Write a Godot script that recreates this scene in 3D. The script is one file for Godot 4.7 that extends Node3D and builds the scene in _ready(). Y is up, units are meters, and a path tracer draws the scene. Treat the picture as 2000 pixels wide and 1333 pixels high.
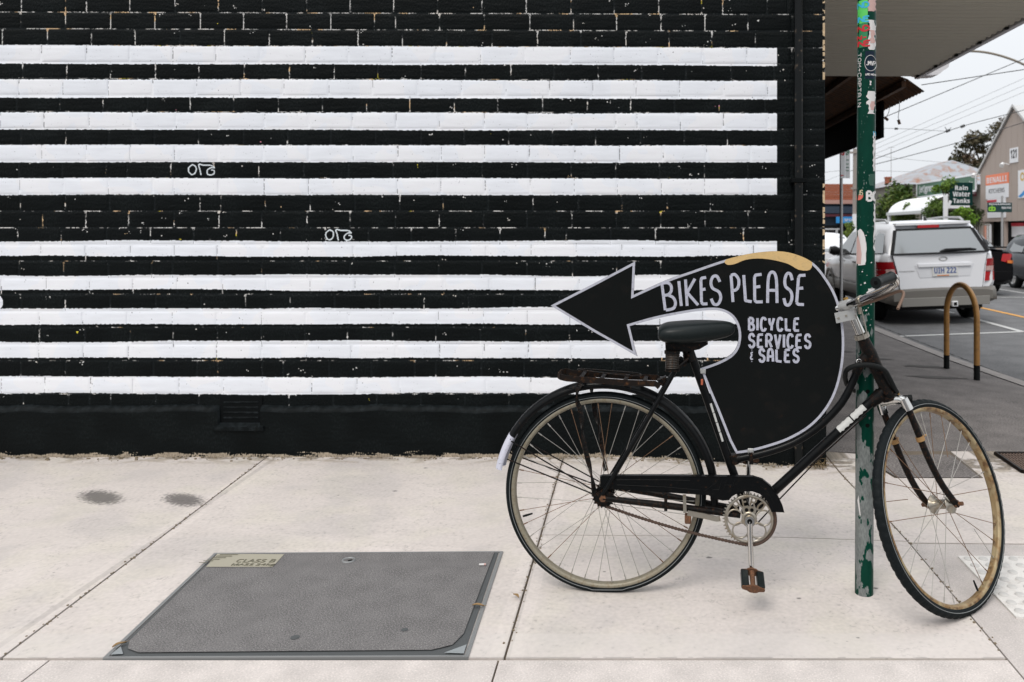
extends Node3D

var rng := RandomNumberGenerator.new()
var used := {}
var M := {}

# ---------------------------------------------------------------- nodes
func numbered(called: String) -> String:
	if not used.has(called):
		used[called] = 0
		return called
	used[called] += 1
	return "%s_%03d" % [called, used[called]]

func thing(called: String, label: String, category: String, at := Vector3.ZERO, turn := 0.0, group := "") -> Node3D:
	var o := Node3D.new()
	o.name = numbered(called)
	add_child(o)
	o.position = at
	o.rotation.y = turn
	tag(o, label, category, group)
	return o

func tag(o: Node3D, label: String, category: String, group := "") -> Node3D:
	o.set_meta("label", label)
	o.set_meta("category", category)
	if group != "":
		o.set_meta("group", group)
	return o

func obj(called: String, st, m: Material, parent: Node = null, xf := Transform3D.IDENTITY) -> MeshInstance3D:
	var o := MeshInstance3D.new()
	if st is SurfaceTool:
		st.generate_normals()
		o.mesh = st.commit()
	else:
		o.mesh = st
	o.material_override = m
	o.transform = xf
	if parent == null:
		o.name = numbered(called)
		add_child(o)
	else:
		o.name = called
		var n := 0
		while parent.has_node(NodePath(o.name)):
			n += 1
			o.name = "%s_%03d" % [called, n]
		parent.add_child(o, true)
	return o

func many(called: String, mesh: Mesh, m: Material, parent: Node, n: int, xf: Transform3D) -> MeshInstance3D:
	var o := MeshInstance3D.new()
	o.mesh = mesh
	o.material_override = m
	o.transform = xf
	o.name = called if n == 0 else "%s_%03d" % [called, n]
	parent.add_child(o, true)
	return o

func struct(called: String, st, m: Material) -> MeshInstance3D:
	var o := obj(called, st, m)
	o.set_meta("kind", "structure")
	return o

func part(called: String, parent: Node, xf := Transform3D.IDENTITY) -> Node3D:
	var o := Node3D.new()
	o.name = called
	var n := 0
	while parent.has_node(NodePath(o.name)):
		n += 1
		o.name = "%s_%03d" % [called, n]
	o.transform = xf
	parent.add_child(o, true)
	return o

# ---------------------------------------------------------------- shapes
func begin() -> SurfaceTool:
	var st := SurfaceTool.new()
	st.begin(Mesh.PRIMITIVE_TRIANGLES)
	st.set_smooth_group(-1)
	return st

func tri(st: SurfaceTool, a: Vector3, b: Vector3, c: Vector3) -> void:
	st.add_vertex(a)
	st.add_vertex(b)
	st.add_vertex(c)

func quad(st: SurfaceTool, a: Vector3, b: Vector3, c: Vector3, d: Vector3) -> void:
	tri(st, a, b, c)
	tri(st, a, c, d)

func grid(st: SurfaceTool, rings: Array, closed: bool) -> void:
	for i in rings.size() - 1:
		var p = rings[i]
		var q = rings[i + 1]
		var n: int = p.size()
		for j in (n if closed else n - 1):
			var k := (j + 1) % n
			quad(st, p[j], q[j], q[k], p[k])

func fan(st: SurfaceTool, ring: Array, flip := false) -> void:
	var c := Vector3.ZERO
	for p in ring:
		c += p
	c /= ring.size()
	for j in ring.size():
		var k := (j + 1) % ring.size()
		if flip:
			tri(st, c, ring[k], ring[j])
		else:
			tri(st, c, ring[j], ring[k])

func tube(st: SurfaceTool, pts: Array, r, seg := 8, closed := false, caps := true) -> void:
	var rings := []
	var n := pts.size()
	var side := Vector3.ZERO
	for i in n:
		var a: Vector3 = pts[(i - 1 + n) % n] if closed else pts[maxi(i - 1, 0)]
		var b: Vector3 = pts[(i + 1) % n] if closed else pts[mini(i + 1, n - 1)]
		var t := (b - a).normalized()
		if side == Vector3.ZERO:
			side = t.cross(Vector3.UP if absf(t.y) < 0.9 else Vector3.RIGHT).normalized()
		side = (side - t * side.dot(t)).normalized()
		var up := t.cross(side)
		var rad: float = r[i] if r is Array else r
		var ring := []
		for j in seg:
			var an := TAU * j / seg
			ring.append(pts[i] + (side * cos(an) + up * sin(an)) * rad)
		rings.append(ring)
	if closed:
		rings.append(rings[0])
	st.set_smooth_group(1)
	grid(st, rings, true)
	if caps and not closed:
		st.set_smooth_group(-1)
		fan(st, rings[0])
		fan(st, rings[n - 1], true)
	st.set_smooth_group(-1)

# a strip of rectangular section swept along points; wide across "flat"
func strap(st: SurfaceTool, pts: Array, flat: Vector3, w: float, t: float, twist := 0.0) -> void:
	var rings := []
	for i in pts.size():
		var d: Vector3 = (pts[mini(i + 1, pts.size() - 1)] - pts[maxi(i - 1, 0)]).normalized()
		var s := (flat - d * flat.dot(d)).normalized().rotated(d, twist * i / (pts.size() - 1.0))
		var u := d.cross(s) * t / 2
		s *= w / 2
		rings.append([pts[i] - s - u, pts[i] + s - u, pts[i] + s + u, pts[i] - s + u])
	grid(st, rings, true)
	fan(st, rings[0])
	fan(st, rings[-1], true)

func curve(pts: Array, per := 6, closed := false) -> Array:
	var out := []
	var n := pts.size()
	for i in (n if closed else n - 1):
		var p0 = pts[(i - 1 + n) % n] if closed else pts[maxi(i - 1, 0)]
		var p1 = pts[i]
		var p2 = pts[(i + 1) % n]
		var p3 = pts[(i + 2) % n] if closed else pts[mini(i + 2, n - 1)]
		for k in per:
			out.append(p1.cubic_interpolate(p2, p0, p3, float(k) / per))
	if not closed:
		out.append(pts[n - 1])
	return out

func at3(pts: Array, z: float) -> Array:
	var o := []
	for p in pts:
		o.append(Vector3(p.x, p.y, z))
	return o

# profile of (radius, z) turned about the z axis
func lathe(st: SurfaceTool, prof: Array, seg := 32, closed := false, smooth := true, from := 0.0, to := TAU) -> void:
	var rings := []
	for i in seg + 1:
		var a := from + (to - from) * i / seg
		var ring := []
		for p in prof:
			ring.append(Vector3(cos(a) * p.x, sin(a) * p.x, p.y))
		rings.append(ring)
	st.set_smooth_group(1 if smooth else -1)
	grid(st, rings, closed)
	st.set_smooth_group(-1)

func disc(st: SurfaceTool, r: float, z0: float, z1: float, seg := 20, xf := Transform3D.IDENTITY) -> void:
	var p := []
	var q := []
	for j in seg:
		var a := TAU * j / seg
		p.append(xf * Vector3(cos(a) * r, sin(a) * r, z0))
		q.append(xf * Vector3(cos(a) * r, sin(a) * r, z1))
	st.set_smooth_group(2)
	grid(st, [p, q], true)
	st.set_smooth_group(-1)
	fan(st, p)
	fan(st, q, true)

func box(st: SurfaceTool, c: Vector3, s: Vector3, bev := 0.0, xf := Transform3D.IDENTITY) -> void:
	var h := s / 2
	bev = minf(bev, minf(h.x, minf(h.y, h.z)) * 0.9)
	if bev <= 0.0:
		var v := []
		for i in 8:
			v.append(xf * (c + Vector3(h.x if i & 1 else -h.x, h.y if i & 2 else -h.y, h.z if i & 4 else -h.z)))
		for f in [[0, 2, 3, 1], [4, 5, 7, 6], [0, 4, 6, 2], [1, 3, 7, 5], [0, 1, 5, 4], [2, 6, 7, 3]]:
			quad(st, v[f[3]], v[f[2]], v[f[1]], v[f[0]])
		return
	var rings := []
	for e in [[h.z, bev], [h.z - bev, 0.0], [-h.z + bev, 0.0], [-h.z, bev]]:
		var x: float = h.x - e[1]
		var y: float = h.y - e[1]
		var ring := []
		for p in [Vector2(x, y - bev), Vector2(x - bev, y), Vector2(-x + bev, y), Vector2(-x, y - bev), Vector2(-x, -y + bev), Vector2(-x + bev, -y), Vector2(x - bev, -y), Vector2(x, -y + bev)]:
			ring.append(xf * (c + Vector3(p.x, p.y, e[0])))
		rings.append(ring)
	grid(st, rings, true)
	fan(st, rings[0], true)
	fan(st, rings[-1])

func poly_tris(poly: PackedVector2Array) -> PackedInt32Array:
	return Geometry2D.triangulate_polygon(poly)

func prism(st: SurfaceTool, poly, z0: float, z1: float, xf := Transform3D.IDENTITY) -> void:
	var p := PackedVector2Array(poly)
	if Geometry2D.is_polygon_clockwise(p):
		p.reverse()
	var ix := poly_tris(p)
	for i in range(0, ix.size(), 3):
		var a := p[ix[i]]
		var b := p[ix[i + 1]]
		var c := p[ix[i + 2]]
		if (b - a).cross(c - a) < 0:
			var t := b
			b = c
			c = t
		tri(st, xf * Vector3(a.x, a.y, z1), xf * Vector3(c.x, c.y, z1), xf * Vector3(b.x, b.y, z1))
		tri(st, xf * Vector3(a.x, a.y, z0), xf * Vector3(b.x, b.y, z0), xf * Vector3(c.x, c.y, z0))
	for i in p.size():
		var a := p[i]
		var b := p[(i + 1) % p.size()]
		quad(st, xf * Vector3(a.x, a.y, z0), xf * Vector3(a.x, a.y, z1), xf * Vector3(b.x, b.y, z1), xf * Vector3(b.x, b.y, z0))

# a flat outline cut into cells and bent by "bend" (a Callable from Vector2 to Vector3)
func drape(st: SurfaceTool, poly, cell: Vector2, bend: Callable, smooth := true) -> void:
	var p := PackedVector2Array(poly)
	var lo := p[0]
	var hi := p[0]
	for q in p:
		lo = lo.min(q)
		hi = hi.max(q)
	st.set_smooth_group(3 if smooth else -1)
	for i in range(floori(lo.x / cell.x), ceili(hi.x / cell.x)):
		for j in range(floori(lo.y / cell.y), ceili(hi.y / cell.y)):
			var o := Vector2(i, j) * cell
			var c := PackedVector2Array([o, o + Vector2(cell.x, 0), o + cell, o + Vector2(0, cell.y)])
			for piece in Geometry2D.intersect_polygons(p, c):
				if piece.size() < 3:
					continue
				if piece.size() == 4 and absf((piece[0] - piece[2]).length() - cell.length()) < 1e-6:
					quad(st, bend.call(piece[0]), bend.call(piece[1]), bend.call(piece[2]), bend.call(piece[3]))
					continue
				var ix := poly_tris(piece)
				for k in range(0, ix.size(), 3):
					tri(st, bend.call(piece[ix[k]]), bend.call(piece[ix[k + 1]]), bend.call(piece[ix[k + 2]]))
	st.set_smooth_group(-1)

func stroke_polys(line: Array, r: float) -> Array:
	return Geometry2D.offset_polyline(PackedVector2Array(line), r, Geometry2D.JOIN_ROUND, Geometry2D.END_ROUND)

# ---------------------------------------------------------------- lettering drawn with a brush: strokes in a unit box, y up
var GLYPH := {
	"A": [[Vector2(0, 0), Vector2(0.06, 0.75), Vector2(0.3, 1), Vector2(0.7, 1), Vector2(0.94, 0.75), Vector2(1, 0)], [Vector2(0.04, 0.42), Vector2(0.97, 0.42)]],
	"B": [[Vector2(0, 0), Vector2(0, 1)], [Vector2(0, 1), Vector2(0.5, 1), Vector2(0.8, 0.88), Vector2(0.76, 0.68), Vector2(0.45, 0.56), Vector2(0.1, 0.55)], [Vector2(0.4, 0.55), Vector2(0.85, 0.43), Vector2(1, 0.22), Vector2(0.75, 0.03), Vector2(0.05, 0)]],
	"C": [[Vector2(0.95, 0.82), Vector2(0.75, 1), Vector2(0.3, 1), Vector2(0.04, 0.75), Vector2(0, 0.3), Vector2(0.25, 0), Vector2(0.72, 0), Vector2(0.96, 0.18)]],
	"D": [[Vector2(0, 0), Vector2(0, 1)], [Vector2(0, 1), Vector2(0.5, 0.98), Vector2(0.95, 0.72), Vector2(0.95, 0.28), Vector2(0.5, 0.02), Vector2(0, 0)]],
	"E": [[Vector2(1, 1), Vector2(0.25, 0.98), Vector2(0.08, 0.9)], [Vector2(0.08, 0.9), Vector2(0, 0.06)], [Vector2(0, 0.06), Vector2(0.2, 0.0), Vector2(1, 0)], [Vector2(0.06, 0.54), Vector2(0.78, 0.56)]],
	"H": [[Vector2(0, 0), Vector2(0, 1)], [Vector2(1, 0), Vector2(1, 1)], [Vector2(0, 0.5), Vector2(1, 0.5)]],
	"I": [[Vector2(0.5, 0), Vector2(0.5, 1)]],
	"J": [[Vector2(0.9, 1), Vector2(0.9, 0.2), Vector2(0.5, 0), Vector2(0.05, 0.2)]],
	"K": [[Vector2(0, 0), Vector2(0.04, 1)], [Vector2(0.9, 1), Vector2(0.1, 0.5), Vector2(1, 0)]],
	"L": [[Vector2(0, 1), Vector2(0.04, 0.05), Vector2(1, 0)]],
	"M": [[Vector2(0, 0), Vector2(0.05, 1), Vector2(0.5, 0.35), Vector2(0.95, 1), Vector2(1, 0)]],
	"N": [[Vector2(0, 0), Vector2(0, 1), Vector2(1, 0), Vector2(1, 1)]],
	"O": [[Vector2(0.5, 0), Vector2(0.12, 0.15), Vector2(0, 0.5), Vector2(0.12, 0.85), Vector2(0.5, 1), Vector2(0.88, 0.85), Vector2(1, 0.5), Vector2(0.88, 0.15), Vector2(0.5, 0)]],
	"P": [[Vector2(0.08, 0), Vector2(0, 0.97)], [Vector2(0, 0.97), Vector2(0.5, 1), Vector2(0.95, 0.85), Vector2(1, 0.68), Vector2(0.85, 0.52), Vector2(0.5, 0.43), Vector2(0.08, 0.42)]],
	"R": [[Vector2(0, 0), Vector2(0, 1)], [Vector2(0, 1), Vector2(0.6, 1), Vector2(0.95, 0.82), Vector2(0.88, 0.6), Vector2(0.5, 0.48), Vector2(0.05, 0.48)], [Vector2(0.5, 0.48), Vector2(1, 0)]],
	"S": [[Vector2(0.95, 0.8), Vector2(0.7, 1), Vector2(0.3, 1), Vector2(0.06, 0.8), Vector2(0.2, 0.58), Vector2(0.8, 0.44), Vector2(0.98, 0.22), Vector2(0.7, 0), Vector2(0.25, 0), Vector2(0.02, 0.2)]],
	"T": [[Vector2(0, 1), Vector2(1, 1)], [Vector2(0.5, 1), Vector2(0.5, 0)]],
	"V": [[Vector2(0, 1), Vector2(0.45, 0), Vector2(0.55, 0), Vector2(1, 1)]],
	"W": [[Vector2(0, 1), Vector2(0.25, 0), Vector2(0.5, 0.8), Vector2(0.75, 0), Vector2(1, 1)]],
	"Y": [[Vector2(0, 1), Vector2(0.1, 0.6), Vector2(0.5, 0.45), Vector2(0.95, 1)], [Vector2(0.5, 0.45), Vector2(0.45, 0)]],
	"&": [[Vector2(0.95, 0.76), Vector2(0.35, 0.78), Vector2(0.2, 0.66), Vector2(0.65, 0.54)], [Vector2(0.65, 0.52), Vector2(0.1, 0.44), Vector2(0.05, 0.28), Vector2(0.4, 0.2), Vector2(0.98, 0.26)], [Vector2(0.5, 1), Vector2(0.5, 0.97)], [Vector2(0.5, 0), Vector2(0.5, 0.03)]],
	"+": [[Vector2(0.1, 0.5), Vector2(0.9, 0.5)], [Vector2(0.5, 0.2), Vector2(0.5, 0.8)]],
	"-": [[Vector2(0.1, 0.45), Vector2(0.9, 0.45)]],
	"G": [[Vector2(0.95, 0.82), Vector2(0.7, 1), Vector2(0.3, 1), Vector2(0.02, 0.7), Vector2(0, 0.3), Vector2(0.3, 0), Vector2(0.75, 0), Vector2(0.98, 0.2), Vector2(0.98, 0.45), Vector2(0.6, 0.45)]],
}

# lines of one letter placed in the box (left, bottom, width, height) and slanted
func glyph_lines(ch: String, at: Vector2, size: Vector2, turn := 0.0) -> Array:
	var out := []
	for line in GLYPH[ch]:
		var l := []
		for p in line:
			l.append(at + (Vector2(p.x - 0.5, p.y - 0.5) * size).rotated(turn) + size / 2)
		out.append(curve(l, 4) if l.size() > 3 and not ch in "NMHW" else l)
	return out

# closed loops are cut in two so that no stroke has a hole
func open_strokes(lines: Array) -> Array:
	var out := []
	for l in lines:
		if l.size() > 4:
			var h: int = l.size() / 3
			out.append(l.slice(0, h + 1))
			out.append(l.slice(h, 2 * h + 1))
			out.append(l.slice(2 * h))
		else:
			out.append(l)
	return out

func letter_mesh(ch: String, at: Vector2, size: Vector2, r: float, z0: float, z1: float, turn := 0.0) -> SurfaceTool:
	var st := begin()
	var k := 0
	for l in open_strokes(glyph_lines(ch, at, size, turn)):
		for p in stroke_polys(l, r):
			if not Geometry2D.is_polygon_clockwise(p):
				prism(st, p, z0, z1 + 0.00006 * k)
		k += 1
	return st

func print_text(called: String, s: String, h: float, m: Material, parent: Node, xf: Transform3D, width := 0.0, family := "Droid Sans", weight := 700, depth := 0.004) -> MeshInstance3D:
	var f := SystemFont.new()
	f.font_names = PackedStringArray([family])
	f.font_weight = weight
	var t := TextMesh.new()
	t.text = s
	t.font = f
	t.font_size = 48
	t.pixel_size = 0.01
	t.depth = 0.01
	t.curve_step = 2.0
	var b := t.get_aabb()
	var k := h / maxf(b.size.y, 0.001)
	var kx := width / maxf(b.size.x, 0.001) if width > 0.0 else k
	var fit := Transform3D(Basis.from_scale(Vector3(kx, k, depth / 0.01)), Vector3.ZERO) * Transform3D(Basis(), -b.get_center())
	return obj(called, t, m, parent, xf * fit)

# ---------------------------------------------------------------- materials
func mat(called: String, c: Color, rough := 0.7, metal := 0.0) -> StandardMaterial3D:
	var m := StandardMaterial3D.new()
	m.resource_name = called
	m.albedo_color = c.linear_to_srgb()
	m.roughness = rough
	m.metallic = metal
	if metal == 0.0 and c.r < 0.06 and c.g < 0.06:
		m.metallic_specular = 0.25
	M[called] = m
	return m

func noise(freq: float, sd: int, oct := 3, kind := FastNoiseLite.TYPE_SIMPLEX_SMOOTH) -> FastNoiseLite:
	var n := FastNoiseLite.new()
	n.noise_type = kind
	n.seed = sd
	n.frequency = freq
	n.fractal_octaves = oct
	return n

func seam(freq: float, sd: int, size: int, oct := 3) -> PackedByteArray:
	var im := noise(freq, sd, oct).get_seamless_image(size, size, false, false, 0.15)
	im.convert(Image.FORMAT_L8)
	return im.get_data()

func tex_of(data: PackedByteArray, w: int, h: int, fmt := Image.FORMAT_RGB8) -> ImageTexture:
	return ImageTexture.create_from_image(Image.create_from_data(w, h, false, fmt, data))

func b8(v: float) -> int:
	return clampi(int(v * 255.0 + 0.5), 0, 255)

# tileable patches of a second and third colour over a first, with grain
func blotch(a: Color, b: Color, c: Color, lo: float, hi: float, freq: float, sd: int, grain := 0.12, size := 256) -> ImageTexture:
	var n1 := seam(freq, sd, size, 4)
	var n2 := seam(freq * 2.3, sd + 7, size, 4)
	var n3 := seam(0.35, sd + 13, size, 2)
	var out := PackedByteArray()
	out.resize(size * size * 3)
	for i in size * size:
		var t := smoothstep(lo, hi, n1[i] / 255.0 + (n3[i] / 255.0 - 0.5) * 0.12)
		var u := smoothstep(lo + 0.06, hi + 0.1, n2[i] / 255.0) * t
		var col := a.lerp(b, t).lerp(c, u)
		var g := 1.0 + (n3[i] / 255.0 - 0.5) * grain * 2.0
		col = Color(col.r * g, col.g * g, col.b * g).linear_to_srgb()
		out[i * 3] = b8(col.r)
		out[i * 3 + 1] = b8(col.g)
		out[i * 3 + 2] = b8(col.b)
	return tex_of(out, size, size)

func worn(called: String, a: Color, b: Color, c: Color, lo: float, hi: float, freq: float, sd: int, scale: float, rough := 0.5, metal := 0.0, grain := 0.12, world := false) -> StandardMaterial3D:
	var m := mat(called, Color.WHITE, rough, metal)
	m.albedo_color = Color.WHITE
	m.albedo_texture = blotch(a, b, c, lo, hi, freq, sd, grain)
	m.uv1_triplanar = true
	m.uv1_world_triplanar = world
	m.uv1_scale = Vector3.ONE * scale
	return m

# ---------------------------------------------------------------- the painted wall: sizes in metres on the wall
const COURSE := 0.0907
const TOP_JOINT := 2.2422
const WALL_Z := -4.344
const CORNER_X := 1.053
var STRIPES := [Vector2(-3.4501, 2.2423), Vector2(-3.4501, 2.1417), Vector2(-3.4501, 2.0579), Vector2(-3.4501, 1.9559), Vector2(-3.4501, 1.8763), Vector2(-3.4501, 1.7813), Vector2(-3.4501, 1.6975), Vector2(-3.4501, 1.6025), Vector2(-3.4501, 1.5159), Vector2(-3.4501, 1.4238), Vector2(-3.4501, 1.1723), Vector2(-3.4501, 1.0899), Vector2(-3.4501, 0.9852), Vector2(-3.4501, 0.9042), Vector2(-3.4501, 0.8064), Vector2(-3.4501, 0.717), Vector2(-3.4501, 0.6248), Vector2(-3.4501, 0.5354), Vector2(-3.4501, 0.4292), Vector2(-3.4501, 0.3371)]
var joints := {}

func tilt(x: float, y: float) -> float:      # the upper courses fall a little towards the corner
	return -0.014 * clampf((y - 1.5) / 0.74, 0.0, 1.0) * clampf((x + 3.4) / 4.2, 0.0, 1.0)

func lay_courses() -> void:
	var r := RandomNumberGenerator.new()
	r.seed = 71
	for k in range(-4, 22):
		var xs := []
		var x := -5.40 + (0.0 if k % 2 == 0 else 0.121) + r.randf_range(-0.015, 0.015)
		while x < CORNER_X - 0.09:
			xs.append(x)
			x += 0.115 if r.randf() < 0.035 else 0.2415 + r.randf_range(-0.008, 0.008)
		xs.append(CORNER_X)
		joints[k] = xs

func wall_textures() -> Array:
	var w := 1792
	var h := 1008
	var col := PackedByteArray()
	col.resize(w * h * 3)
	var hei := PackedByteArray()
	hei.resize(w * h)
	var n_low := seam(0.006, 3, 512, 3)
	var n_mid := seam(0.03, 4, 512, 3)
	var n_hi := seam(0.13, 5, 512, 3)
	var n_chip := seam(0.028, 6, 512, 4)
	var n_hue := seam(0.011, 8, 512, 2)
	var edge_low := noise(0.75, 21, 2)
	var edge_hi := noise(38.0, 22, 3)
	var tones := [Vector3(0.03, 0.35, 0.24), Vector3(0.6, 0.42, 0.24), Vector3(0.55, 0.53, 0.51), Vector3(0.6, 0.58, 0.56), Vector3(0.55, 0.54, 0.53), Vector3(0.58, 0.54, 0.5), Vector3(0.58, 0.40, 0.24), Vector3(0.6, 0.5, 0.05), Vector3(0.62, 0.25, 0.33)]
	var edges := []
	for s in STRIPES.size():
		var line := PackedFloat32Array()
		line.resize(w)
		var hand := 0.0018 if s < 10 else 0.0042
		for ix in w:
			var x := -3.72 + 4.8 * (ix + 0.5) / w
			line[ix] = STRIPES[s].y + tilt(x, STRIPES[s].y) + hand * 2.2 * edge_low.get_noise_2d(x, s * 7.0) + 0.0034 * edge_hi.get_noise_2d(x, s * 5.0)
		edges.append(line)
	var tilts := PackedFloat32Array()
	tilts.resize(w)
	for iy in h:
		var y := 2.6 - 2.7 * (iy + 0.5) / h
		for ix in w:
			var x := -3.72 + 4.8 * (ix + 0.5) / w
			var yy := y - tilt(x, y)
			var kf := (TOP_JOINT - yy) / COURSE
			var k := floori(kf)
			var fr := kf - k
			var dh := minf(fr, 1.0 - fr) * COURSE
			var up := k if fr < 0.5 else k + 1
			var i_lo := (iy & 511) * 512 + (ix & 511)
			var i_st := ((iy * 3) & 511) * 512 + ((ix / 2) & 511)
			var lo := n_low[i_lo] / 255.0
			var mid := n_mid[i_st] / 255.0
			var hi := n_hi[((iy + 200) & 511) * 512 + ((ix * 2) & 511)] / 255.0
			var white := false
			if x < 0.7905 + 0.004 * (hi - 0.5):
				for s in range(0, 20, 2):
					if y < edges[s][ix] and y > edges[s + 1][ix]:
						white = true
						break
			var dv := 1.0
			if joints.has(k):
				for jx in joints[k]:
					var d := absf(x - jx)
					if d < dv:
						dv = d
			var c: Vector3
			var tall := 128.0 + (hi - 0.5) * 110.0 + (mid - 0.5) * 90.0
			var foot := level(x, 4.3) + (0.016 if x < 0.0 else 0.006) + (mid - 0.5) * 0.045 + (hi - 0.5) * 0.02
			if y < foot:
				c = Vector3(0.36, 0.30, 0.23) * (0.45 + 0.9 * hi)
				tall = 90.0 + hi * 90.0
			elif white:
				var v := 0.94 + 0.08 * lo + 0.07 * (mid - 0.5)
				c = Vector3(0.765, 0.79, 0.845) * v
				if lo > 0.55:
					c = c.lerp(Vector3(0.79, 0.79, 0.815), 0.6)
				tall = 134.0 + (mid - 0.5) * 26.0 + (hi - 0.5) * 12.0
				if dv < 0.0016 and n_chip[i_lo] > 128 and hi > 0.42:
					c *= 0.35
				elif dv < 0.005:
					c *= 1.03
				if hi < 0.16 and mid < 0.45:
					c *= 0.6
			else:
				var v := 0.6 + 0.55 * lo + 0.5 * (hi - 0.5) * (0.4 + lo)
				c = Vector3(0.0035, 0.0052, 0.0056) * v
				if lo > 0.6 and hi > 0.6:
					c += Vector3(0.007, 0.008, 0.0082) * (hi - 0.4) * 1.1
				if y > 0.255:
					var old := 0.0
					var chip := n_chip[i_lo] / 255.0
					if up <= 0 or (up >= 10 and up <= 11):
						old = 0.6 if up <= 0 else 0.52
					else:
						old = 0.38
					if x > 0.62:
						old *= 0.75
					if k == 1 or k == 3 or k < 0:
						old = maxf(old, 0.56) if x < 0.1 else old
					if (dh < 0.0022 + 0.0045 * (hi - 0.5) or dv < 0.0026 + 0.004 * (hi - 0.45) + (0.005 * (mid + 0.2) if fr < 0.14 else 0.0)) and chip > 1.02 - old and hi > 0.3:
						var t: Vector3 = tones[clampi(int((n_hue[i_lo] - 128) * 0.027 + 4.3), 0, 8)]
						c = c.lerp(t * (0.75 + 0.5 * hi), clampf((chip - (1.02 - old)) * 7.0, 0.25, 1.0))
					elif dh < 0.006 or dv < 0.005:
						c = c.lerp(Vector3(0.011, 0.014, 0.0155), 0.5)
						if hi > 0.8:
							c += Vector3(0.05, 0.05, 0.05)
				if x > CORNER_X - 0.012 and mid > 0.46 and (y > 2.05 or (y < 1.5 and y > 1.05)):
					c = Vector3(0.55, 0.42, 0.27)
			c = Vector3(clampf(c.x, 0.002, 0.95), clampf(c.y, 0.002, 0.95), clampf(c.z, 0.002, 0.95))
			var g := Color(c.x, c.y, c.z).linear_to_srgb()
			var at := (iy * w + ix) * 3
			col[at] = b8(g.r)
			col[at + 1] = b8(g.g)
			col[at + 2] = b8(g.b)
			hei[iy * w + ix] = clampi(int(tall), 0, 255)
	var im := Image.create_from_data(w, h, false, Image.FORMAT_RGB8, col)
	# flecks of older paint, and the small hand-painted marks
	var r := RandomNumberGenerator.new()
	r.seed = 5
	for n in 360:
		var p := Vector2(r.randf_range(-3.5, 1.04), r.randf_range(0.3, 2.55))
		var tone: Vector3 = tones[r.randi() % 9] if n % 6 == 0 else tones[2 + r.randi() % 4]
		var px := wall_px(p)
		if im.get_pixelv(Vector2i(px)).v < 0.3:
			for b in r.randi_range(1, 4):
				dab(im, px + Vector2(r.randf_range(-5, 5), r.randf_range(-3, 3)), r.randf_range(0.5, 1.5), Color(tone.x, tone.y, tone.z).linear_to_srgb())
	for n in 130:
		var p := Vector2(r.randf_range(-3.5, 0.78), r.randf_range(0.35, 2.25))
		var px := wall_px(p)
		if im.get_pixelv(Vector2i(px)).v > 0.6:
			dab(im, px, r.randf_range(0.5, 1.0), Color(0.35, 0.35, 0.36))
	dab(im, wall_px(Vector2(-3.482, 0.838)), 17.0, Color(0.86, 0.87, 0.9))
	for mark in [[Vector2(-2.4276, 1.5634)], [Vector2(-1.6789, 1.2073)]]:
		var o: Vector2 = mark[0]
		var lines := [
			[Vector2(0.025, 0.027), Vector2(0.006, 0.012), Vector2(0.004, -0.008), Vector2(0.018, -0.026), Vector2(0.036, -0.022), Vector2(0.046, -0.002), Vector2(0.042, 0.018), Vector2(0.025, 0.027)],
			[Vector2(0.072, -0.028), Vector2(0.066, 0.002), Vector2(0.06, 0.028), Vector2(0.09, 0.024), Vector2(0.13, 0.022), Vector2(0.143, 0.01)],
			[Vector2(0.143, 0.012), Vector2(0.122, 0.008), Vector2(0.106, -0.006), Vector2(0.108, -0.024), Vector2(0.126, -0.03), Vector2(0.142, -0.02), Vector2(0.143, -0.006), Vector2(0.13, -0.002)]]
		for l in lines:
			line_on(im, curve(l, 5), wall_px.bind(), o, 1.45, Color(0.8, 0.83, 0.85))
	return [ImageTexture.create_from_image(im), tex_of(hei, w, h, Image.FORMAT_L8)]

func wall_px(p: Vector2) -> Vector2:
	return Vector2((p.x + 3.72) / 4.8 * 1792, (2.6 - p.y) / 2.7 * 1008)

func dab(im: Image, p: Vector2, r: float, c: Color) -> void:
	for y in range(floori(p.y - r), ceili(p.y + r) + 1):
		for x in range(floori(p.x - r), ceili(p.x + r) + 1):
			if x >= 0 and y >= 0 and x < im.get_width() and y < im.get_height() and Vector2(x, y).distance_to(p) <= r:
				im.set_pixel(x, y, c)

func line_on(im: Image, pts: Array, to_px: Callable, o: Vector2, r: float, c: Color) -> void:
	for i in pts.size() - 1:
		var a: Vector2 = to_px.call(o + pts[i])
		var b: Vector2 = to_px.call(o + pts[i + 1])
		var n := ceili(a.distance_to(b) * 1.5) + 1
		for k in n + 1:
			dab(im, a.lerp(b, float(k) / n), r, c)

# ---------------------------------------------------------------- the pavement: height of the concrete at x and distance d in front of the camera
func level(x: float, d: float) -> float:
	return -0.084 + 0.0193 * d - 0.06 * clampf(x / 1.05, 0.0, 1.0) * smoothstep(3.2, 4.3, d)

func on_concrete(p: Vector2) -> Vector3:
	return Vector3(p.x, level(p.x, p.y), -p.y)

func tarmac_level(x: float) -> float:
	return -0.058 - 0.042 * (x - 1.05)

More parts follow.
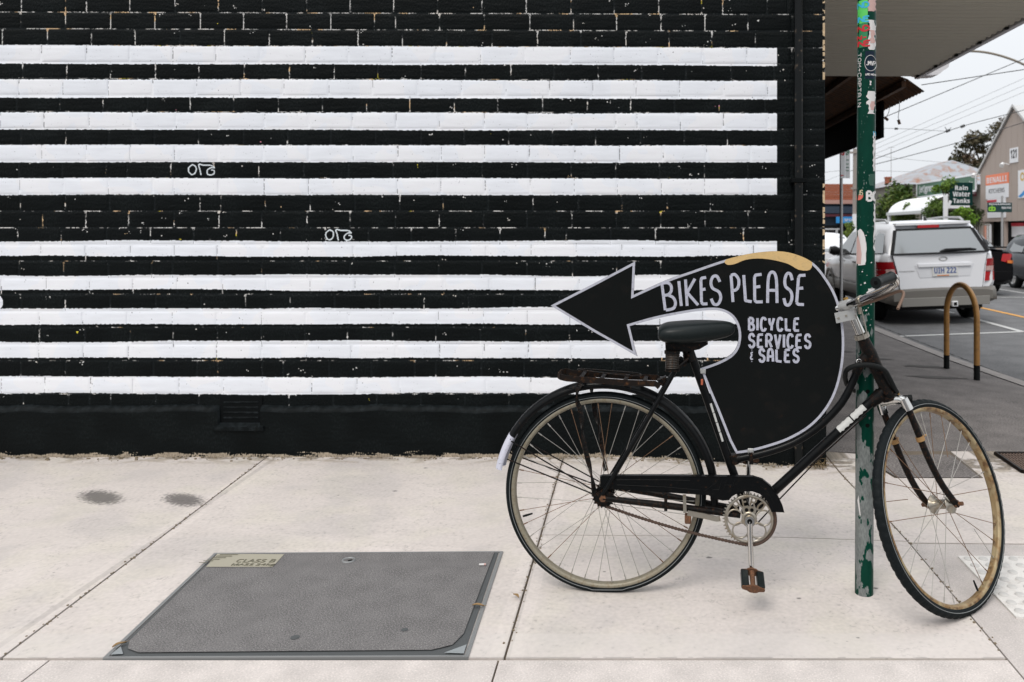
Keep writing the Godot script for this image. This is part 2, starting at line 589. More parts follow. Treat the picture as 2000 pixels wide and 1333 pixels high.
func concrete_texture() -> ImageTexture:
	var w := 1600
	var h := 640
	var out := PackedByteArray()
	out.resize(w * h * 3)
	var n1 := seam(0.005, 31, 512, 4)
	var n2 := seam(0.022, 32, 512, 4)
	var n3 := seam(0.16, 33, 512, 3)
	var n4 := seam(0.009, 34, 512, 4)
	var stains := [[[Vector2(-2.477, 3.704)], Vector2(0.17, 0.075), 0.30], [[Vector2(-2.073, 3.671)], Vector2(0.15, 0.07), 0.3]]
	var spots := []
	var r := RandomNumberGenerator.new()
	r.seed = 9
	for s in [[Vector2(-0.954, 2.247)], [Vector2(-1.38, 3.731)], [Vector2(-1.132, 3.787)], [Vector2(0.581, 3.847)], [Vector2(0.385, 2.35)], [Vector2(0.7, 2.473)], [Vector2(0.856, 2.801)], [Vector2(0.57, 2.726)], [Vector2(0.104, 2.93)], [Vector2(-0.104, 2.93)], [Vector2(-1.821, 2.35)], [Vector2(-1.42, 4.287)], [Vector2(-1.036, 4.296)], [Vector2(-0.856, 4.296)], [Vector2(0.294, 3.052)], [Vector2(-1.076, 4.131)]]:
		spots.append([s[0], r.randf_range(0.006, 0.013), 0.35])
	for i in 110:
		spots.append([Vector2(r.randf_range(-3.3, 2.2), r.randf_range(2.2, 4.35)), r.randf_range(0.0015, 0.006), r.randf_range(0.4, 0.85)])
	for iy in h:
		var d := 2.15 + 2.35 * (iy + 0.5) / h
		for ix in w:
			var x := -3.45 + 5.85 * (ix + 0.5) / w
			var i := (iy & 511) * 512 + (ix & 511)
			var a := n1[i] / 255.0
			var b := n2[((iy * 2) & 511) * 512 + (ix & 511)] / 255.0
			var g := n3[((iy + 77) & 511) * 512 + ((ix + 31) & 511)] / 255.0
			var e := n4[i] / 255.0
			var v := 0.90 + 0.16 * a + 0.10 * (b - 0.5) + 0.2 * (g - 0.5)
			var c := Vector3(0.578, 0.524, 0.490) * v
			c = c.lerp(Vector3(0.575, 0.528, 0.472) * v, clampf((e - 0.5) * 3.0, 0.0, 0.8))
			c = c.lerp(Vector3(0.49, 0.455, 0.44) * v, clampf((0.40 - a) * 2.6, 0.0, 0.32))
			if g < 0.2 and b < 0.45:
				c *= 0.8
			elif g > 0.84 and b > 0.6:
				c *= 0.86
			if absf(n4[((iy * 2) & 511) * 512 + ((ix * 2 + 100) & 511)] / 255.0 - 0.5) < 0.006 and a > 0.62:
				c *= 0.80
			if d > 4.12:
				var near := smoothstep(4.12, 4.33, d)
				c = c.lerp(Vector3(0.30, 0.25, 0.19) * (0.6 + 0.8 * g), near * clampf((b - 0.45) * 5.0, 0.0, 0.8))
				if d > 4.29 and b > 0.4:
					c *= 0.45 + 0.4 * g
			for jx in [-1.93, -0.375]:
				var q := absf(x - jx)
				if q < 0.05:
					c *= 1.05 if q > 0.012 else 0.88
			if d < 2.5 and d > 2.35:
				c = c.lerp(Vector3(0.585, 0.545, 0.515), 0.4)
			if absf(d - 2.357) < 0.008 and b > 0.42:
				c *= 0.72
			out[(iy * w + ix) * 3] = b8(pow_s(c.x))
			out[(iy * w + ix) * 3 + 1] = b8(pow_s(c.y))
			out[(iy * w + ix) * 3 + 2] = b8(pow_s(c.z))
	var im := Image.create_from_data(w, h, false, Image.FORMAT_RGB8, out)
	for s in spots:
		var o: Vector2 = s[0]
		var px := Vector2((o.x + 3.45) / 5.85 * w, (o.y - 2.15) / 2.35 * h)
		dim(im, px, Vector2(s[1] * 273.0, s[1] * 190.0), s[2], n3)
	for s in stains:
		var o: Vector2 = s[0][0]
		dim(im, Vector2((o.x + 3.45) / 5.85 * w, (o.y - 2.15) / 2.35 * h), s[1] * 273.0, s[2], n3, 0.55)
	return ImageTexture.create_from_image(im)

func pow_s(v: float) -> float:
	return pow(v, 1.0 / 2.4) * 1.055 - 0.055 if v > 0.0031308 else v * 12.92

func dim(im: Image, p: Vector2, r: Vector2, k: float, grain: PackedByteArray, lean := 0.0) -> void:
	var reach := ceili(maxf(r.x, r.y) * 1.3) + 2
	for y in range(int(p.y) - reach, int(p.y) + reach):
		for x in range(int(p.x) - reach, int(p.x) + reach):
			if x < 0 or y < 0 or x >= im.get_width() or y >= im.get_height():
				continue
			var q := (Vector2(x, y) - p).rotated(lean) / r
			var g := grain[(y & 511) * 512 + (x & 511)] / 255.0
			var t := clampf((1.0 - q.length() + (g - 0.5) * 0.7) * 2.2, 0.0, 1.0)
			if t > 0.0:
				var c := im.get_pixel(x, y)
				var m := 1.0 - t * (1.0 - k) * 0.62
				im.set_pixel(x, y, Color(c.r * m, c.g * m, c.b * m))

# ---------------------------------------------------------------- the green post's flaking paint: u round the post, v down it
func post_texture() -> ImageTexture:
	var w := 256
	var h := 1536
	var out := PackedByteArray()
	out.resize(w * h * 3)
	var n1 := seam(0.016, 41, 256, 5)
	var n2 := seam(0.1, 42, 256, 3)
	for iy in h:
		var y := 2.75 - 2.85 * (iy + 0.5) / h
		var bare := 0.0
		var marks := [[0.95, 0.22], [0.8, 0.34], [0.62, 0.41], [0.43, 0.5], [0.32, 0.66], [0.2, 0.8], [0.1, 0.62], [0.03, 0.34], [-0.1, 0.3]]
		for n in marks.size() - 1:
			if y <= marks[n][0] and y > marks[n + 1][0]:
				bare = lerpf(marks[n][1], marks[n + 1][1], (marks[n][0] - y) / (marks[n][0] - marks[n + 1][0]))
		for ix in w:
			var a := n1[(iy & 255) * 256 + ix] / 255.0
			var g := n2[(iy & 255) * 256 + ix] / 255.0
			var c := Vector3(0.001, 0.036, 0.023) * (0.85 + 0.3 * a)
			var t := a + (g - 0.5) * 0.1
			if t < bare:
				c = Vector3(0.19, 0.205, 0.2) * (0.65 + 0.5 * g + 0.3 * (n1[((iy + 99) & 255) * 256 + ((ix + 60) & 255)] / 255.0 - 0.5))
			elif t < bare + 0.025:
				c = Vector3(0.07, 0.11, 0.095)
			elif g > 0.86 and a < 0.5:
				c = Vector3(0.3, 0.33, 0.32)
			out[(iy * w + ix) * 3] = b8(pow_s(c.x))
			out[(iy * w + ix) * 3 + 1] = b8(pow_s(c.y))
			out[(iy * w + ix) * 3 + 2] = b8(pow_s(c.z))
	return tex_of(out, w, h)

func speckle(a: Color, spread: float, sd: int, size := 512, broad := 0.3) -> ImageTexture:
	var n1 := seam(0.3, sd, size, 2)
	var n2 := seam(0.012, sd + 1, size, 4)
	var out := PackedByteArray()
	out.resize(size * size * 3)
	for i in size * size:
		var g := 1.0 + (n1[i] / 255.0 - 0.5) * spread * 2.0 + (n2[i] / 255.0 - 0.5) * broad
		if n1[i] > 205:
			g += spread * 0.9
		var c := Color(a.r * g, a.g * g, a.b * g).linear_to_srgb()
		out[i * 3] = b8(c.r)
		out[i * 3 + 1] = b8(c.g)
		out[i * 3 + 2] = b8(c.b)
	return tex_of(out, size, size)

func world_mat(called: String, t: Texture2D, scale: Vector3, offset := Vector3.ZERO, rough := 0.9) -> StandardMaterial3D:
	var m := mat(called, Color.WHITE, rough)
	m.albedo_color = Color.WHITE
	m.albedo_texture = t
	m.uv1_triplanar = true
	m.uv1_world_triplanar = true
	m.uv1_scale = scale
	m.uv1_offset = offset
	m.uv1_triplanar_sharpness = 8.0
	return m

func make_materials() -> void:
	lay_courses()
	var wt := wall_textures()
	var m := world_mat("painted_brick", wt[0], Vector3(1 / 4.8, 1 / 2.7, 1 / 4.8), Vector3(3.72 / 4.8, -2.6 / 2.7, 0.3), 0.52)
	m.texture_repeat = false
	m.heightmap_enabled = true
	m.heightmap_texture = wt[1]
	m.heightmap_scale = 0.5
	m.metallic_specular = 0.2
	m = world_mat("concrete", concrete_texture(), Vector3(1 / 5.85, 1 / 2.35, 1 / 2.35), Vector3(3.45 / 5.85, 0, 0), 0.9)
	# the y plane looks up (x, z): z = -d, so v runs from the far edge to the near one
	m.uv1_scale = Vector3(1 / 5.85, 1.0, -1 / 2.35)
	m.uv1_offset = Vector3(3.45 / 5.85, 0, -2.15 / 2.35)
	m.texture_repeat = false
	world_mat("tarmac", speckle(Color(0.145, 0.13, 0.123), 0.8, 51, 512, 0.55), Vector3.ONE * 0.5)
	world_mat("road", speckle(Color(0.125, 0.125, 0.128), 0.45, 55, 512, 0.45), Vector3.ONE * 0.3)
	world_mat("pit_lid", speckle(Color(0.150, 0.143, 0.141), 0.72, 58, 512, 0.3), Vector3.ONE * 1.15)
	world_mat("kerb", speckle(Color(0.545, 0.497, 0.468), 0.18, 61), Vector3.ONE * 0.9)
	world_mat("grey_concrete", speckle(Color(0.465, 0.425, 0.402), 0.18, 62), Vector3.ONE * 0.9)
	world_mat("kerb_main", speckle(Color(0.29, 0.265, 0.25), 0.25, 63), Vector3.ONE * 0.5)
	world_mat("dirt", speckle(Color(0.14, 0.11, 0.08), 0.6, 65), Vector3.ONE * 2.0)
	mat("post_paint", Color.WHITE, 0.3)
	M.post_paint.albedo_color = Color.WHITE
	M.post_paint.albedo_texture = post_texture()
	M.post_paint.metallic_specular = 0.22
	worn("bike_black", Color(0.0035, 0.004, 0.0045), Color(0.006, 0.006, 0.006), Color(0.07, 0.03, 0.014), 0.66, 0.78, 0.03, 71, 5.0, 0.28)
	M.bike_black.metallic_specular = 0.27
	worn("bike_black_rusty", Color(0.005, 0.005, 0.005), Color(0.014, 0.009, 0.007), Color(0.08, 0.032, 0.014), 0.56, 0.70, 0.035, 72, 6.0, 0.4)
	M.bike_black_rusty.metallic_specular = 0.25
	worn("rack_rust", Color(0.013, 0.010, 0.009), Color(0.032, 0.018, 0.011), Color(0.10, 0.042, 0.018), 0.45, 0.75, 0.035, 70, 3.5, 0.6)
	M.rack_rust.metallic_specular = 0.2
	mat("chrome", Color(0.66, 0.65, 0.63), 0.14, 1.0)
	worn("old_chrome", Color(0.38, 0.35, 0.30), Color(0.32, 0.27, 0.20), Color(0.20, 0.13, 0.075), 0.5, 0.85, 0.03, 74, 3.0, 0.3, 0.75, 0.05)
	worn("rust", Color(0.10, 0.045, 0.022), Color(0.17, 0.07, 0.028), Color(0.05, 0.028, 0.018), 0.4, 0.7, 0.04, 75, 6.0, 0.8)
	worn("rusty_rim", Color(0.34, 0.265, 0.15), Color(0.22, 0.125, 0.045), Color(0.09, 0.042, 0.018), 0.38, 0.60, 0.02, 76, 2.5, 0.5, 0.2)
	worn("beige_rim", Color(0.245, 0.22, 0.165), Color(0.21, 0.17, 0.11), Color(0.13, 0.08, 0.045), 0.55, 0.78, 0.03, 77, 7.0, 0.45, 0.15)
	worn("tyre", Color(0.008, 0.0105, 0.0115), Color(0.011, 0.0135, 0.0145), Color(0.03, 0.03, 0.03), 0.55, 0.75, 0.05, 78, 6.0, 0.6)
	M.tyre.metallic_specular = 0.2
	mat("tyre_line", Color(0.2, 0.21, 0.21), 0.7)
	worn("vinyl", Color(0.0075, 0.011, 0.011), Color(0.011, 0.015, 0.015), Color(0.04, 0.045, 0.045), 0.62, 0.85, 0.04, 79, 8.0, 0.36)
	M.vinyl.metallic_specular = 0.33
	mat("spoke_grey", Color(0.4, 0.38, 0.35), 0.4, 0.6)
	mat("spoke_rust", Color(0.18, 0.10, 0.055), 0.6, 0.3)
	worn("fender_white", Color(0.58, 0.58, 0.67), Color(0.55, 0.55, 0.63), Color(0.05, 0.05, 0.05), 0.66, 0.7, 0.03, 80, 6.0, 0.6)
	worn("board_black", Color(0.0075, 0.0085, 0.0085), Color(0.0095, 0.0098, 0.0095), Color(0.016, 0.012, 0.010), 0.6, 0.85, 0.02, 81, 2.0, 0.7)
	M.board_black.metallic_specular = 0.13
	worn("board_edge", Color(0.45, 0.455, 0.52), Color(0.40, 0.40, 0.46), Color(0.28, 0.28, 0.32), 0.55, 0.75, 0.04, 82, 4.0, 0.6)
	worn("letter_white", Color(0.46, 0.465, 0.55), Color(0.40, 0.41, 0.48), Color(0.33, 0.33, 0.38), 0.5, 0.7, 0.04, 83, 5.0, 0.6)
	worn("bare_ply", Color(0.62, 0.42, 0.18), Color(0.58, 0.40, 0.18), Color(0.5, 0.33, 0.14), 0.5, 0.7, 0.03, 84, 3.0, 0.7)
	mat("aluminium", Color(0.5, 0.5, 0.49), 0.45, 0.6)
	mat("rubber", Color(0.009, 0.010, 0.010), 0.6)
	mat("sticker_silver", Color(0.52, 0.52, 0.5), 0.5)
	mat("hole", Color(0.004, 0.004, 0.004), 0.9)
	mat("paper_white", Color(0.66, 0.64, 0.63), 0.8)
	mat("paper_pink", Color(0.55, 0.36, 0.33), 0.8)
	mat("white", Color(0.78, 0.79, 0.8), 0.5)
	mat("black", Color(0.012, 0.012, 0.012), 0.5)
	mat("dark_wall", Color(0.005, 0.006, 0.0065), 0.75)
	M.dark_wall.metallic_specular = 0.15
	worn("downpipe", Color(0.003, 0.0042, 0.0046), Color(0.0045, 0.0055, 0.006), Color(0.12, 0.09, 0.065), 0.6, 0.75, 0.02, 86, 1.6, 0.5)
	M.downpipe.metallic_specular = 0.32
	M.downpipe.roughness = 0.34
	mat("metal_grey", Color(0.4, 0.4, 0.4), 0.4, 0.5)

# ---------------------------------------------------------------- scene
func _ready() -> void:
	rng.seed = 2024
	var cam := Camera3D.new()
	cam.name = "camera"
	add_child(cam)
	var lens := CameraAttributesPhysical.new()
	lens.frustum_near = 0.05
	lens.frustum_far = 900.0
	lens.frustum_focal_length = 28.0
	lens.frustum_focus_distance = 2.85
	lens.exposure_aperture = 5.0
	cam.attributes = lens
	cam.projection = Camera3D.PROJECTION_FRUSTUM
	cam.near = 0.05
	cam.far = 900.0
	cam.size = 0.05 * 1333.0 / 1555.0
	cam.frustum_offset = Vector2(0.05 * -235.0 / 1555.0, 0.05 * -216.5 / 1555.0)
	cam.position = Vector3(0, 1.231, 0)
	cam.current = true
	var we := WorldEnvironment.new()
	var env := Environment.new()
	var sky := Sky.new()
	var psm := ProceduralSkyMaterial.new()
	psm.sky_top_color = Color(1.62, 1.68, 1.76).linear_to_srgb()
	psm.sky_horizon_color = Color(0.625, 0.647, 0.675).linear_to_srgb()
	psm.sky_curve = 1.5
	psm.ground_bottom_color = Color(0.2, 0.19, 0.185).linear_to_srgb()
	psm.ground_horizon_color = Color(0.4, 0.4, 0.4).linear_to_srgb()
	psm.sky_energy_multiplier = 1.0
	psm.sun_angle_max = 0.0
	sky.sky_material = psm
	env.background_mode = Environment.BG_SKY
	env.sky = sky
	env.tonemap_mode = Environment.TONE_MAPPER_LINEAR
	env.tonemap_exposure = 1.26
	env.sdfgi_enabled = true
	env.ssao_enabled = true
	env.ssil_enabled = true
	we.name = "world_environment"
	we.environment = env
	add_child(we)
	var sun := DirectionalLight3D.new()
	sun.name = "sun"
	sun.light_energy = 0.5
	sun.light_color = Color(1.0, 0.985, 0.965)
	sun.light_angular_distance = 28.0
	sun.shadow_enabled = true
	sun.rotation = Vector3(deg_to_rad(-52), deg_to_rad(-28), 0)
	add_child(sun)
	make_materials()
	build_ground()
	build_corner_building()
	build_awnings()
	build_far_street()
	build_vehicles()
	build_bicycle()
	build_arrow_sign()
	build_green_post()
	build_street_things()
	build_wires()

# ---------------------------------------------------------------- ground, pavement, kerb, road
func slab(called: String, outline: Array, m: Material, parent: Node, gap := 0.003, drop := 0.0, bend = null) -> void:
	var how: Callable = on_concrete if bend == null else bend
	var lift := func(p: Vector2) -> Vector3: return how.call(p) - Vector3(0, drop, 0)
	var st := begin()
	var shrunk := Geometry2D.offset_polygon(PackedVector2Array(outline), -gap)
	for p in shrunk:
		drape(st, p, Vector2(0.2, 0.2), lift)
		for i in p.size():
			var a: Vector2 = p[i]
			var b: Vector2 = p[(i + 1) % p.size()]
			var n := maxi(1, ceili(a.distance_to(b) / 0.2))
			for k in n:
				var q := a.lerp(b, float(k) / n)
				var s := a.lerp(b, float(k + 1) / n)
				quad(st, lift.call(q), lift.call(s), lift.call(s) - Vector3(0, 0.02, 0), lift.call(q) - Vector3(0, 0.02, 0))
	obj(called, st, m, parent)

func build_ground() -> void:
	var st := begin()
	quad(st, Vector3(-400, -0.75, 60), Vector3(-400, -0.75, -600), Vector3(400, -0.75, -600), Vector3(400, -0.75, 60))
	struct("ground", st, M.dirt)
	# main road: a crowned sheet that runs away from the camera
	st = begin()
	var xs := [3.3, 3.72, 3.73, 5.0, 6.5, 8.0, 9.5, 11.0, 12.6, 12.7]
	var ys := [-0.40, -0.35, -0.345, -0.315, -0.285, -0.275, -0.29, -0.32, -0.36, -0.42]
	st.set_smooth_group(1)
	for i in xs.size() - 1:
		for j in 24:
			var z0 := 20.0 - j * 10.0
			quad(st, Vector3(xs[i], ys[i], z0), Vector3(xs[i], ys[i], z0 - 10), Vector3(xs[i + 1], ys[i + 1], z0 - 10), Vector3(xs[i + 1], ys[i + 1], z0))
	struct("road", st, M.road)
	# side street behind the camera's side of the kerb
	st = begin()
	quad(st, Vector3(-40, -0.19, 8), Vector3(-40, -0.19, -2.0), Vector3(3.3, -0.19, -2.0), Vector3(3.3, -0.19, 8))
	quad(st, Vector3(3.3, -0.19, 8), Vector3(3.3, -0.19, -2.0), Vector3(3.75, -0.343, -2.0), Vector3(3.75, -0.343, 8))
	struct("side_street", st, M.road)
	# earth under the slabs, seen in the joints
	st = begin()
	drape(st, [Vector2(-9, 2.06), Vector2(3.3, 2.06), Vector2(3.3, 4.66), Vector2(-9, 4.66)], Vector2(0.4, 0.4), func(p): return on_concrete(p) - Vector3(0, 0.009, 0))
	struct("soil", st, M.dirt)
	var pave := Node3D.new()
	pave.name = "pavement"
	pave.set_meta("kind", "structure")
	add_child(pave)
	var wall_d := 4.42
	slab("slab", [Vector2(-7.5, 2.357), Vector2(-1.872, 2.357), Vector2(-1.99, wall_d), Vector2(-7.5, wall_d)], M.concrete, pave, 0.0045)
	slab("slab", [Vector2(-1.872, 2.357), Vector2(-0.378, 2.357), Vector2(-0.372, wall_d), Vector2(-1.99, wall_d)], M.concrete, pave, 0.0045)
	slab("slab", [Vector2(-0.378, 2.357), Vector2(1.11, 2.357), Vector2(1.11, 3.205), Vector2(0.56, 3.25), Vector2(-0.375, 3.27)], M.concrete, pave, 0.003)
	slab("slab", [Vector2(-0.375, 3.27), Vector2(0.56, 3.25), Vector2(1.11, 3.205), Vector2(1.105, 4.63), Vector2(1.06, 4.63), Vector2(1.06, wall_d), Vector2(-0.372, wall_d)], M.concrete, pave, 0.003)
	# right of the splayed joint, towards the kerb
	slab("slab", [Vector2(1.11, 3.19), Vector2(3.35, 3.14), Vector2(3.35, 4.63), Vector2(1.85, 4.63), Vector2(1.83, 4.15), Vector2(1.37, 4.15), Vector2(1.30, 4.58), Vector2(1.11, 4.63)], M.concrete, pave, 0.003)
	slab("slab", [Vector2(1.11, 2.06), Vector2(3.35, 2.06), Vector2(3.35, 3.135), Vector2(1.11, 3.185)], M.grey_concrete, pave, 0.003)
	# tarmac footpath along the main street, with its patch that bites into the concrete
	var tar := func(p: Vector2) -> Vector3: return Vector3(p.x, lerpf(level(p.x, p.y), tarmac_level(p.x), smoothstep(4.2, 5.4, p.y)), -p.y)
	var edge := [Vector2(1.0, 4.64), Vector2(1.29, 4.61), Vector2(1.385, 4.16), Vector2(1.82, 4.16), Vector2(1.845, 4.645), Vector2(4.6, 4.645), Vector2(4.2, 5.0), Vector2(3.75, 5.8), Vector2(3.5, 6.8), Vector2(3.36, 8.5), Vector2(3.33, 10.5), Vector2(3.33, 40), Vector2(1.0, 40)]
	var st2 := begin()
	drape(st2, edge, Vector2(0.5, 0.5), tar)
	var path := obj("tarmac_path", st2, M.tarmac)
	path.set_meta("kind", "structure")
	# old water stains by the hoop's feet, and a ragged tar line where the road meets the channel
	mat("tar_stain", Color(0.075, 0.068, 0.064), 0.9)
	mat("tar_line", Color(0.03, 0.028, 0.027), 0.9)
	var wob := noise(2.2, 44, 3)
	for e in [[Vector2(2.95, 7.97), 0.30, 0.05], [Vector2(2.85, 7.36), 0.34, 0.045], [Vector2(2.55, 8.35), 0.26, 0.04], [Vector2(2.2, 8.8), 0.3, 0.05], [Vector2(1.9, 6.2), 0.16, 0.03]]:
		var blob := []
		for i in 22:
			var a := TAU * i / 22
			var k := 0.75 + 0.45 * wob.get_noise_2d(cos(a) * 0.6 + e[0].x, sin(a) * 0.6 + e[0].y)
			blob.append(e[0] + Vector2(cos(a) * e[1], sin(a) * e[2] * 1.6) * k)
		var s := begin()
		drape(s, blob, Vector2(0.3, 0.3), func(p): return tar.call(p) + Vector3(0, 0.004, 0))
		obj("stain", s, M.tar_stain, path)
	# kerb of the side street: flush strip along the front, then of the main street
	var kerb := Node3D.new()
	kerb.name = "kerb"
	kerb.set_meta("kind", "structure")
	add_child(kerb)
	for e in [[-7.5, -4.6], [-4.6, -1.72], [-1.72, -0.395], [-0.395, 1.11]]:
		var s := begin()
		var poly := PackedVector2Array([Vector2(e[0], 2.04), Vector2(e[1], 2.04), Vector2(e[1], 2.352), Vector2(e[0], 2.352)])
		for p in Geometry2D.offset_polygon(poly, -0.003):
			drape(s, p, Vector2(0.4, 0.4), on_concrete)
			quad(s, on_concrete(p[0]), on_concrete(p[1]), on_concrete(p[1]) - Vector3(0, 0.16, 0), on_concrete(p[0]) - Vector3(0, 0.16, 0))
			for q in Geometry2D.offset_polygon(p, -0.001):
				for i in q.size():
					var a := on_concrete(q[i])
					var b := on_concrete(q[(i + 1) % q.size()])
					quad(s, a, b, b - Vector3(0, 0.15, 0), a - Vector3(0, 0.15, 0))
		obj("kerb_stone", s, M.kerb, kerb)
	var line := [Vector2(6.5, 4.05), Vector2(5.4, 4.3), Vector2(4.62, 4.7), Vector2(4.22, 5.05), Vector2(3.77, 5.85), Vector2(3.5, 6.9), Vector2(3.37, 8.5), Vector2(3.335, 10.5), Vector2(3.335, 13.0), Vector2(3.335, 18.0), Vector2(3.335, 26.0), Vector2(3.335, 40.0)]
	for i in line.size() - 1:
		var a: Vector2 = line[i]
		var b: Vector2 = line[i + 1]
		var da: Vector2 = ((b - line[maxi(i - 1, 0)]).normalized()).rotated(PI / 2)
		var db: Vector2 = ((line[mini(i + 2, line.size() - 1)] - a).normalized()).rotated(PI / 2)
		da = -da if da.x < 0 else da
		db = -db if db.x < 0 else db
		b = b - (b - a).normalized() * 0.008
		var s := begin()
		var prof := [[0.0, 0.0], [0.13, 0.0], [0.15, -0.02], [0.165, -0.13], [0.17, -0.3]]
		var rings := []
		for e in [[a, da], [b, db]]:
			var ring := []
			for p in prof:
				var q: Vector2 = e[0] + e[1] * p[0]
				ring.append(Vector3(q.x, tarmac_level(minf(e[0].x, 3.5)) + 0.006 + p[1], -q.y))
			rings.append(ring)
		grid(s, rings, false)
		obj("kerb_stone", s, M.kerb_main, kerb)
		# dished concrete channel at the kerb's foot
		s = begin()
		quad(s, Vector3(a.x + da.x * 0.16, -0.297, -(a.y + da.y * 0.16)), Vector3(b.x + db.x * 0.16, -0.297, -(b.y + db.y * 0.16)), Vector3(b.x + db.x * 0.6, -0.325, -(b.y + db.y * 0.6)), Vector3(a.x + da.x * 0.6, -0.325, -(a.y + da.y * 0.6)))
		obj("gutter_slab", s, M.kerb_main, kerb)
	var seam_line := begin()
	for i in 150:
		var d0 := 6.0 + i * 0.08
		var d1 := d0 + 0.08
		var x0 := 3.955 + 0.11 * pow(clampf((8.5 - d0) / 2.0, 0.0, 1.4), 1.6) + 0.02 * wob.get_noise_1d(d0 * 2.0)
		var x1 := 3.955 + 0.11 * pow(clampf((8.5 - d1) / 2.0, 0.0, 1.4), 1.6) + 0.02 * wob.get_noise_1d(d1 * 2.0)
		var w0 := 0.012 + 0.012 * wob.get_noise_1d(d0 * 3.0 + 50.0)
		var w1 := 0.012 + 0.012 * wob.get_noise_1d(d1 * 3.0 + 50.0)
		quad(seam_line, Vector3(x0 - w0, -0.305, -d0), Vector3(x1 - w1, -0.305, -d1), Vector3(x1 + w1, -0.305, -d1), Vector3(x0 + w0, -0.305, -d0))
	obj("tar_joint", seam_line, M.tar_line, kerb)
	# painted lines
	mat("line_white", Color(0.5, 0.5, 0.49), 0.8)
	mat("line_orange", Color(0.62, 0.30, 0.06), 0.8)
	var lines := Node3D.new()
	lines.name = "road_markings"
	lines.set_meta("kind", "structure")
	add_child(lines)
	for e in [[Vector2(3.95, 11.75), Vector2(5.86, 11.95), 0.1, 0], [Vector2(5.86, 11.95), Vector2(5.9, 14.0), 0.1, 0], [Vector2(5.9, 14.6), Vector2(5.9, 17.4), 0.1, 0], [Vector2(6.8, 8.0), Vector2(6.8, 40.0), 0.1, 1], [Vector2(9.45, 10.0), Vector2(9.45, 23.0), 0.1, 0], [Vector2(7.9, 17.8), Vector2(11.0, 18.2), 0.1, 0], [Vector2(10.4, 20.0), Vector2(10.4, 30.0), 0.1, 0]]:
		var s := begin()
		var a: Vector2 = e[0]
		var b: Vector2 = e[1]
		var side: Vector2 = (b - a).normalized().rotated(PI / 2) * e[2] / 2
		for k in 4:
			var p := a.lerp(b, k / 4.0)
			var q := a.lerp(b, (k + 1) / 4.0)
			quad(s, on_road(p - side), on_road(p + side), on_road(q + side), on_road(q - side))
		obj("painted_line", s, M.line_orange if e[3] == 1 else M.line_white, lines)
	# far footpath
	st = begin()
	box(st, Vector3(14.6, -0.35, -50), Vector3(3.8, 0.26, 100))
	struct("far_pavement", st, M.grey_concrete)

func on_road(p: Vector2) -> Vector3:
	var xs := [3.73, 5.0, 6.5, 8.0, 9.5, 11.0, 12.6]
	var ys := [-0.345, -0.315, -0.285, -0.275, -0.29, -0.32, -0.36]
	for i in xs.size() - 1:
		if p.x < xs[i + 1]:
			return Vector3(p.x, lerpf(ys[i], ys[i + 1], clampf((p.x - xs[i]) / (xs[i + 1] - xs[i]), 0, 1)) + 0.006, -p.y)
	return Vector3(p.x, -0.35, -p.y)

# ---------------------------------------------------------------- the black brick building with white stripes
func brick_mesh(sd: int) -> ArrayMesh:
	var r := RandomNumberGenerator.new()
	r.seed = sd
	var st := begin()
	var rows := []
	var xs := [-0.5, -0.478, -0.44, -0.2, 0.12, 0.44, 0.478, 0.5]
	var ys := [-0.5, -0.43, -0.32, 0.05, 0.32, 0.43, 0.5]
	for j in ys.size():
		var row := []
		for i in xs.size():
			var ring := mini(mini(i, xs.size() - 1 - i), mini(j, ys.size() - 1 - j))
			var z := -0.0022 if ring == 0 else (-0.0004 if ring == 1 else r.randf_range(-0.0006, 0.001))
			var c := (i == 1 or i == xs.size() - 2) and (j == 1 or j == ys.size() - 2)
			if c:
				z -= 0.0006
			row.append(Vector3(xs[i] + (r.randf_range(-0.002, 0.002) if ring > 0 else 0.0), ys[j] + (r.randf_range(-0.012, 0.012) if ring > 0 else 0.0), z))
		rows.append(row)
	st.set_smooth_group(1)
	grid(st, rows, false)
	st.generate_normals()
	return st.commit()

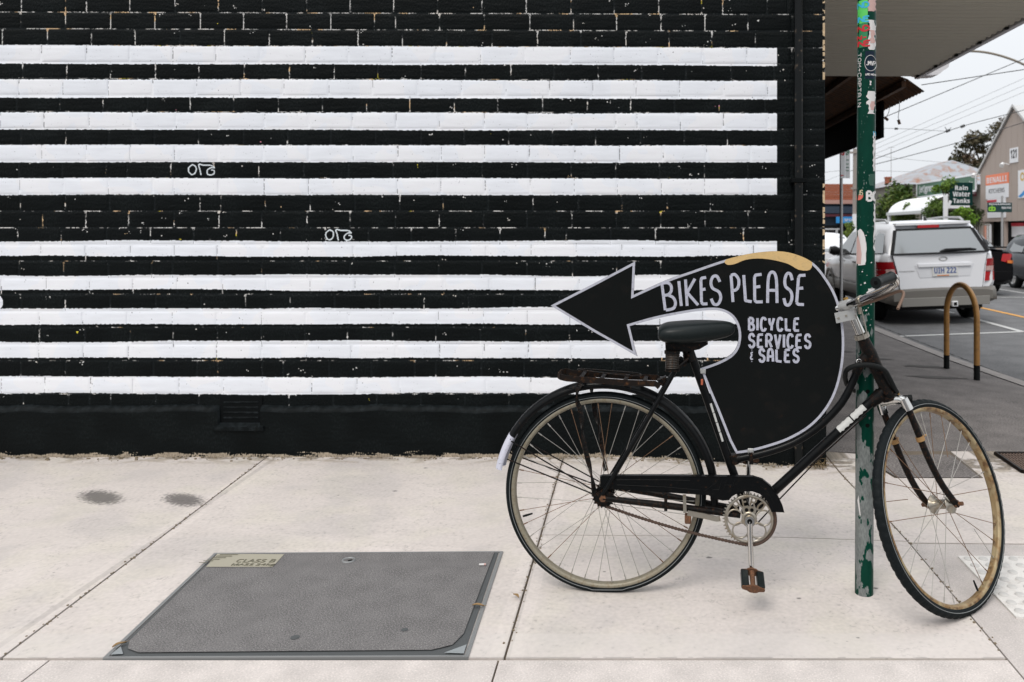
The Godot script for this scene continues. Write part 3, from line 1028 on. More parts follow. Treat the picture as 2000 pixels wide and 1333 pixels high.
func build_corner_building() -> void:
	var b := thing("corner_building", "black painted brick corner building with white stripes along its side wall", "building")
	var st := begin()
	# solid core behind the bricks, and the upper wall above the part the courses cover
	box(st, Vector3(-3.49, 1.25, WALL_Z - 0.15), Vector3(9.086, 2.66, 0.2948))
	obj("wall", st, M.painted_brick, b)
	st = begin()
	box(st, Vector3(-3.49, 3.6, WALL_Z - 0.15), Vector3(9.086, 2.04, 0.294))
	obj("upper_wall", st, M.dark_wall, b)
	st = begin()
	box(st, Vector3(0.9, 2.2, -13.0), Vector3(0.28, 4.8, 17.0))
	box(st, Vector3(-7.9, 2.2, -13.0), Vector3(0.28, 4.8, 17.0))
	box(st, Vector3(-3.5, 2.2, -21.6), Vector3(9.0, 4.8, 0.28))
	obj("street_front", st, M.dark_wall, b)
	st = begin()
	box(st, Vector3(-3.49, 4.66, -13.0), Vector3(9.2, 0.1, 17.6))
	obj("roof", st, M.dark_wall, b)
	worn("ledge_paint", Color(0.0035, 0.005, 0.0055), Color(0.013, 0.0165, 0.0185), Color(0.004, 0.005, 0.005), 0.4, 0.66, 0.03, 87, 1.6, 0.6)
	M.ledge_paint.metallic_specular = 0.2
	var kinds := []
	for i in 7:
		kinds.append(brick_mesh(100 + i))
	var left := begin()
	var made := 0
	var r := RandomNumberGenerator.new()
	r.seed = 17
	for k in range(-3, 22):
		var xs: Array = joints[k]
		for i in xs.size() - 1:
			var x0: float = xs[i] + 0.0045
			var x1: float = xs[i + 1] - 0.0045
			if i == xs.size() - 2:
				x1 = CORNER_X - 0.001
			var mid := (x0 + x1) / 2
			if mid < -5.25 or x1 - x0 < 0.03:
				continue
			var y := TOP_JOINT - (k + 0.5) * COURSE
			y += tilt(mid, y)
			if y < 0.28:
				continue
			var hgt := COURSE - 0.0085
			if y - hgt / 2 < 0.262:
				continue
			# the airbrick's opening
			var xf := Transform3D(Basis.from_euler(Vector3(r.randf_range(-0.010, 0.010), r.randf_range(-0.003, 0.003), 0)) * Basis.from_scale(Vector3(x1 - x0, hgt, 1)), Vector3(mid, y, WALL_Z + r.randf_range(-0.0009, 0.0009)))
			var mesh: Mesh = kinds[r.randi() % 7]
			var hidden := mid < -3.56 or (mid > -0.35 and mid < 1.05 and y < 1.1)
			if made < 300 and not hidden:
				many("brick", mesh, M.painted_brick, b, made, xf)
				made += 1
			else:
				left.append_from(mesh, 0, xf)
	var rest := obj("brickwork", left, M.painted_brick, b)
	rest.set_meta("kind", "stuff")
	# rendered plinth with a sloping top
	st = begin()
	var rings := []
	var ledges := []
	var stops := [-8.0, -6.0, -5.0]
	for i in 120:
		var sx := -4.2 + i * 0.044
		if absf(sx + 2.135) > 0.14 and sx < CORNER_X - 0.02:
			stops.append(sx)
	stops.append_array([-2.252, -2.251, -2.02, -2.019, CORNER_X])
	stops.sort()
	var uneven := noise(3.0, 88, 3)
	for x in stops:
		var low: bool = x > -2.2515 and x < -2.0195
		var top := 0.17 if low else 0.268
		var w := 0.014 * uneven.get_noise_1d(x)
		rings.append([Vector3(x, -0.12, WALL_Z + 0.026), Vector3(x, top - 0.024 + w, WALL_Z + 0.027)])
		ledges.append([Vector3(x, top - 0.024 + w, WALL_Z + 0.027), Vector3(x, top - 0.010 + w, WALL_Z + 0.023), Vector3(x, top + 0.008 + w, WALL_Z - 0.0), Vector3(x, top, WALL_Z - 0.06)])
	grid(st, rings, false)
	obj("plinth", st, M.painted_brick, b)
	st = begin()
	st.set_smooth_group(1)
	grid(st, ledges, false)
	st.set_smooth_group(-1)
	fan(st, [rings[-1][0], rings[-1][1], ledges[-1][1], ledges[-1][2], Vector3(CORNER_X, -0.12, WALL_Z - 0.06)])
	obj("plinth_ledge", st, M.ledge_paint, b)
	# airbrick with its sill
	var v := part("air_vent", b)
	st = begin()
	box(st, Vector3(-2.135, 0.252, WALL_Z - 0.002), Vector3(0.235, 0.155, 0.012), 0.003)
	obj("vent_frame", st, M.dark_wall, v)
	for i in 4:
		st = begin()
		box(st, Vector3(-2.135, 0.208 + 0.028 * i, WALL_Z + 0.004), Vector3(0.19, 0.010, 0.006), 0.002)
		obj("vent_bar", st, M.ledge_paint, v)
	st = begin()
	prism(st, [Vector2(0, 0.182), Vector2(0.034, 0.165), Vector2(0.034, 0.145), Vector2(0, 0.145)], -0.136, 0.136, Transform3D(Basis(Vector3(0, 0, 1), Vector3(0, 1, 0), Vector3(-1, 0, 0)), Vector3(-2.135, 0, WALL_Z + 0.004)))
	obj("vent_sill", st, M.ledge_paint, v)
	# square downpipe near the corner
	st = begin()
	box(st, Vector3(0.899, 1.55, WALL_Z + 0.036), Vector3(0.043, 3.2, 0.045), 0.008)
	obj("downpipe", st, M.downpipe, b)
	for y in [0.35, 1.5, 2.58]:
		st = begin()
		box(st, Vector3(0.899, y, WALL_Z + 0.036), Vector3(0.08, 0.025, 0.07), 0.003)
		obj("pipe_bracket", st, M.dark_wall, b)

# ---------------------------------------------------------------- awnings over the main street's footpath
func corrugated(st: SurfaceTool, a: Vector3, b: Vector3, c: Vector3, d: Vector3, pitch: float, deep: float) -> void:
	# ridges run from edge a-b to edge d-c; waves count along a-b
	var n := maxi(2, int(a.distance_to(b) / pitch) * 6)
	var up := (b - a).cross(d - a).normalized()
	if up.y > 0:
		up = -up
	var rings := []
	for i in n + 1:
		var t := float(i) / n
		var o := up * sin(TAU * i / 6.0) * deep
		rings.append([a.lerp(b, t) + o, d.lerp(c, t) + o])
	st.set_smooth_group(1)
	grid(st, rings, false)
	st.set_smooth_group(-1)

func build_awnings() -> void:
	var g := thing("awning", "grey corrugated awning over the footpath beside the black corner building", "awning")
	mat("soffit", Color(0.60, 0.565, 0.48), 0.6)
	mat("fascia", Color(0.66, 0.65, 0.67), 0.5)
	worn("brown_soffit", Color(0.10, 0.055, 0.03), Color(0.17, 0.075, 0.03), Color(0.05, 0.03, 0.02), 0.45, 0.65, 0.02, 90, 1.2, 0.7)
	var st := begin()
	corrugated(st, Vector3(1.055, 2.885, -4.36), Vector3(1.055, 2.885, -8.5), Vector3(3.02, 2.875, -8.5), Vector3(3.02, 2.875, -4.36), 0.1, 0.016)
	obj("soffit", st, M.soffit, g)
	st = begin()
	box(st, Vector3(2.05, 3.02, -6.43), Vector3(2.1, 0.06, 4.2))
	obj("roof_sheet", st, M.dark_wall, g)
	st = begin()
	box(st, Vector3(3.05, 2.96, -6.43), Vector3(0.05, 0.22, 4.2), 0.004)
	obj("fascia_board", st, M.fascia, g)
	for i in 8:
		st = begin()
		box(st, Vector3(3.012, 2.856, -4.9 - i * 0.5), Vector3(0.03, 0.02, 0.03), 0.003)
		obj("bolt", st, M.black, g)
	var h := thing("verandah", "rusty brown corrugated verandah with a black hanging fascia beyond the grey awning", "verandah")
	st = begin()
	var prof := [Vector2(1.055, 3.42), Vector2(1.8, 3.24), Vector2(2.5, 3.02), Vector2(2.95, 2.85), Vector2(3.13, 2.72)]
	for i in prof.size() - 1:
		corrugated(st, Vector3(prof[i].x, prof[i].y, -8.52), Vector3(prof[i].x, prof[i].y, -15.0), Vector3(prof[i + 1].x, prof[i + 1].y, -15.0), Vector3(prof[i + 1].x, prof[i + 1].y, -8.52), 0.1, 0.012)
	obj("soffit", st, M.brown_soffit, h)
	for i in 3:
		st = begin()
		var p: Vector2 = [Vector2(1.7, 3.2), Vector2(2.45, 2.98), Vector2(2.92, 2.80)][i]
		box(st, Vector3(p.x, p.y, -11.8), Vector3(0.05, 0.07, 6.5))
		obj("purlin", st, M.brown_soffit, h)
	st = begin()
	box(st, Vector3(3.02, 2.675, -14.3), Vector3(0.04, 0.65, 9.4), 0.004)
	obj("fascia_board", st, M.dark_wall, h)
	st = begin()
	box(st, Vector3(2.0, 3.5, -11.8), Vector3(2.0, 0.05, 6.6))
	obj("roof_sheet", st, M.dark_wall, h)
	st = begin()
	var gut := curve([Vector2(3.02, 2.83), Vector2(3.12, 2.81), Vector2(3.25, 2.82), Vector2(3.30, 2.86), Vector2(3.36, 2.90), Vector2(3.37, 2.98), Vector2(3.33, 2.99), Vector2(3.25, 2.93), Vector2(3.1, 2.88)], 2)
	prism(st, gut, -8.62, -8.45, Transform3D(Basis(), Vector3(0.0, 0.065, 0)))
	obj("gutter_end", st, M.fascia, h)
	for e in [[[Vector3(2.988, 2.685, -8.9), Vector3(2.988, 2.593, -8.9), Vector3(2.976, 2.502, -8.9), Vector3(2.982, 2.456, -8.9)], [Vector3(2.976, 2.467, -8.9), Vector3(2.993, 2.416, -8.9)]], [[Vector3(2.944, 2.659, -9.1), Vector3(2.932, 2.577, -9.1), Vector3(2.903, 2.524, -9.1)], [Vector3(2.885, 2.524, -9.1), Vector3(2.926, 2.489, -9.1)]]]:
		var c := thing("dangling_cable", "loose cable end hanging furthest left under the verandah edge" if used.has("dangling_cable") else "loose cable end hanging furthest right under the verandah edge", "cable")
		st = begin()
		tube(st, curve(e[0], 4), 0.004, 5)
		obj("wire", st, M.metal_grey, c)
		st = begin()
		tube(st, e[1], 0.016, 6)
		obj("connector", st, M.rust, c)

# ---------------------------------------------------------------- foliage
func foliage(st: SurfaceTool, c: Vector3, rad: Vector3, n: int, size: float, r: RandomNumberGenerator, tones: Array, lumps := 9) -> void:
	var hubs := []
	for i in lumps:
		var d := Vector3(r.randfn(), r.randfn(), r.randfn()).normalized()
		hubs.append([c + d * rad * r.randf_range(0.35, 0.8), r.randf_range(0.25, 0.5), tones[r.randi() % tones.size()]])
	for i in n:
		var h = hubs[r.randi() % lumps]
		var d := Vector3(r.randfn(), r.randfn(), r.randfn()).normalized()
		var p: Vector3 = h[0] + d * rad * h[1] * pow(r.randf(), 0.4)
		var t: Color = h[2] * r.randf_range(0.7, 1.35)
		t.a = 1.0
		var u := Vector3(r.randfn(), r.randfn() * 0.6, r.randfn()).normalized()
		var w := u.cross(Vector3(r.randfn(), r.randfn(), r.randfn())).normalized()
		var s := size * r.randf_range(0.6, 1.3)
		st.set_color(t)
		st.set_smooth_group(-1)
		quad(st, p - u * s, p - w * s * 0.45, p + u * s, p + w * s * 0.45)

func leaf_mat(called: String) -> StandardMaterial3D:
	var m := mat(called, Color.WHITE, 0.6)
	m.albedo_color = Color.WHITE
	m.vertex_color_use_as_albedo = true
	m.backlight_enabled = true
	m.backlight = Color(0.25, 0.25, 0.1)
	return m

# ---------------------------------------------------------------- across the main street
func plate(called: String, parent: Node, c: Vector3, s: Vector3, m: Material) -> MeshInstance3D:
	var st := begin()
	box(st, c, s, 0.004)
	return obj(called, st, m, parent)

func build_far_street() -> void:
	leaf_mat("leaf")
	mat("cladding", Color(0.36, 0.30, 0.265), 0.6)
	mat("sign_white", Color(0.72, 0.73, 0.76), 0.5)
	mat("sign_orange", Color(0.80, 0.22, 0.11), 0.5)
	mat("sign_green", Color(0.003, 0.030, 0.026), 0.5)
	mat("sign_dark", Color(0.02, 0.05, 0.05), 0.5)
	mat("sign_blue", Color(0.03, 0.26, 0.62), 0.5)
	mat("print_black", Color(0.02, 0.02, 0.022), 0.6)
	mat("print_green", Color(0.25, 0.55, 0.03), 0.6)
	mat("glass_dark", Color(0.013, 0.014, 0.015), 0.6)
	M.glass_dark.metallic_specular = 0.12
	var face_left := Basis(Vector3(0, 0, 1), Vector3(0, 1, 0), Vector3(-1, 0, 0))   # text on a wall that faces -x
	# the gabled shed, number 121
	var b := thing("gabled_shed", "beige clad gabled shed marked 121 with kitchen signs across the street", "building", Vector3(16, 0, -33.2))
	var st := begin()
	var out := [Vector2(-3.25, 1.62), Vector2(-3.25, 3.95), Vector2(0, 6.32), Vector2(3.25, 3.95), Vector2(3.25, 1.62)]
	var n := 13
	for i in n:       # vertical sheets with small gaps between them
		var x0 := -3.25 + 6.5 * i / n
		var x1 := -3.25 + 6.5 * (i + 1) / n
		for q in Geometry2D.intersect_polygons(PackedVector2Array(out), PackedVector2Array([Vector2(x0 + 0.008, 0), Vector2(x1 - 0.008, 0), Vector2(x1 - 0.008, 9), Vector2(x0 + 0.008, 9)])):
			st = begin()
			prism(st, q, 0.0, 0.05, Transform3D(face_left, Vector3.ZERO))
			obj("cladding_sheet", st, M.cladding, b)
	st = begin()
	prism(st, out, -14.0, -0.01, Transform3D(face_left, Vector3.ZERO))
	obj("wall", st, M.cladding, b)
	st = begin()
	for s in [-1.0, 1.0]:
		var a := Vector3(-0.15, 6.45, 0)
		var e := Vector3(-0.15, 3.82, s * 3.45)
		quad(st, a, e, e + Vector3(14.3, 0, 0), a + Vector3(14.3, 0, 0))
		quad(st, a + Vector3(0, 0.06, 0), e + Vector3(0, 0.06, 0), e + Vector3(0, -0.06, 0), a + Vector3(0, -0.06, 0))
	mat("zinc", Color(0.5, 0.5, 0.5), 0.5)
	obj("roof", st, M.zinc, b)
	plate("shopfront", b, Vector3(0.4, 0.6, 0.4), Vector3(0.1, 2.2, 6.4), M.glass_dark)
	plate("sill", b, Vector3(0.1, 0.0, 0), Vector3(0.3, 0.9, 6.5), M.cladding)
	for z in [-3.2, -1.0, 1.2, 3.2]:
		plate("post", b, Vector3(0.06, 0.6, z), Vector3(0.12, 2.1, 0.14), M.cladding)
	plate("door_panel", b, Vector3(0.02, 0.75, -2.62), Vector3(0.05, 1.5, 0.62), M.sign_white)
	plate("door_stripe", b, Vector3(-0.01, 0.75, -2.85), Vector3(0.03, 1.4, 0.16), M.sign_orange)
	plate("window_banner", b, Vector3(0.3, 1.2, -0.4), Vector3(0.03, 0.5, 1.1), M.sign_white)
	plate("window_banner", b, Vector3(0.28, 1.47, -0.4), Vector3(0.03, 0.14, 1.1), mat("sign_red", Color(0.5, 0.02, 0.04), 0.5))
	for e in [[-3.3, 3.75], [-0.5, 4.0]]:
		st = begin()
		tube(st, [Vector3(0, e[1], e[0]), Vector3(-0.35, e[1] + 0.06, e[0] + 0.1)], 0.03, 6)
		tube(st, [Vector3(-0.35, e[1] + 0.06, e[0] + 0.1), Vector3(-0.45, e[1] - 0.06, e[0] + 0.2)], [0.06, 0.1], 8)
		obj("flood_lamp", st, M.white, b)
	var s1 := thing("number_sign", "small white panel reading 121 high on the beige gable", "sign", Vector3(15.93, 0, -33.2))
	plate("panel", s1, Vector3(0, 4.36, 0), Vector3(0.03, 0.62, 0.72), M.sign_white)
	print_text("lettering", "121", 0.36, M.print_black, s1, Transform3D(face_left, Vector3(-0.02, 4.42, 0)), 0.52, "Droid Sans", 700)
	var s2 := thing("kitchen_sign", "orange and white panel reading BENALLI KITCHENS on the beige shed", "sign", Vector3(15.93, 0, -34.75))
	plate("panel", s2, Vector3(0, 2.93, 0), Vector3(0.03, 0.60, 2.15), M.sign_white)
	plate("orange_panel", s2, Vector3(0, 3.46, 0), Vector3(0.032, 0.45, 2.15), M.sign_orange)
	print_text("lettering", "BENALLI", 0.25, M.sign_white, s2, Transform3D(face_left, Vector3(-0.02, 3.45, 0)), 1.9)
	print_text("lettering", "KITCHENS", 0.19, M.print_black, s2, Transform3D(face_left, Vector3(-0.02, 2.96, 0)), 1.5, "Droid Sans", 400)
	var s3 := thing("lower_shop_panel", "white panel with a red line under the kitchen sign on the beige shed", "sign", Vector3(15.93, 0, -34.8))
	plate("panel", s3, Vector3(0, 2.2, 0), Vector3(0.03, 0.85, 1.75), M.sign_white)
	plate("red_bar", s3, Vector3(-0.02, 2.52, -0.4), Vector3(0.02, 0.1, 0.9), M.sign_red)
	var s4 := thing("poster", "white poster with blue wave and yellow ring at the shed's right end", "poster", Vector3(15.93, 0, -32.35))
	plate("sheet", s4, Vector3(0, 3.12, 0), Vector3(0.03, 1.15, 0.95), M.sign_white)
	st = begin()
	prism(st, [Vector2(-0.45, 2.62), Vector2(-0.2, 2.72), Vector2(0.45, 3.05), Vector2(0.45, 2.85), Vector2(-0.2, 2.58)], 0, 0.01, Transform3D(face_left, Vector3(-0.016, 0, 0)))
	obj("blue_wave", st, M.sign_blue, s4)
	st = begin()
	lathe(st, [Vector2(0.18, 0), Vector2(0.12, 0.008), Vector2(0.1, 0)], 20)
	obj("yellow_ring", st, mat("sign_yellow", Color(0.6, 0.4, 0.1), 0.5), s4, Transform3D(face_left, Vector3(-0.02, 3.42, -0.1)))
	# green fronted shop with its white bullnose verandah
	var gs := thing("green_shop", "low shop with a long green and white signboard behind the white SUV", "building", Vector3(15.95, 0, -40.4))
	plate("wall", gs, Vector3(4.0, 1.4, 0), Vector3(7.8, 3.8, 7.7), mat("shop_wall", Color(0.25, 0.235, 0.21), 0.8))
	plate("shopfront", gs, Vector3(0.06, 1.0, 0), Vector3(0.1, 2.4, 7.2), M.glass_dark)
	mat("sign_sage", Color(0.065, 0.145, 0.095), 0.6)
	plate("signboard", gs, Vector3(-0.1, 3.42, 0), Vector3(0.08, 0.70, 7.5), M.sign_sage)
	for y in [3.05, 3.80]:
		plate("signboard_trim", gs, Vector3(-0.14, y, 0), Vector3(0.06, 0.08, 7.6), M.sign_white)
	for z in [-3.8, 3.8]:
		plate("signboard_trim", gs, Vector3(-0.14, 3.42, z), Vector3(0.05, 0.66, 0.1), M.sign_white)
	print_text("lettering", "(et)green", 0.5, M.sign_white, gs, Transform3D(face_left, Vector3(-0.16, 3.41, -2.2)), 2.4)
	print_text("lettering", "tanks", 0.26, M.sign_white, gs, Transform3D(face_left, Vector3(-0.16, 3.42, 3.0)), 1.0, "Droid Sans", 400)
	plate("maroon_board", gs, Vector3(-0.1, 2.9, 3.2), Vector3(0.06, 0.2, 1.0), mat("maroon", Color(0.08, 0.012, 0.02), 0.6))
	var vr := thing("white_verandah", "white curved verandah roof on slim posts in front of the green shop", "verandah")
	st = begin()
	var prof := curve([Vector2(13.5, 2.15), Vector2(13.68, 2.46), Vector2(14.1, 2.72), Vector2(14.8, 2.88), Vector2(15.8, 2.93)], 3)
	for i in prof.size() - 1:
		corrugated(st, Vector3(prof[i].x, prof[i].y, -36.6), Vector3(prof[i].x, prof[i].y, -42.0), Vector3(prof[i + 1].x, prof[i + 1].y, -42.0), Vector3(prof[i + 1].x, prof[i + 1].y, -36.6), 0.3, 0.015)
	obj("roof_sheet", st, M.white, vr)
	plate("gutter", vr, Vector3(13.48, 2.08, -39.3), Vector3(0.12, 0.15, 5.5), mat("dull_white", Color(0.5, 0.52, 0.52), 0.5))
	for z in [-41.8, -36.8]:
		plate("post", vr, Vector3(13.5, 0.9, z), Vector3(0.14, 2.3, 0.14), M.sign_white)
	var tanks := thing("hanging_sign", "dark green square sign reading Rain Water Tanks", "sign", Vector3(14.05, 2.785, -34))
	plate("panel", tanks, Vector3.ZERO, Vector3(0.97, 0.97, 0.08), M.sign_green)
	for e in [["Rain", 0.26, 0.54], ["Water", -0.01, 0.73], ["Tanks", -0.29, 0.71]]:
		print_text("lettering", e[0], 0.2, M.sign_white, tanks, Transform3D(Basis(), Vector3(0, e[1], 0.045)), e[2])
	plate("post", tanks, Vector3(-0.68, -1.6, 0.05), Vector3(0.16, 3.1, 0.12), M.sign_white)
	plate("beam", tanks, Vector3(-0.2, -0.56, 0), Vector3(1.1, 0.12, 0.12), M.sign_white)
	st = begin()
	strap(st, [Vector3(-0.68, -0.75, 0.02), Vector3(-0.45, -0.3, 0.02)], Vector3.BACK, 0.1, 0.1)
	obj("brace", st, M.sign_white, tanks)
	# house with a rust-streaked hipped roof
	var hs := thing("old_house", "old house with a rust streaked grey hipped iron roof and brick chimney", "house", Vector3(19.5, 0, -52))
	plate("wall", hs, Vector3(0, 1.7, 0), Vector3(6.6, 4.6, 9.0), M.shop_wall)
	worn("rusty_roof", Color(0.30, 0.32, 0.35), Color(0.26, 0.19, 0.16), Color(0.26, 0.09, 0.035), 0.5, 0.62, 0.02, 91, 0.22, 0.55)
	st = begin()
	var e0 := [Vector3(-3.7, 3.95, 5), Vector3(3.7, 3.95, 5), Vector3(3.7, 3.95, -5), Vector3(-3.7, 3.95, -5)]
	var rg := [Vector3(0.6, 5.65, 2.0), Vector3(0.6, 5.65, -2.0)]
	tri(st, e0[0], rg[0], e0[1])
	quad(st, e0[1], rg[0], rg[1], e0[2])
	tri(st, e0[2], rg[1], e0[3])
	quad(st, e0[3], rg[1], rg[0], e0[0])
	obj("roof", st, M.rusty_roof, hs)
	worn("far_brick", Color(0.30, 0.09, 0.045), Color(0.24, 0.075, 0.04), Color(0.36, 0.14, 0.08), 0.4, 0.65, 0.06, 92, 0.8, 0.9)
	st = begin()
	box(st, Vector3(-2.78, 4.2, 0), Vector3(0.32, 0.9, 0.4))
	box(st, Vector3(-2.78, 4.66, 0), Vector3(0.38, 0.1, 0.46))
	obj("chimney", st, M.far_brick, hs)
	var hs2 := thing("second_house", "far house with a brown rusted roof right of the grey hipped roof", "house", Vector3(24.5, 0, -60))
	plate("wall", hs2, Vector3(0, 1.9, 0), Vector3(4.6, 4.8, 7), M.shop_wall)
	st = begin()
	prism(st, [Vector2(-2.7, 4.2), Vector2(0, 5.15), Vector2(2.7, 4.2)], -3.8, 3.8)
	obj("roof", st, M.rusty_roof, hs2)
	# brick and blue shops at the end of the view
	var bs := thing("brick_shop", "red brick shop with a dark front and blue signboard far down the street", "building", Vector3(15.9, 0, -60))
	plate("wall", bs, Vector3(0, 1.7, -4), Vector3(3.6, 4.3, 8), mat("slate_front", Color(0.035, 0.05, 0.07), 0.6))
	for j in 6:
		plate("parapet_course", bs, Vector3(0, 3.62 + j * 0.2, 0.03 + 0.01 * (j % 2)), Vector3(3.62, 0.19, 0.16), M.far_brick)
	plate("cornice", bs, Vector3(0, 3.36, 0.1), Vector3(3.7, 0.3, 0.3), mat("pink_stone", Color(0.42, 0.24, 0.2), 0.8))
	plate("awning_board", bs, Vector3(0, 2.75, 0.3), Vector3(3.6, 0.5, 0.5), mat("navy_board", Color(0.04, 0.055, 0.08), 0.6))
	plate("maroon_band", bs, Vector3(0, 2.35, 0.3), Vector3(3.6, 0.2, 0.4), M.maroon)
	plate("signboard", bs, Vector3(0.2, 2.0, 0.5), Vector3(1.7, 0.48, 0.08), M.sign_blue)
	print_text("lettering", "SPORT", 0.2, M.sign_white, bs, Transform3D(Basis(), Vector3(0.4, 2.0, 0.56)), 0.9)
	plate("shopfront", bs, Vector3(0, 0.8, 0.05), Vector3(3.3, 1.6, 0.1), M.glass_dark)
	var bl := thing("blue_shop", "bright blue rendered shop behind the green post", "building", Vector3(18.3, 0, -58.5))
	plate("wall", bl, Vector3(0, 1.6, -3), Vector3(2.5, 4.2, 6), mat("blue_wall", Color(0.05, 0.36, 0.62), 0.7))
	plate("parapet", bl, Vector3(0.0, 3.95, -0.1), Vector3(2.2, 0.6, 0.3), mat("pale_blue", Color(0.28, 0.45, 0.75), 0.7))
	plate("cornice", bl, Vector3(0, 3.5, 0.1), Vector3(2.6, 0.16, 0.3), M.blue_wall)
	plate("shopfront", bl, Vector3(-0.2, 0.7, 0.02), Vector3(1.2, 1.6, 0.1), M.glass_dark)
	# plants
	var r := RandomNumberGenerator.new()
	r.seed = 77
	var gm: StandardMaterial3D = M.leaf
	var ivy := [Color(0.05, 0.10, 0.012), Color(0.085, 0.135, 0.018), Color(0.12, 0.16, 0.03), Color(0.03, 0.06, 0.01)]
	for e in [
		["hedge", "tall dense green ivy hedge directly right of the green post", Vector3(14.75, 1.85, -44.6), Vector3(1.2, 2.45, 0.9), 9500, 0.13, ivy, "hedge"],
		["climbing_plant", "light green climbing plant spilling over the Rain Water Tanks sign", Vector3(13.55, 3.12, -34.25), Vector3(0.68, 0.48, 0.4), 1500, 0.06, [Color(0.11, 0.20, 0.02), Color(0.15, 0.25, 0.035), Color(0.07, 0.12, 0.015)], "plant"],
		["climbing_plant", "thin green shoots on the middle of the white verandah roof", Vector3(13.72, 2.42, -39.5), Vector3(0.28, 0.24, 0.4), 260, 0.06, [Color(0.12, 0.21, 0.02), Color(0.09, 0.15, 0.02)], "plant"],
		["shrub", "bushy green shrub under the middle of the white verandah", Vector3(13.75, 2.0, -36.2), Vector3(0.72, 0.7, 0.6), 1900, 0.075, [Color(0.08, 0.16, 0.015), Color(0.12, 0.2, 0.03), Color(0.05, 0.1, 0.01)], "shrub"],
		["shrub", "darker shrub at the far end of the white verandah", Vector3(14.1, 1.7, -41.0), Vector3(0.9, 0.7, 0.6), 1300, 0.08, [Color(0.06, 0.11, 0.012), Color(0.08, 0.13, 0.02)], "shrub"],
		["shrub", "round bright green shrub right above the white SUV's roof edge", Vector3(13.55, 1.8, -32.6), Vector3(0.62, 0.5, 0.5), 1500, 0.06, [Color(0.11, 0.22, 0.01), Color(0.15, 0.27, 0.02), Color(0.07, 0.14, 0.01)], "shrub"],
		["shrub", "dark shrub below the Rain Water Tanks sign", Vector3(14.75, 1.85, -34.6), Vector3(0.55, 0.7, 0.4), 1000, 0.075, [Color(0.02, 0.035, 0.01), Color(0.03, 0.05, 0.012)], "shrub"],
		["shrub", "small yellow green shrub beside the brick shop seen left of the green post", Vector3(13.3, 1.2, -48.6), Vector3(0.5, 0.75, 0.5), 800, 0.07, [Color(0.14, 0.2, 0.02), Color(0.1, 0.16, 0.02)], "shrub"]]:
		var o := thing(e[0], e[1], e[7])
		st = begin()
		foliage(st, e[2], e[3], e[4], e[5], r, e[6], 60 if e[0] == "hedge" else 12)
		obj("foliage", st, gm, o)
		st = begin()
		for k in 5:
			var c: Vector3 = e[2]
			tube(st, [Vector3(c.x + r.randf_range(-0.2, 0.2), -0.4 if e[0] != "climbing_plant" else c.y - 0.4, c.z), c + Vector3(r.randf_range(-0.5, 0.5), r.randf_range(0, 0.4), 0) * e[3]], 0.02, 5)
		obj("stem", st, mat("stem", Color(0.06, 0.045, 0.03), 0.9), o)
	if true:
		var o := thing("gum_tree", "dark olive eucalyptus tree with gaps in its crown left of the beige gable", "tree", Vector3(28.8, 1.15, -66))
		st = begin()
		var hub := [Vector3(-2.6, 4.8, 0), Vector3(-1.2, 6.0, 0), Vector3(0.2, 7.4, 0), Vector3(1.6, 8.2, 0), Vector3(2.6, 7.2, 0.5), Vector3(1.8, 5.6, 0), Vector3(0.3, 5.2, 0), Vector3(3.6, 6.3, 0), Vector3(-1.9, 4.9, 0.4), Vector3(-0.6, 5.2, 0.2), Vector3(-0.8, 7.6, 0.3), Vector3(3.0, 8.6, 0)]
		for h in hub:
			foliage(st, h, Vector3(1.8, 1.05, 1.4), 900, 0.15, r, [Color(0.05, 0.05, 0.022), Color(0.075, 0.062, 0.03), Color(0.035, 0.035, 0.015), Color(0.11, 0.075, 0.045)], 8)
		obj("crown", st, gm, o)
		st = begin()
		tube(st, [Vector3(0.6, 0, 0), Vector3(0.7, 2.5, 0), Vector3(0.5, 4.2, 0)], [0.32, 0.24, 0.2], 8)
		obj("trunk", st, M.stem, o)
		for h in hub:
			st = begin()
			tube(st, curve([Vector3(0.5, 3.6, 0), Vector3(0.5, 4.0, 0).lerp(h, 0.4) + Vector3(0, 0.3, 0), h], 3), [0.14, 0.12, 0.1, 0.08, 0.06, 0.05, 0.03], 6)
			obj("limb", st, M.stem, o)
	# iron picket fence between the shops
	var fence := thing("picket_fence", "pale picket fence between the green shop and the beige shed", "fence")
	for i in 8:
		plate("picket", fence, Vector3(14.85 + i * 0.08, 0.9, -34.4), Vector3(0.035, 1.3 + 0.04 * (i % 2), 0.02), M.shop_wall)
	for y in [0.6, 1.45]:
		plate("rail", fence, Vector3(15.13, y, -34.43), Vector3(0.7, 0.04, 0.02), M.shop_wall)
	# street-side blade sign on its post, and the timber power pole
	var ss := thing("blade_sign", "dark sign with a green emblem on a thin grey post before the beige shed", "sign", Vector3(11.43, -0.3, -24.8))
	st = begin()
	tube(st, [Vector3(0.1, 0, 0), Vector3(0.1, 2.6, 0)], 0.035, 8)
	obj("post", st, M.metal_grey, ss)
	plate("panel", ss, Vector3(0, 2.24, 0.05), Vector3(0.76, 0.3, 0.03), M.sign_dark)
	print_text("lettering", "Kitchens & Bathrooms", 0.055, M.sign_white, ss, Transform3D(Basis(), Vector3(0.0, 2.345, 0.07)), 0.68)
	print_text("lettering", "9383 9122", 0.06, M.sign_white, ss, Transform3D(Basis(), Vector3(0.2, 2.23, 0.07)), 0.3)
	st = begin()
	lathe(st, [Vector2(0.07, 0), Vector2(0.045, 0.012), Vector2(0.03, 0)], 18)
	obj("emblem_ring", st, M.print_green, ss, Transform3D(Basis(), Vector3(-0.29, 2.19, 0.066)))
	st = begin()
	lathe(st, [Vector2(0.07, 0), Vector2(0.045, 0.012), Vector2(0.03, 0)], 18)
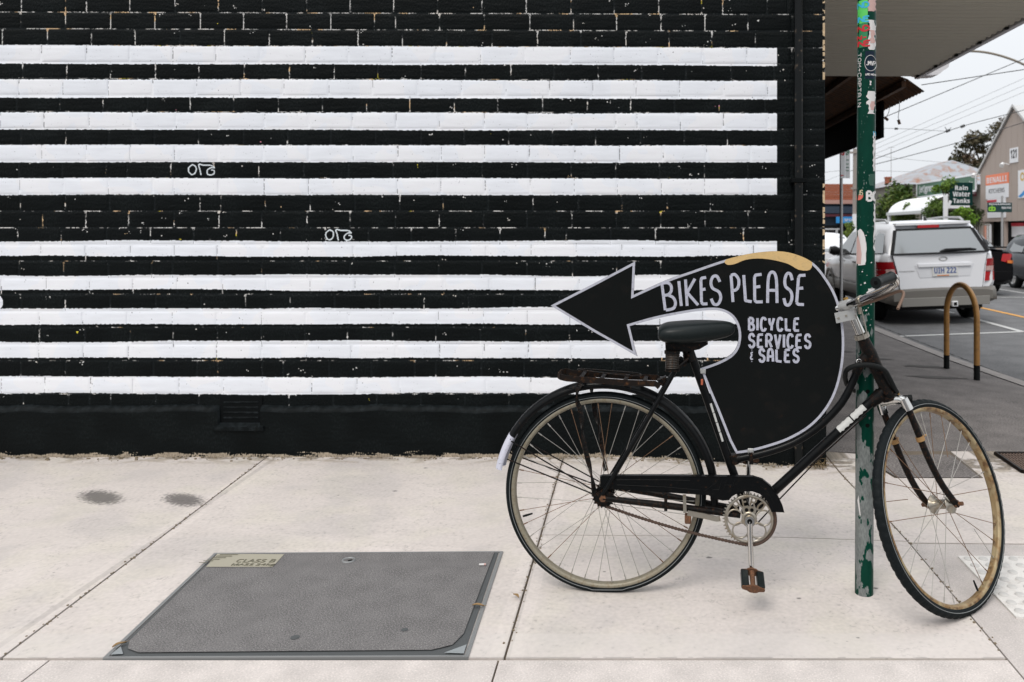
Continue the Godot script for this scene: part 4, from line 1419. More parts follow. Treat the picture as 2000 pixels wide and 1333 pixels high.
	obj("emblem_ring", st, M.print_green, ss, Transform3D(Basis(), Vector3(-0.2, 2.19, 0.068)))
	plate("emblem_stem", ss, Vector3(-0.245, 2.24, 0.069), Vector3(0.022, 0.17, 0.008), M.print_green)
	var pp := thing("power_pole", "weathered timber power pole with crossarm left of the green post", "power pole", Vector3(14.0, -0.35, -50))
	mat("timber", Color(0.27, 0.24, 0.22), 0.9)
	st = begin()
	tube(st, [Vector3(0, 0, 0), Vector3(0, 6.7, 0)], [0.17, 0.12], 10)
	obj("pole", st, M.timber, pp)
	for e in [[6.45, 0.75], [4.2, 0.3]]:
		plate("crossarm", pp, Vector3(0.0, e[0], 0.14), Vector3(e[1] * 2, 0.12, 0.1), M.timber)
	for x in [-0.65, -0.3, 0.3, 0.65]:
		st = begin()
		tube(st, [Vector3(x, 6.5, 0.14), Vector3(x, 6.68, 0.14)], [0.05, 0.035], 8)
		obj("insulator", st, M.sign_white, pp)
	st = begin()
	tube(st, [Vector3(0.0, 0, 0.1), Vector3(0, 2.6, 0.18)], 0.22, 8)
	obj("pole_guard", st, M.sign_white, pp)
	var an := thing("roof_aerial", "thin television aerial above the old brick chimney", "aerial", Vector3(16.9, 4.5, -53))
	st = begin()
	tube(st, [Vector3(0.35, 0, 0), Vector3(0.35, 2.3, 0)], 0.02, 5)
	obj("mast", st, M.metal_grey, an)
	st = begin()
	tube(st, [Vector3(0.1, 2.25, 0), Vector3(0.6, 2.25, 0)], 0.015, 5)
	obj("crossbar", st, M.metal_grey, an)
	var lamp := thing("lamp_arm", "curved brown street lamp arm reaching out beyond the awning's edge", "street lamp", Vector3(0, 0, 0))
	st = begin()
	var arm := [Vector3(9.492, 6.509, -24), Vector3(9.878, 6.617, -24), Vector3(10.264, 6.633, -24), Vector3(10.727, 6.587, -24), Vector3(11.267, 6.448, -24), Vector3(11.807, 6.232, -24), Vector3(12.27, 5.938, -24), Vector3(12.61, 5.475, -24), Vector3(12.733, 4.626, -24), Vector3(12.764, 0.768, -24)]
	tube(st, curve(arm, 4), 0.035, 7)
	obj("arm", st, mat("arm_brown", Color(0.25, 0.22, 0.18), 0.7), lamp)
	st = begin()
	tube(st, [arm[0] + Vector3(-0.5, -0.03, 0), arm[0]], [0.1, 0.12], 8)
	obj("lamp_head", st, M.metal_grey, lamp)

# ---------------------------------------------------------------- vehicles
# stations: [z, half width at sill, at the waist, at the belt, bottom, waist height, top]
func car_shell(stations: Array) -> SurfaceTool:
	var st := begin()
	var rings := []
	for s in stations:
		var half := [Vector2(0.0, s[4]), Vector2(s[1] * 0.8, s[4]), Vector2(s[1], s[4] + 0.06), Vector2(s[2], lerpf(s[4], s[5], 0.45)), Vector2(s[2], s[5]), Vector2(lerpf(s[2], s[3], 0.35), lerpf(s[5], s[6], 0.55)), Vector2(s[3], s[6] - 0.02), Vector2(s[3] - 0.05, s[6]), Vector2(s[3] * 0.5, s[6] + 0.015)]
		var ring := []
		for p in half:
			ring.append(Vector3(p.x, p.y, s[0]))
		ring.append(Vector3(0, s[6] + 0.02, s[0]))
		for i in range(half.size() - 1, 0, -1):
			ring.append(Vector3(-half[i].x, half[i].y, s[0]))
		rings.append(ring)
	st.set_smooth_group(1)
	grid(st, rings, true)
	st.set_smooth_group(2)
	fan(st, rings[0])
	fan(st, rings[-1], true)
	st.set_smooth_group(-1)
	return st

func car_wheel(parent: Node, c: Vector3, r: float, w: float) -> void:
	var side := 1.0 if c.x > 0 else -1.0
	var wh := part("wheel", parent, Transform3D(Basis(Vector3.UP, PI / 2 * side), c))
	var st := begin()
	lathe(st, [Vector2(r * 0.62, w * 0.42), Vector2(r * 0.86, w * 0.5), Vector2(r * 0.97, w * 0.4), Vector2(r, w * 0.2), Vector2(r, -w * 0.2), Vector2(r * 0.97, -w * 0.4), Vector2(r * 0.86, -w * 0.5), Vector2(r * 0.62, -w * 0.42)], 32, true)
	obj("tyre", st, M.rubber, wh)
	st = begin()
	lathe(st, [Vector2(r * 0.63, w * 0.42), Vector2(r * 0.56, w * 0.3), Vector2(r * 0.2, w * 0.36), Vector2(0.001, w * 0.36)], 24)
	lathe(st, [Vector2(r * 0.62, -w * 0.4), Vector2(0.001, -w * 0.3)], 24)
	obj("rim", st, M.metal_grey, wh)
	for k in 5:
		st = begin()
		box(st, Vector3(r * 0.36, 0, w * 0.37), Vector3(r * 0.5, r * 0.14, 0.03), 0.006, Transform3D(Basis(Vector3.BACK, TAU * k / 5), Vector3.ZERO))
		obj("rim_spoke", st, M.metal_grey, wh)

# z is measured from the car's rear forward (negative)
func glass_strip(called: String, parent: Node, a: Array, m: Material, lift: Vector3) -> void:
	var st := begin()
	st.set_smooth_group(1)
	var c := Vector3.ZERO
	for p in a:
		c += p
	c /= a.size()
	var ring := []
	for p in a:
		ring.append(p + lift)
	fan(st, ring)
	obj(called, st, m, parent)

func build_vehicles() -> void:
	var cp := mat("white_paint", Color(0.74, 0.75, 0.78), 0.3)
	cp.clearcoat_enabled = true
	cp.clearcoat = 0.6
	cp.clearcoat_roughness = 0.06
	mat("grey_cladding", Color(0.15, 0.14, 0.125), 0.5, 0.2)
	mat("lamp_red", Color(0.42, 0.008, 0.012), 0.15)
	mat("lamp_clear", Color(0.5, 0.34, 0.32), 0.15)
	mat("lamp_deep", Color(0.28, 0.006, 0.01), 0.15)
	mat("lamp_amber", Color(0.65, 0.18, 0.03), 0.2)
	mat("plate_white", Color(0.62, 0.62, 0.60), 0.5)
	mat("plate_blue", Color(0.06, 0.10, 0.28), 0.5)
	mat("trim_black", Color(0.012, 0.012, 0.013), 0.35)
	var gl := mat("car_glass", Color(0.26, 0.27, 0.275), 0.06, 0.6)
	gl.metallic_specular = 0.5
	gl.clearcoat_enabled = false
	gl.clearcoat = 0.8
	gl.clearcoat_roughness = 0.04
	# --- the white SUV
	var c := thing("suv", "white SUV with grey lower body parked at the kerb, seen from behind", "car")
	c.transform = Transform3D(Basis(Vector3.BACK, deg_to_rad(2.2)) * Basis(Vector3.UP, deg_to_rad(-1.0)), Vector3(5.085, -0.325, -13.05))
	obj("lower_body", car_shell([[0.10, 0.70, 0.80, 0.80, 0.36, 0.5, 0.57], [0.02, 0.86, 0.90, 0.88, 0.33, 0.48, 0.60], [-0.12, 0.91, 0.945, 0.93, 0.33, 0.5, 0.62], [-0.9, 0.9, 0.945, 0.93, 0.34, 0.5, 0.62], [-2.4, 0.9, 0.945, 0.935, 0.34, 0.5, 0.62], [-4.2, 0.88, 0.93, 0.92, 0.34, 0.5, 0.62], [-4.7, 0.75, 0.85, 0.82, 0.36, 0.5, 0.62], [-4.86, 0.55, 0.66, 0.64, 0.4, 0.5, 0.58]]), M.grey_cladding, c)
	obj("body", car_shell([[-0.03, 0.80, 0.85, 0.83, 0.55, 0.86, 1.17], [-0.10, 0.89, 0.915, 0.88, 0.55, 0.86, 1.2], [-0.3, 0.92, 0.935, 0.89, 0.55, 0.86, 1.2], [-1.2, 0.93, 0.94, 0.9, 0.55, 0.88, 1.16], [-2.6, 0.93, 0.94, 0.9, 0.55, 0.86, 1.12], [-3.5, 0.92, 0.93, 0.88, 0.55, 0.84, 1.06], [-4.3, 0.88, 0.9, 0.84, 0.55, 0.8, 0.98], [-4.7, 0.78, 0.82, 0.74, 0.55, 0.72, 0.86], [-4.84, 0.6, 0.66, 0.6, 0.55, 0.66, 0.74]]), M.white_paint, c)
	# greenhouse: pillars and roof in body colour, glass laid on
	obj("cabin", car_shell([[-0.07, 0.86, 0.83, 0.8, 1.1, 1.15, 1.2], [-0.2, 0.87, 0.82, 0.72, 1.1, 1.3, 1.44], [-0.34, 0.88, 0.82, 0.665, 1.1, 1.35, 1.655], [-0.42, 0.88, 0.82, 0.665, 1.1, 1.35, 1.69], [-0.9, 0.89, 0.83, 0.68, 1.1, 1.35, 1.715], [-1.9, 0.89, 0.83, 0.68, 1.1, 1.35, 1.715], [-2.5, 0.88, 0.82, 0.67, 1.1, 1.35, 1.68], [-2.9, 0.87, 0.8, 0.66, 1.1, 1.3, 1.56], [-3.35, 0.86, 0.8, 0.7, 1.06, 1.15, 1.27], [-3.7, 0.84, 0.78, 0.76, 1.02, 1.04, 1.07]]), M.white_paint, c)
	var st := begin()
	# tailgate with its raised field, following the slope of the rear
	var tg := [Vector2(-0.765, 1.165), Vector2(-0.70, 0.9), Vector2(-0.665, 0.62), Vector2(-0.64, 0.575), Vector2(0.66, 0.575), Vector2(0.70, 0.62), Vector2(0.735, 0.9), Vector2(0.775, 1.165)]
	prism(st, tg, 0.0, 0.05, Transform3D(Basis(), Vector3(0, 0, -0.035)))
	obj("tailgate", st, M.white_paint, c)
	for s in [-1.0, 1.0]:
		st = begin()
		tube(st, [Vector3(s * 0.775, 1.165, 0.012), Vector3(s * 0.715, 0.9, 0.012), Vector3(s * 0.678, 0.62, 0.012), Vector3(s * 0.65, 0.57, 0.012), Vector3(0, 0.567, 0.012)], 0.006, 5)
		obj("tailgate_seam", st, M.trim_black, c)
	st = begin()
	prism(st, [Vector2(-0.42, 1.0), Vector2(0.55, 1.0), Vector2(0.47, 0.80), Vector2(-0.34, 0.79)], 0, 0.006, Transform3D(Basis(), Vector3(0, 0, 0.0155)))
	obj("plate_recess", st, mat("white_shade", Color(0.66, 0.67, 0.7), 0.35), c)
	var slope := func(x: float, y: float) -> Vector3: return Vector3(x, y, 0.045 - (y - 1.17) * 0.66 - 0.05 * x * x + 0.12 * (y - 1.17) * (1.6 - y))
	st = begin()
	var rw := [Vector2(-0.80, 1.175), Vector2(-0.795, 1.22), Vector2(-0.655, 1.56), Vector2(-0.6, 1.6), Vector2(0.6, 1.6), Vector2(0.655, 1.56), Vector2(0.795, 1.22), Vector2(0.80, 1.175)]
	drape(st, rw, Vector2(0.3, 0.3), func(p): return slope.call(p.x, p.y))
	obj("rear_window", st, M.car_glass, c)
	for x in [-0.78, 0.78]:
		st = begin()
		drape(st, [Vector2(x - 0.03, 1.18), Vector2(x * 0.82 - 0.03, 1.58), Vector2(x * 0.82 + 0.03, 1.58), Vector2(x + 0.03, 1.18)], Vector2(0.3, 0.3), func(p): return slope.call(p.x, p.y) + Vector3(0, 0, 0.012))
		obj("window_trim", st, M.trim_black, c)
	for y in [1.185, 1.588]:
		st = begin()
		var hw: float = 0.79 if y < 1.3 else 0.63
		drape(st, [Vector2(-hw, y - 0.014), Vector2(hw, y - 0.014), Vector2(hw, y + 0.014), Vector2(-hw, y + 0.014)], Vector2(0.3, 0.3), func(p): return slope.call(p.x, p.y) + Vector3(0, 0, 0.010))
		obj("window_trim", st, M.trim_black, c)
	plate("brake_lamp", c, Vector3(-0.08, 1.625, -0.255), Vector3(0.36, 0.05, 0.03), M.lamp_red)
	plate("spoiler", c, Vector3(0, 1.672, -0.33), Vector3(1.24, 0.045, 0.18), M.white_paint)
	st = begin()
	tube(st, [Vector3(0.0, 1.20, 0.02), Vector3(0.1, 1.225, 0.015), Vector3(0.5, 1.235, 0.005), Vector3(0.6, 1.225, 0.005)], [0.02, 0.035, 0.022, 0.01], 6)
	obj("wiper", st, M.trim_black, c)
	plate("handle_strip", c, Vector3(0.06, 0.99, 0.03), Vector3(0.86, 0.055, 0.04), M.white_paint)
	st = begin()
	lathe(st, [Vector2(0.075, 0), Vector2(0.06, 0.012), Vector2(0.045, 0)], 18)
	obj("badge", st, M.metal_grey, c, Transform3D(Basis.from_scale(Vector3(1, 0.5, 1)), Vector3(0.05, 1.09, 0.017)))
	var np := part("number_plate", c)
	plate("plate", np, Vector3(0.07, 0.885, 0.03), Vector3(0.42, 0.165, 0.012), M.plate_white)
	print_text("lettering", "UIH 222", 0.095, M.plate_blue, np, Transform3D(Basis(), Vector3(0.07, 0.90, 0.038)), 0.36)
	plate("state_stripe", np, Vector3(0.03, 0.818, 0.037), Vector3(0.2, 0.014, 0.004), M.lamp_amber)
	print_text("model_lettering", "TERRITORY", 0.022, M.metal_grey, c, Transform3D(Basis(), Vector3(-0.55, 0.90, 0.017)), 0.26)
	for s in [-1.0, 1.0]:
		var tl := part("tail_lamp", c)
		for e in [[0.70, 0.855, M.lamp_red], [0.855, 0.93, M.lamp_deep], [0.93, 1.07, M.lamp_deep]]:
			st = begin()
			var ring0 := []
			var ring1 := []
			for y in [e[0] + 0.003, e[1] - 0.003]:
				var w0: float = 0.765 - (1.07 - y) * 0.25
				var ring := [Vector3(s * w0, y, 0.012), Vector3(s * (w0 + 0.08), y, 0.0), Vector3(s * 0.905, y, -0.075), Vector3(s * 0.955, y, -0.2), Vector3(s * 0.955, y, -0.33)]
				if ring0.is_empty():
					ring0 = ring
				else:
					ring1 = ring
			st.set_smooth_group(1)
			grid(st, [ring0, ring1], false)
			obj("lens", st, e[2], tl)
		st = begin()
		grid(st, [[Vector3(s * 0.735, 0.87, 0.02), Vector3(s * 0.80, 0.87, 0.012), Vector3(s * 0.875, 0.87, -0.03)], [Vector3(s * 0.75, 0.945, 0.02), Vector3(s * 0.815, 0.945, 0.012), Vector3(s * 0.88, 0.945, -0.03)]], false)
		obj("reversing_lens", st, M.lamp_clear, tl)
	plate("bumper_step", c, Vector3(0.03, 0.40, 0.085), Vector3(1.42, 0.14, 0.08), mat("grey_step", Color(0.24, 0.23, 0.21), 0.4, 0.3))
	var hitch := part("tow_hitch", c)
	plate("receiver", hitch, Vector3(0.16, 0.36, 0.15), Vector3(0.085, 0.085, 0.06), M.white)
	plate("socket", hitch, Vector3(0.16, 0.36, 0.182), Vector3(0.055, 0.055, 0.005), M.hole)
	plate("under_tray", c, Vector3(0, 0.29, -2.4), Vector3(1.5, 0.1, 4.4), M.black)
	for x in [-0.64, 0.64]:
		st = begin()
		tube(st, [Vector3(x, 1.70, -0.6), Vector3(x, 1.755, -0.75), Vector3(x, 1.77, -1.6), Vector3(x, 1.74, -2.4), Vector3(x, 1.70, -2.5)], 0.022, 6)
		obj("roof_rail", st, M.metal_grey, c)
	st = begin()
	tube(st, [Vector3(0.05, 1.73, -0.75), Vector3(0.05, 1.79, -0.8)], [0.03, 0.01], 6)
	obj("aerial", st, M.trim_black, c)
	for s in [-1.0, 1.0]:
		for e in [[[Vector2(-0.13, 1.21), Vector2(-0.34, 1.53), Vector2(-1.18, 1.56), Vector2(-1.22, 1.18)]], [[Vector2(-1.30, 1.18), Vector2(-1.26, 1.57), Vector2(-1.98, 1.57), Vector2(-2.1, 1.15)]], [[Vector2(-2.18, 1.15), Vector2(-2.06, 1.57), Vector2(-2.45, 1.54), Vector2(-3.2, 1.14)]]]:
			st = begin()
			drape(st, e[0], Vector2(0.5, 0.2), func(p): return Vector3(s * (lerpf(0.925, 0.735, clampf((p.y - 1.1) / 0.55, 0, 1))), p.y, p.x))
			obj("side_window", st, M.car_glass, c)
		st = begin()
		tube(st, [Vector3(s * 0.86, 1.16, -3.0), Vector3(s * 1.0, 1.18, -3.02), Vector3(s * 1.1, 1.2, -3.02)], [0.05, 0.1, 0.07], 8)
		obj("wing_mirror", st, M.trim_black, c)
		for z in [-1.75, -2.75]:
			plate("door_handle", c, Vector3(s * 0.945, 1.0, z), Vector3(0.03, 0.03, 0.2), M.grey_cladding)
		for z in [-0.95, -3.85]:
			car_wheel(c, Vector3(s * 0.80, 0.355, z), 0.36, 0.24)
			st = begin()
			lathe(st, [Vector2(0.44, 0.005), Vector2(0.40, 0.012), Vector2(0.37, -0.02)], 24, false, true, -0.15, PI + 0.15)
			obj("arch_trim", st, M.grey_cladding, c, Transform3D(Basis(Vector3.UP, PI / 2 * s), Vector3(s * 0.94, 0.36, z)))
	# --- saloons and hatchbacks further off
	small_car("black_sedan", "black sedan with red tail lamps ahead of the white SUV", Vector3(7.95, -0.27, -18.3), 0.0, mat("black_paint", Color(0.004, 0.004, 0.005), 0.15), false)
	small_car("grey_hatchback", "dark grey hatchback at the right edge of the view", Vector3(10.95, -0.31, -21.9), PI, mat("grey_paint", Color(0.022, 0.027, 0.033), 0.2, 0.2), true)
	small_car("white_wagon", "white car with a roof bar parked ahead of the SUV, left of the green post", Vector3(5.0, -0.3, -20.5), 0.0, M.white_paint, true)

func small_car(called: String, label: String, at: Vector3, turn: float, paint: Material, hatch: bool) -> void:
	var c := thing(called, label, "car", at, turn)
	var h := 1.0 if hatch else 1.0
	if hatch:
		obj("body", car_shell([[0.0, 0.68, 0.76, 0.72, 0.3, 0.6, 0.92], [-0.1, 0.8, 0.84, 0.8, 0.22, 0.6, 0.96], [-0.9, 0.83, 0.865, 0.82, 0.2, 0.62, 0.96], [-2.6, 0.83, 0.865, 0.82, 0.2, 0.6, 0.92], [-3.4, 0.8, 0.84, 0.76, 0.22, 0.58, 0.84], [-4.1, 0.66, 0.72, 0.62, 0.3, 0.5, 0.66]]), paint, c)
		obj("cabin", car_shell([[-0.02, 0.76, 0.74, 0.7, 0.85, 0.9, 0.95], [-0.2, 0.78, 0.74, 0.64, 0.85, 1.1, 1.22], [-0.42, 0.8, 0.76, 0.57, 0.85, 1.1, 1.42], [-1.1, 0.81, 0.77, 0.58, 0.85, 1.1, 1.46], [-1.8, 0.81, 0.77, 0.57, 0.85, 1.1, 1.43], [-2.3, 0.8, 0.76, 0.6, 0.85, 1.05, 1.22], [-2.9, 0.76, 0.72, 0.68, 0.82, 0.86, 0.9]]), paint, c)
	else:
		obj("body", car_shell([[0.0, 0.68, 0.78, 0.72, 0.3, 0.62, 1.0], [-0.1, 0.82, 0.86, 0.8, 0.24, 0.62, 1.05], [-0.7, 0.85, 0.89, 0.82, 0.2, 0.62, 1.03], [-2.6, 0.85, 0.89, 0.83, 0.2, 0.6, 0.95], [-3.6, 0.83, 0.87, 0.78, 0.22, 0.58, 0.88], [-4.6, 0.66, 0.72, 0.62, 0.3, 0.5, 0.66]]), paint, c)
		obj("cabin", car_shell([[-0.55, 0.78, 0.74, 0.7, 0.9, 0.95, 1.03], [-0.9, 0.8, 0.75, 0.62, 0.9, 1.1, 1.28], [-1.3, 0.81, 0.76, 0.57, 0.9, 1.1, 1.44], [-2.1, 0.81, 0.76, 0.58, 0.9, 1.1, 1.45], [-2.7, 0.8, 0.75, 0.6, 0.9, 1.05, 1.25], [-3.3, 0.76, 0.72, 0.68, 0.84, 0.88, 0.92]]), paint, c)
		plate("boot_spoiler", c, Vector3(0, 1.11, -0.06), Vector3(1.3, 0.035, 0.2), paint)
	var st := begin()
	if hatch:
		drape(st, [Vector2(-0.68, 0.98), Vector2(-0.55, 1.36), Vector2(0.55, 1.36), Vector2(0.68, 0.98)], Vector2(0.5, 0.3), func(p): return Vector3(p.x, p.y, 0.03 - (p.y - 0.93) * 0.86))
	else:
		drape(st, [Vector2(-0.66, 1.08), Vector2(-0.55, 1.40), Vector2(0.55, 1.40), Vector2(0.66, 1.08)], Vector2(0.5, 0.3), func(p): return Vector3(p.x, p.y + 0.02, -0.60 - (p.y - 1.06) * 1.62))
	obj("rear_window", st, M.car_glass, c)
	for s in [-1.0, 1.0]:
		var z0 := 0.35 if hatch else 0.95
		for e in [[Vector2(-z0 - 0.15, 0.97), Vector2(-z0 - 0.25, 1.3), Vector2(-z0 - 0.85, 1.36), Vector2(-z0 - 0.9, 0.97)], [Vector2(-z0 - 0.97, 0.97), Vector2(-z0 - 0.93, 1.36), Vector2(-z0 - 1.45, 1.33), Vector2(-z0 - 2.0, 0.96)]]:
			st = begin()
			drape(st, e, Vector2(0.5, 0.2), func(p): return Vector3(s * lerpf(0.86, 0.64, clampf((p.y - 0.9) / 0.5, 0, 1)), p.y, p.x))
			obj("side_window", st, M.car_glass, c)
		st = begin()
		tube(st, [Vector3(s * 0.78, 0.98, -2.35), Vector3(s * 0.98, 1.0, -2.37)], [0.05, 0.085], 8)
		obj("wing_mirror", st, paint, c)
		st = begin()
		st.set_smooth_group(1)
		var lo := 0.62 if hatch else 0.74
		var hi := 0.9 if hatch else 0.96
		grid(st, [[Vector3(s * 0.52, lo + 0.06, 0.03), Vector3(s * 0.75, lo, 0.012), Vector3(s * 0.86, lo, -0.13), Vector3(s * 0.885, lo + 0.06, -0.34)], [Vector3(s * 0.56, hi, 0.02), Vector3(s * 0.74, hi, 0.01), Vector3(s * 0.835, hi, -0.11), Vector3(s * 0.85, hi, -0.34)]], false)
		obj("tail_lamp", st, M.lamp_red, c)
		st = begin()
		grid(st, [[Vector3(s * 0.66, lo + 0.01, 0.04), Vector3(s * 0.765, lo, 0.02), Vector3(s * 0.872, lo, -0.12)], [Vector3(s * 0.66, lo + 0.07, 0.04), Vector3(s * 0.765, lo + 0.07, 0.02), Vector3(s * 0.868, lo + 0.07, -0.12)]], false)
		obj("indicator", st, M.lamp_amber, c)
		for z in ([-0.75, -3.3] if hatch else [-0.95, -3.7]):
			car_wheel(c, Vector3(s * 0.76, 0.305, z), 0.31, 0.2)
	plate("bumper", c, Vector3(0, 0.46, 0.02), Vector3(1.5, 0.2, 0.1), paint)
	plate("number_plate", c, Vector3(0, 0.74, 0.03), Vector3(0.37, 0.12, 0.02), M.plate_white)
	if called == "white_wagon":
		plate("roof_bar", c, Vector3(0, 1.56, -0.9), Vector3(1.3, 0.04, 0.06), M.metal_grey)
		for x in [-0.5, 0.5]:
			plate("bar_foot", c, Vector3(x, 1.5, -0.9), Vector3(0.05, 0.1, 0.06), M.metal_grey)

# ---------------------------------------------------------------- the bicycle: x forward, y up, z towards the street (its drive side)

func tyre_mesh(flat_at: float, ribs: bool, tread_r: float, tube_r: float) -> SurfaceTool:
	var st := begin()
	var rings := []
	var seg := 264 if ribs else 132
	for i in seg + 1:
		var a := TAU * i / seg
		var ring := []
		for j in 14:
			var b := TAU * j / 14
			var r := tube_r
			if absf(b) < 1.2 or b > TAU - 1.2:
				if ribs and i % 4 == 0:
					r -= 0.0034
				elif (j == 1 or j == 13):
					r -= 0.0009
			var q := tread_r + r * cos(b)
			var p := Vector3(cos(a) * q, sin(a) * q, r * sin(b))
			if p.y < flat_at:
				p.z *= 1.0 + minf(0.35, (flat_at - p.y) * 30.0)
				p.y = flat_at - (flat_at - p.y) * 0.04
			ring.append(p)
		rings.append(ring)
	st.set_smooth_group(1)
	grid(st, rings, true)
	return st

func make_wheel(called: String, bike: Node, xf: Transform3D, front: bool, spokes: int) -> void:
	var w := part(called, bike, xf)
	var flat := -0.36 if front else -0.3438
	var tr := 0.3345 if front else 0.3365
	var tb := 0.0180 if front else 0.0160
	var up := 0.003 if front else 0.0085      # the rim stands this much further out
	obj("tyre", tyre_mesh(flat, front, tr, tb), M.tyre, w)
	for s in [-1.0, 1.0]:
		var ring := begin()
		var pts := []
		for i in 120:
			var a := TAU * i / 120
			var p := Vector3(cos(a) * (tr - 0.0005), sin(a) * (tr - 0.0005), s * (tb - 0.0001))
			if p.y < flat + 0.012:
				p.y = lerpf(p.y, flat + 0.012, 0.9)
				p.z = s * 0.0225
			pts.append(p)
		tube(ring, pts, 0.0011, 5, true)
		obj("reflective_line", ring, M.tyre_line, w)
	var st := begin()
	var prof := [Vector2(0.3215, -0.0165), Vector2(0.3235, -0.0135), Vector2(0.315, -0.0125), Vector2(0.311, 0.0), Vector2(0.315, 0.0125), Vector2(0.3235, 0.0135), Vector2(0.3215, 0.0165), Vector2(0.3150, 0.0172), Vector2(0.3085, 0.0160), Vector2(0.3035, 0.0105), Vector2(0.3055, 0.004), Vector2(0.3055, -0.004), Vector2(0.3035, -0.0105), Vector2(0.3085, -0.0160), Vector2(0.3150, -0.0172)]
	for i in prof.size():
		prof[i].x += up + (0.0035 if prof[i].x < 0.311 else 0.0)
		prof[i].y *= 0.84
	lathe(st, prof, 120, true)
	obj("rim", st, M.rusty_rim if front else M.beige_rim, w)
	var hub := part("hub", w)
	st = begin()
	lathe(st, [Vector2(0.001, -0.058), Vector2(0.005, -0.058), Vector2(0.005, -0.045), Vector2(0.012, -0.044), Vector2(0.014, -0.036), Vector2(0.031, -0.035), Vector2(0.031, -0.031), Vector2(0.017, -0.028), Vector2(0.0155, 0.0), Vector2(0.017, 0.028), Vector2(0.031, 0.031), Vector2(0.031, 0.035), Vector2(0.014, 0.036), Vector2(0.012, 0.044), Vector2(0.005, 0.045), Vector2(0.005, 0.06), Vector2(0.001, 0.06)], 24)
	st.generate_normals()
	var hm := MeshInstance3D.new()
	hm.mesh = st.commit()
	hm.material_override = M.old_chrome if front else M.bike_black_rusty
	# the hub is one turned piece: it takes the place of the empty node
	w.remove_child(hub)
	hub.free()
	hm.name = "hub"
	w.add_child(hm, true)
	var r := RandomNumberGenerator.new()
	r.seed = 12 if front else 13
	var missing := [5, 6, 13, 20, 21, 27, 30] if front else []
	for i in spokes:
		if i in missing:
			continue
		var side := 1.0 if i % 2 == 0 else -1.0
		var dirn := 1.0 if (i / 2) % 2 == 0 else -1.0
		var a := TAU * i / spokes + 0.05
		var h := a + dirn * 1.05
		var p0 := Vector3(cos(h) * 0.0285, sin(h) * 0.0285, side * 0.033)
		var p1 := Vector3(cos(a) * (0.304 + up), sin(a) * (0.304 + up), side * 0.002)
		if front and i in [2, 11, 16, 24]:
			p0 = p0.lerp(p1, 0.5)      # snapped off
		st = begin()
		tube(st, [p0, p1], 0.00105 if not front else 0.0012, 5, false, false)
		tube(st, [p1.lerp(p0, 0.055), p1], 0.0022, 6, false, false)
		obj("spoke", st, M.spoke_rust if r.randf() < (0.3 if front else 0.35) else M.spoke_grey, w)
	st = begin()
	var va := 3.42 if not front else 4.25
	tube(st, [Vector3(cos(va), sin(va), 0) * 0.306, Vector3(cos(va), sin(va), 0) * 0.294, Vector3(cos(va), sin(va), 0) * 0.27], [0.0035, 0.0042, 0.003], 6)
	obj("valve", st, M.rubber, w)

func arc(c: Vector2, r: float, from: float, to: float, n: int) -> Array:
	var o := []
	for i in n + 1:
		var a := lerpf(from, to, float(i) / n)
		o.append(c + Vector2(cos(a), sin(a)) * r)
	return o

func mudguard(st: SurfaceTool, r: float, from: float, to: float, n: int, w := 0.031) -> void:
	var rings := []
	for i in n + 1:
		var a := lerpf(from, to, float(i) / n)
		var ring := []
		for p in [Vector2(-0.026, -w), Vector2(-0.010, -w * 0.93), Vector2(-0.002, -w * 0.6), Vector2(0.001, -w * 0.2), Vector2(0.0015, 0), Vector2(0.001, w * 0.2), Vector2(-0.002, w * 0.6), Vector2(-0.010, w * 0.93), Vector2(-0.026, w), Vector2(-0.026, w * 0.94), Vector2(-0.011, w * 0.86), Vector2(-0.004, w * 0.55), Vector2(-0.0015, 0), Vector2(-0.004, -w * 0.55), Vector2(-0.011, -w * 0.86), Vector2(-0.026, -w * 0.94)]:
			ring.append(Vector3(cos(a) * (r + p.x), sin(a) * (r + p.x), p.y))
		rings.append(ring)
	st.set_smooth_group(1)
	grid(st, rings, true)
	st.set_smooth_group(-1)
	fan(st, rings[0])
	fan(st, rings[-1], true)

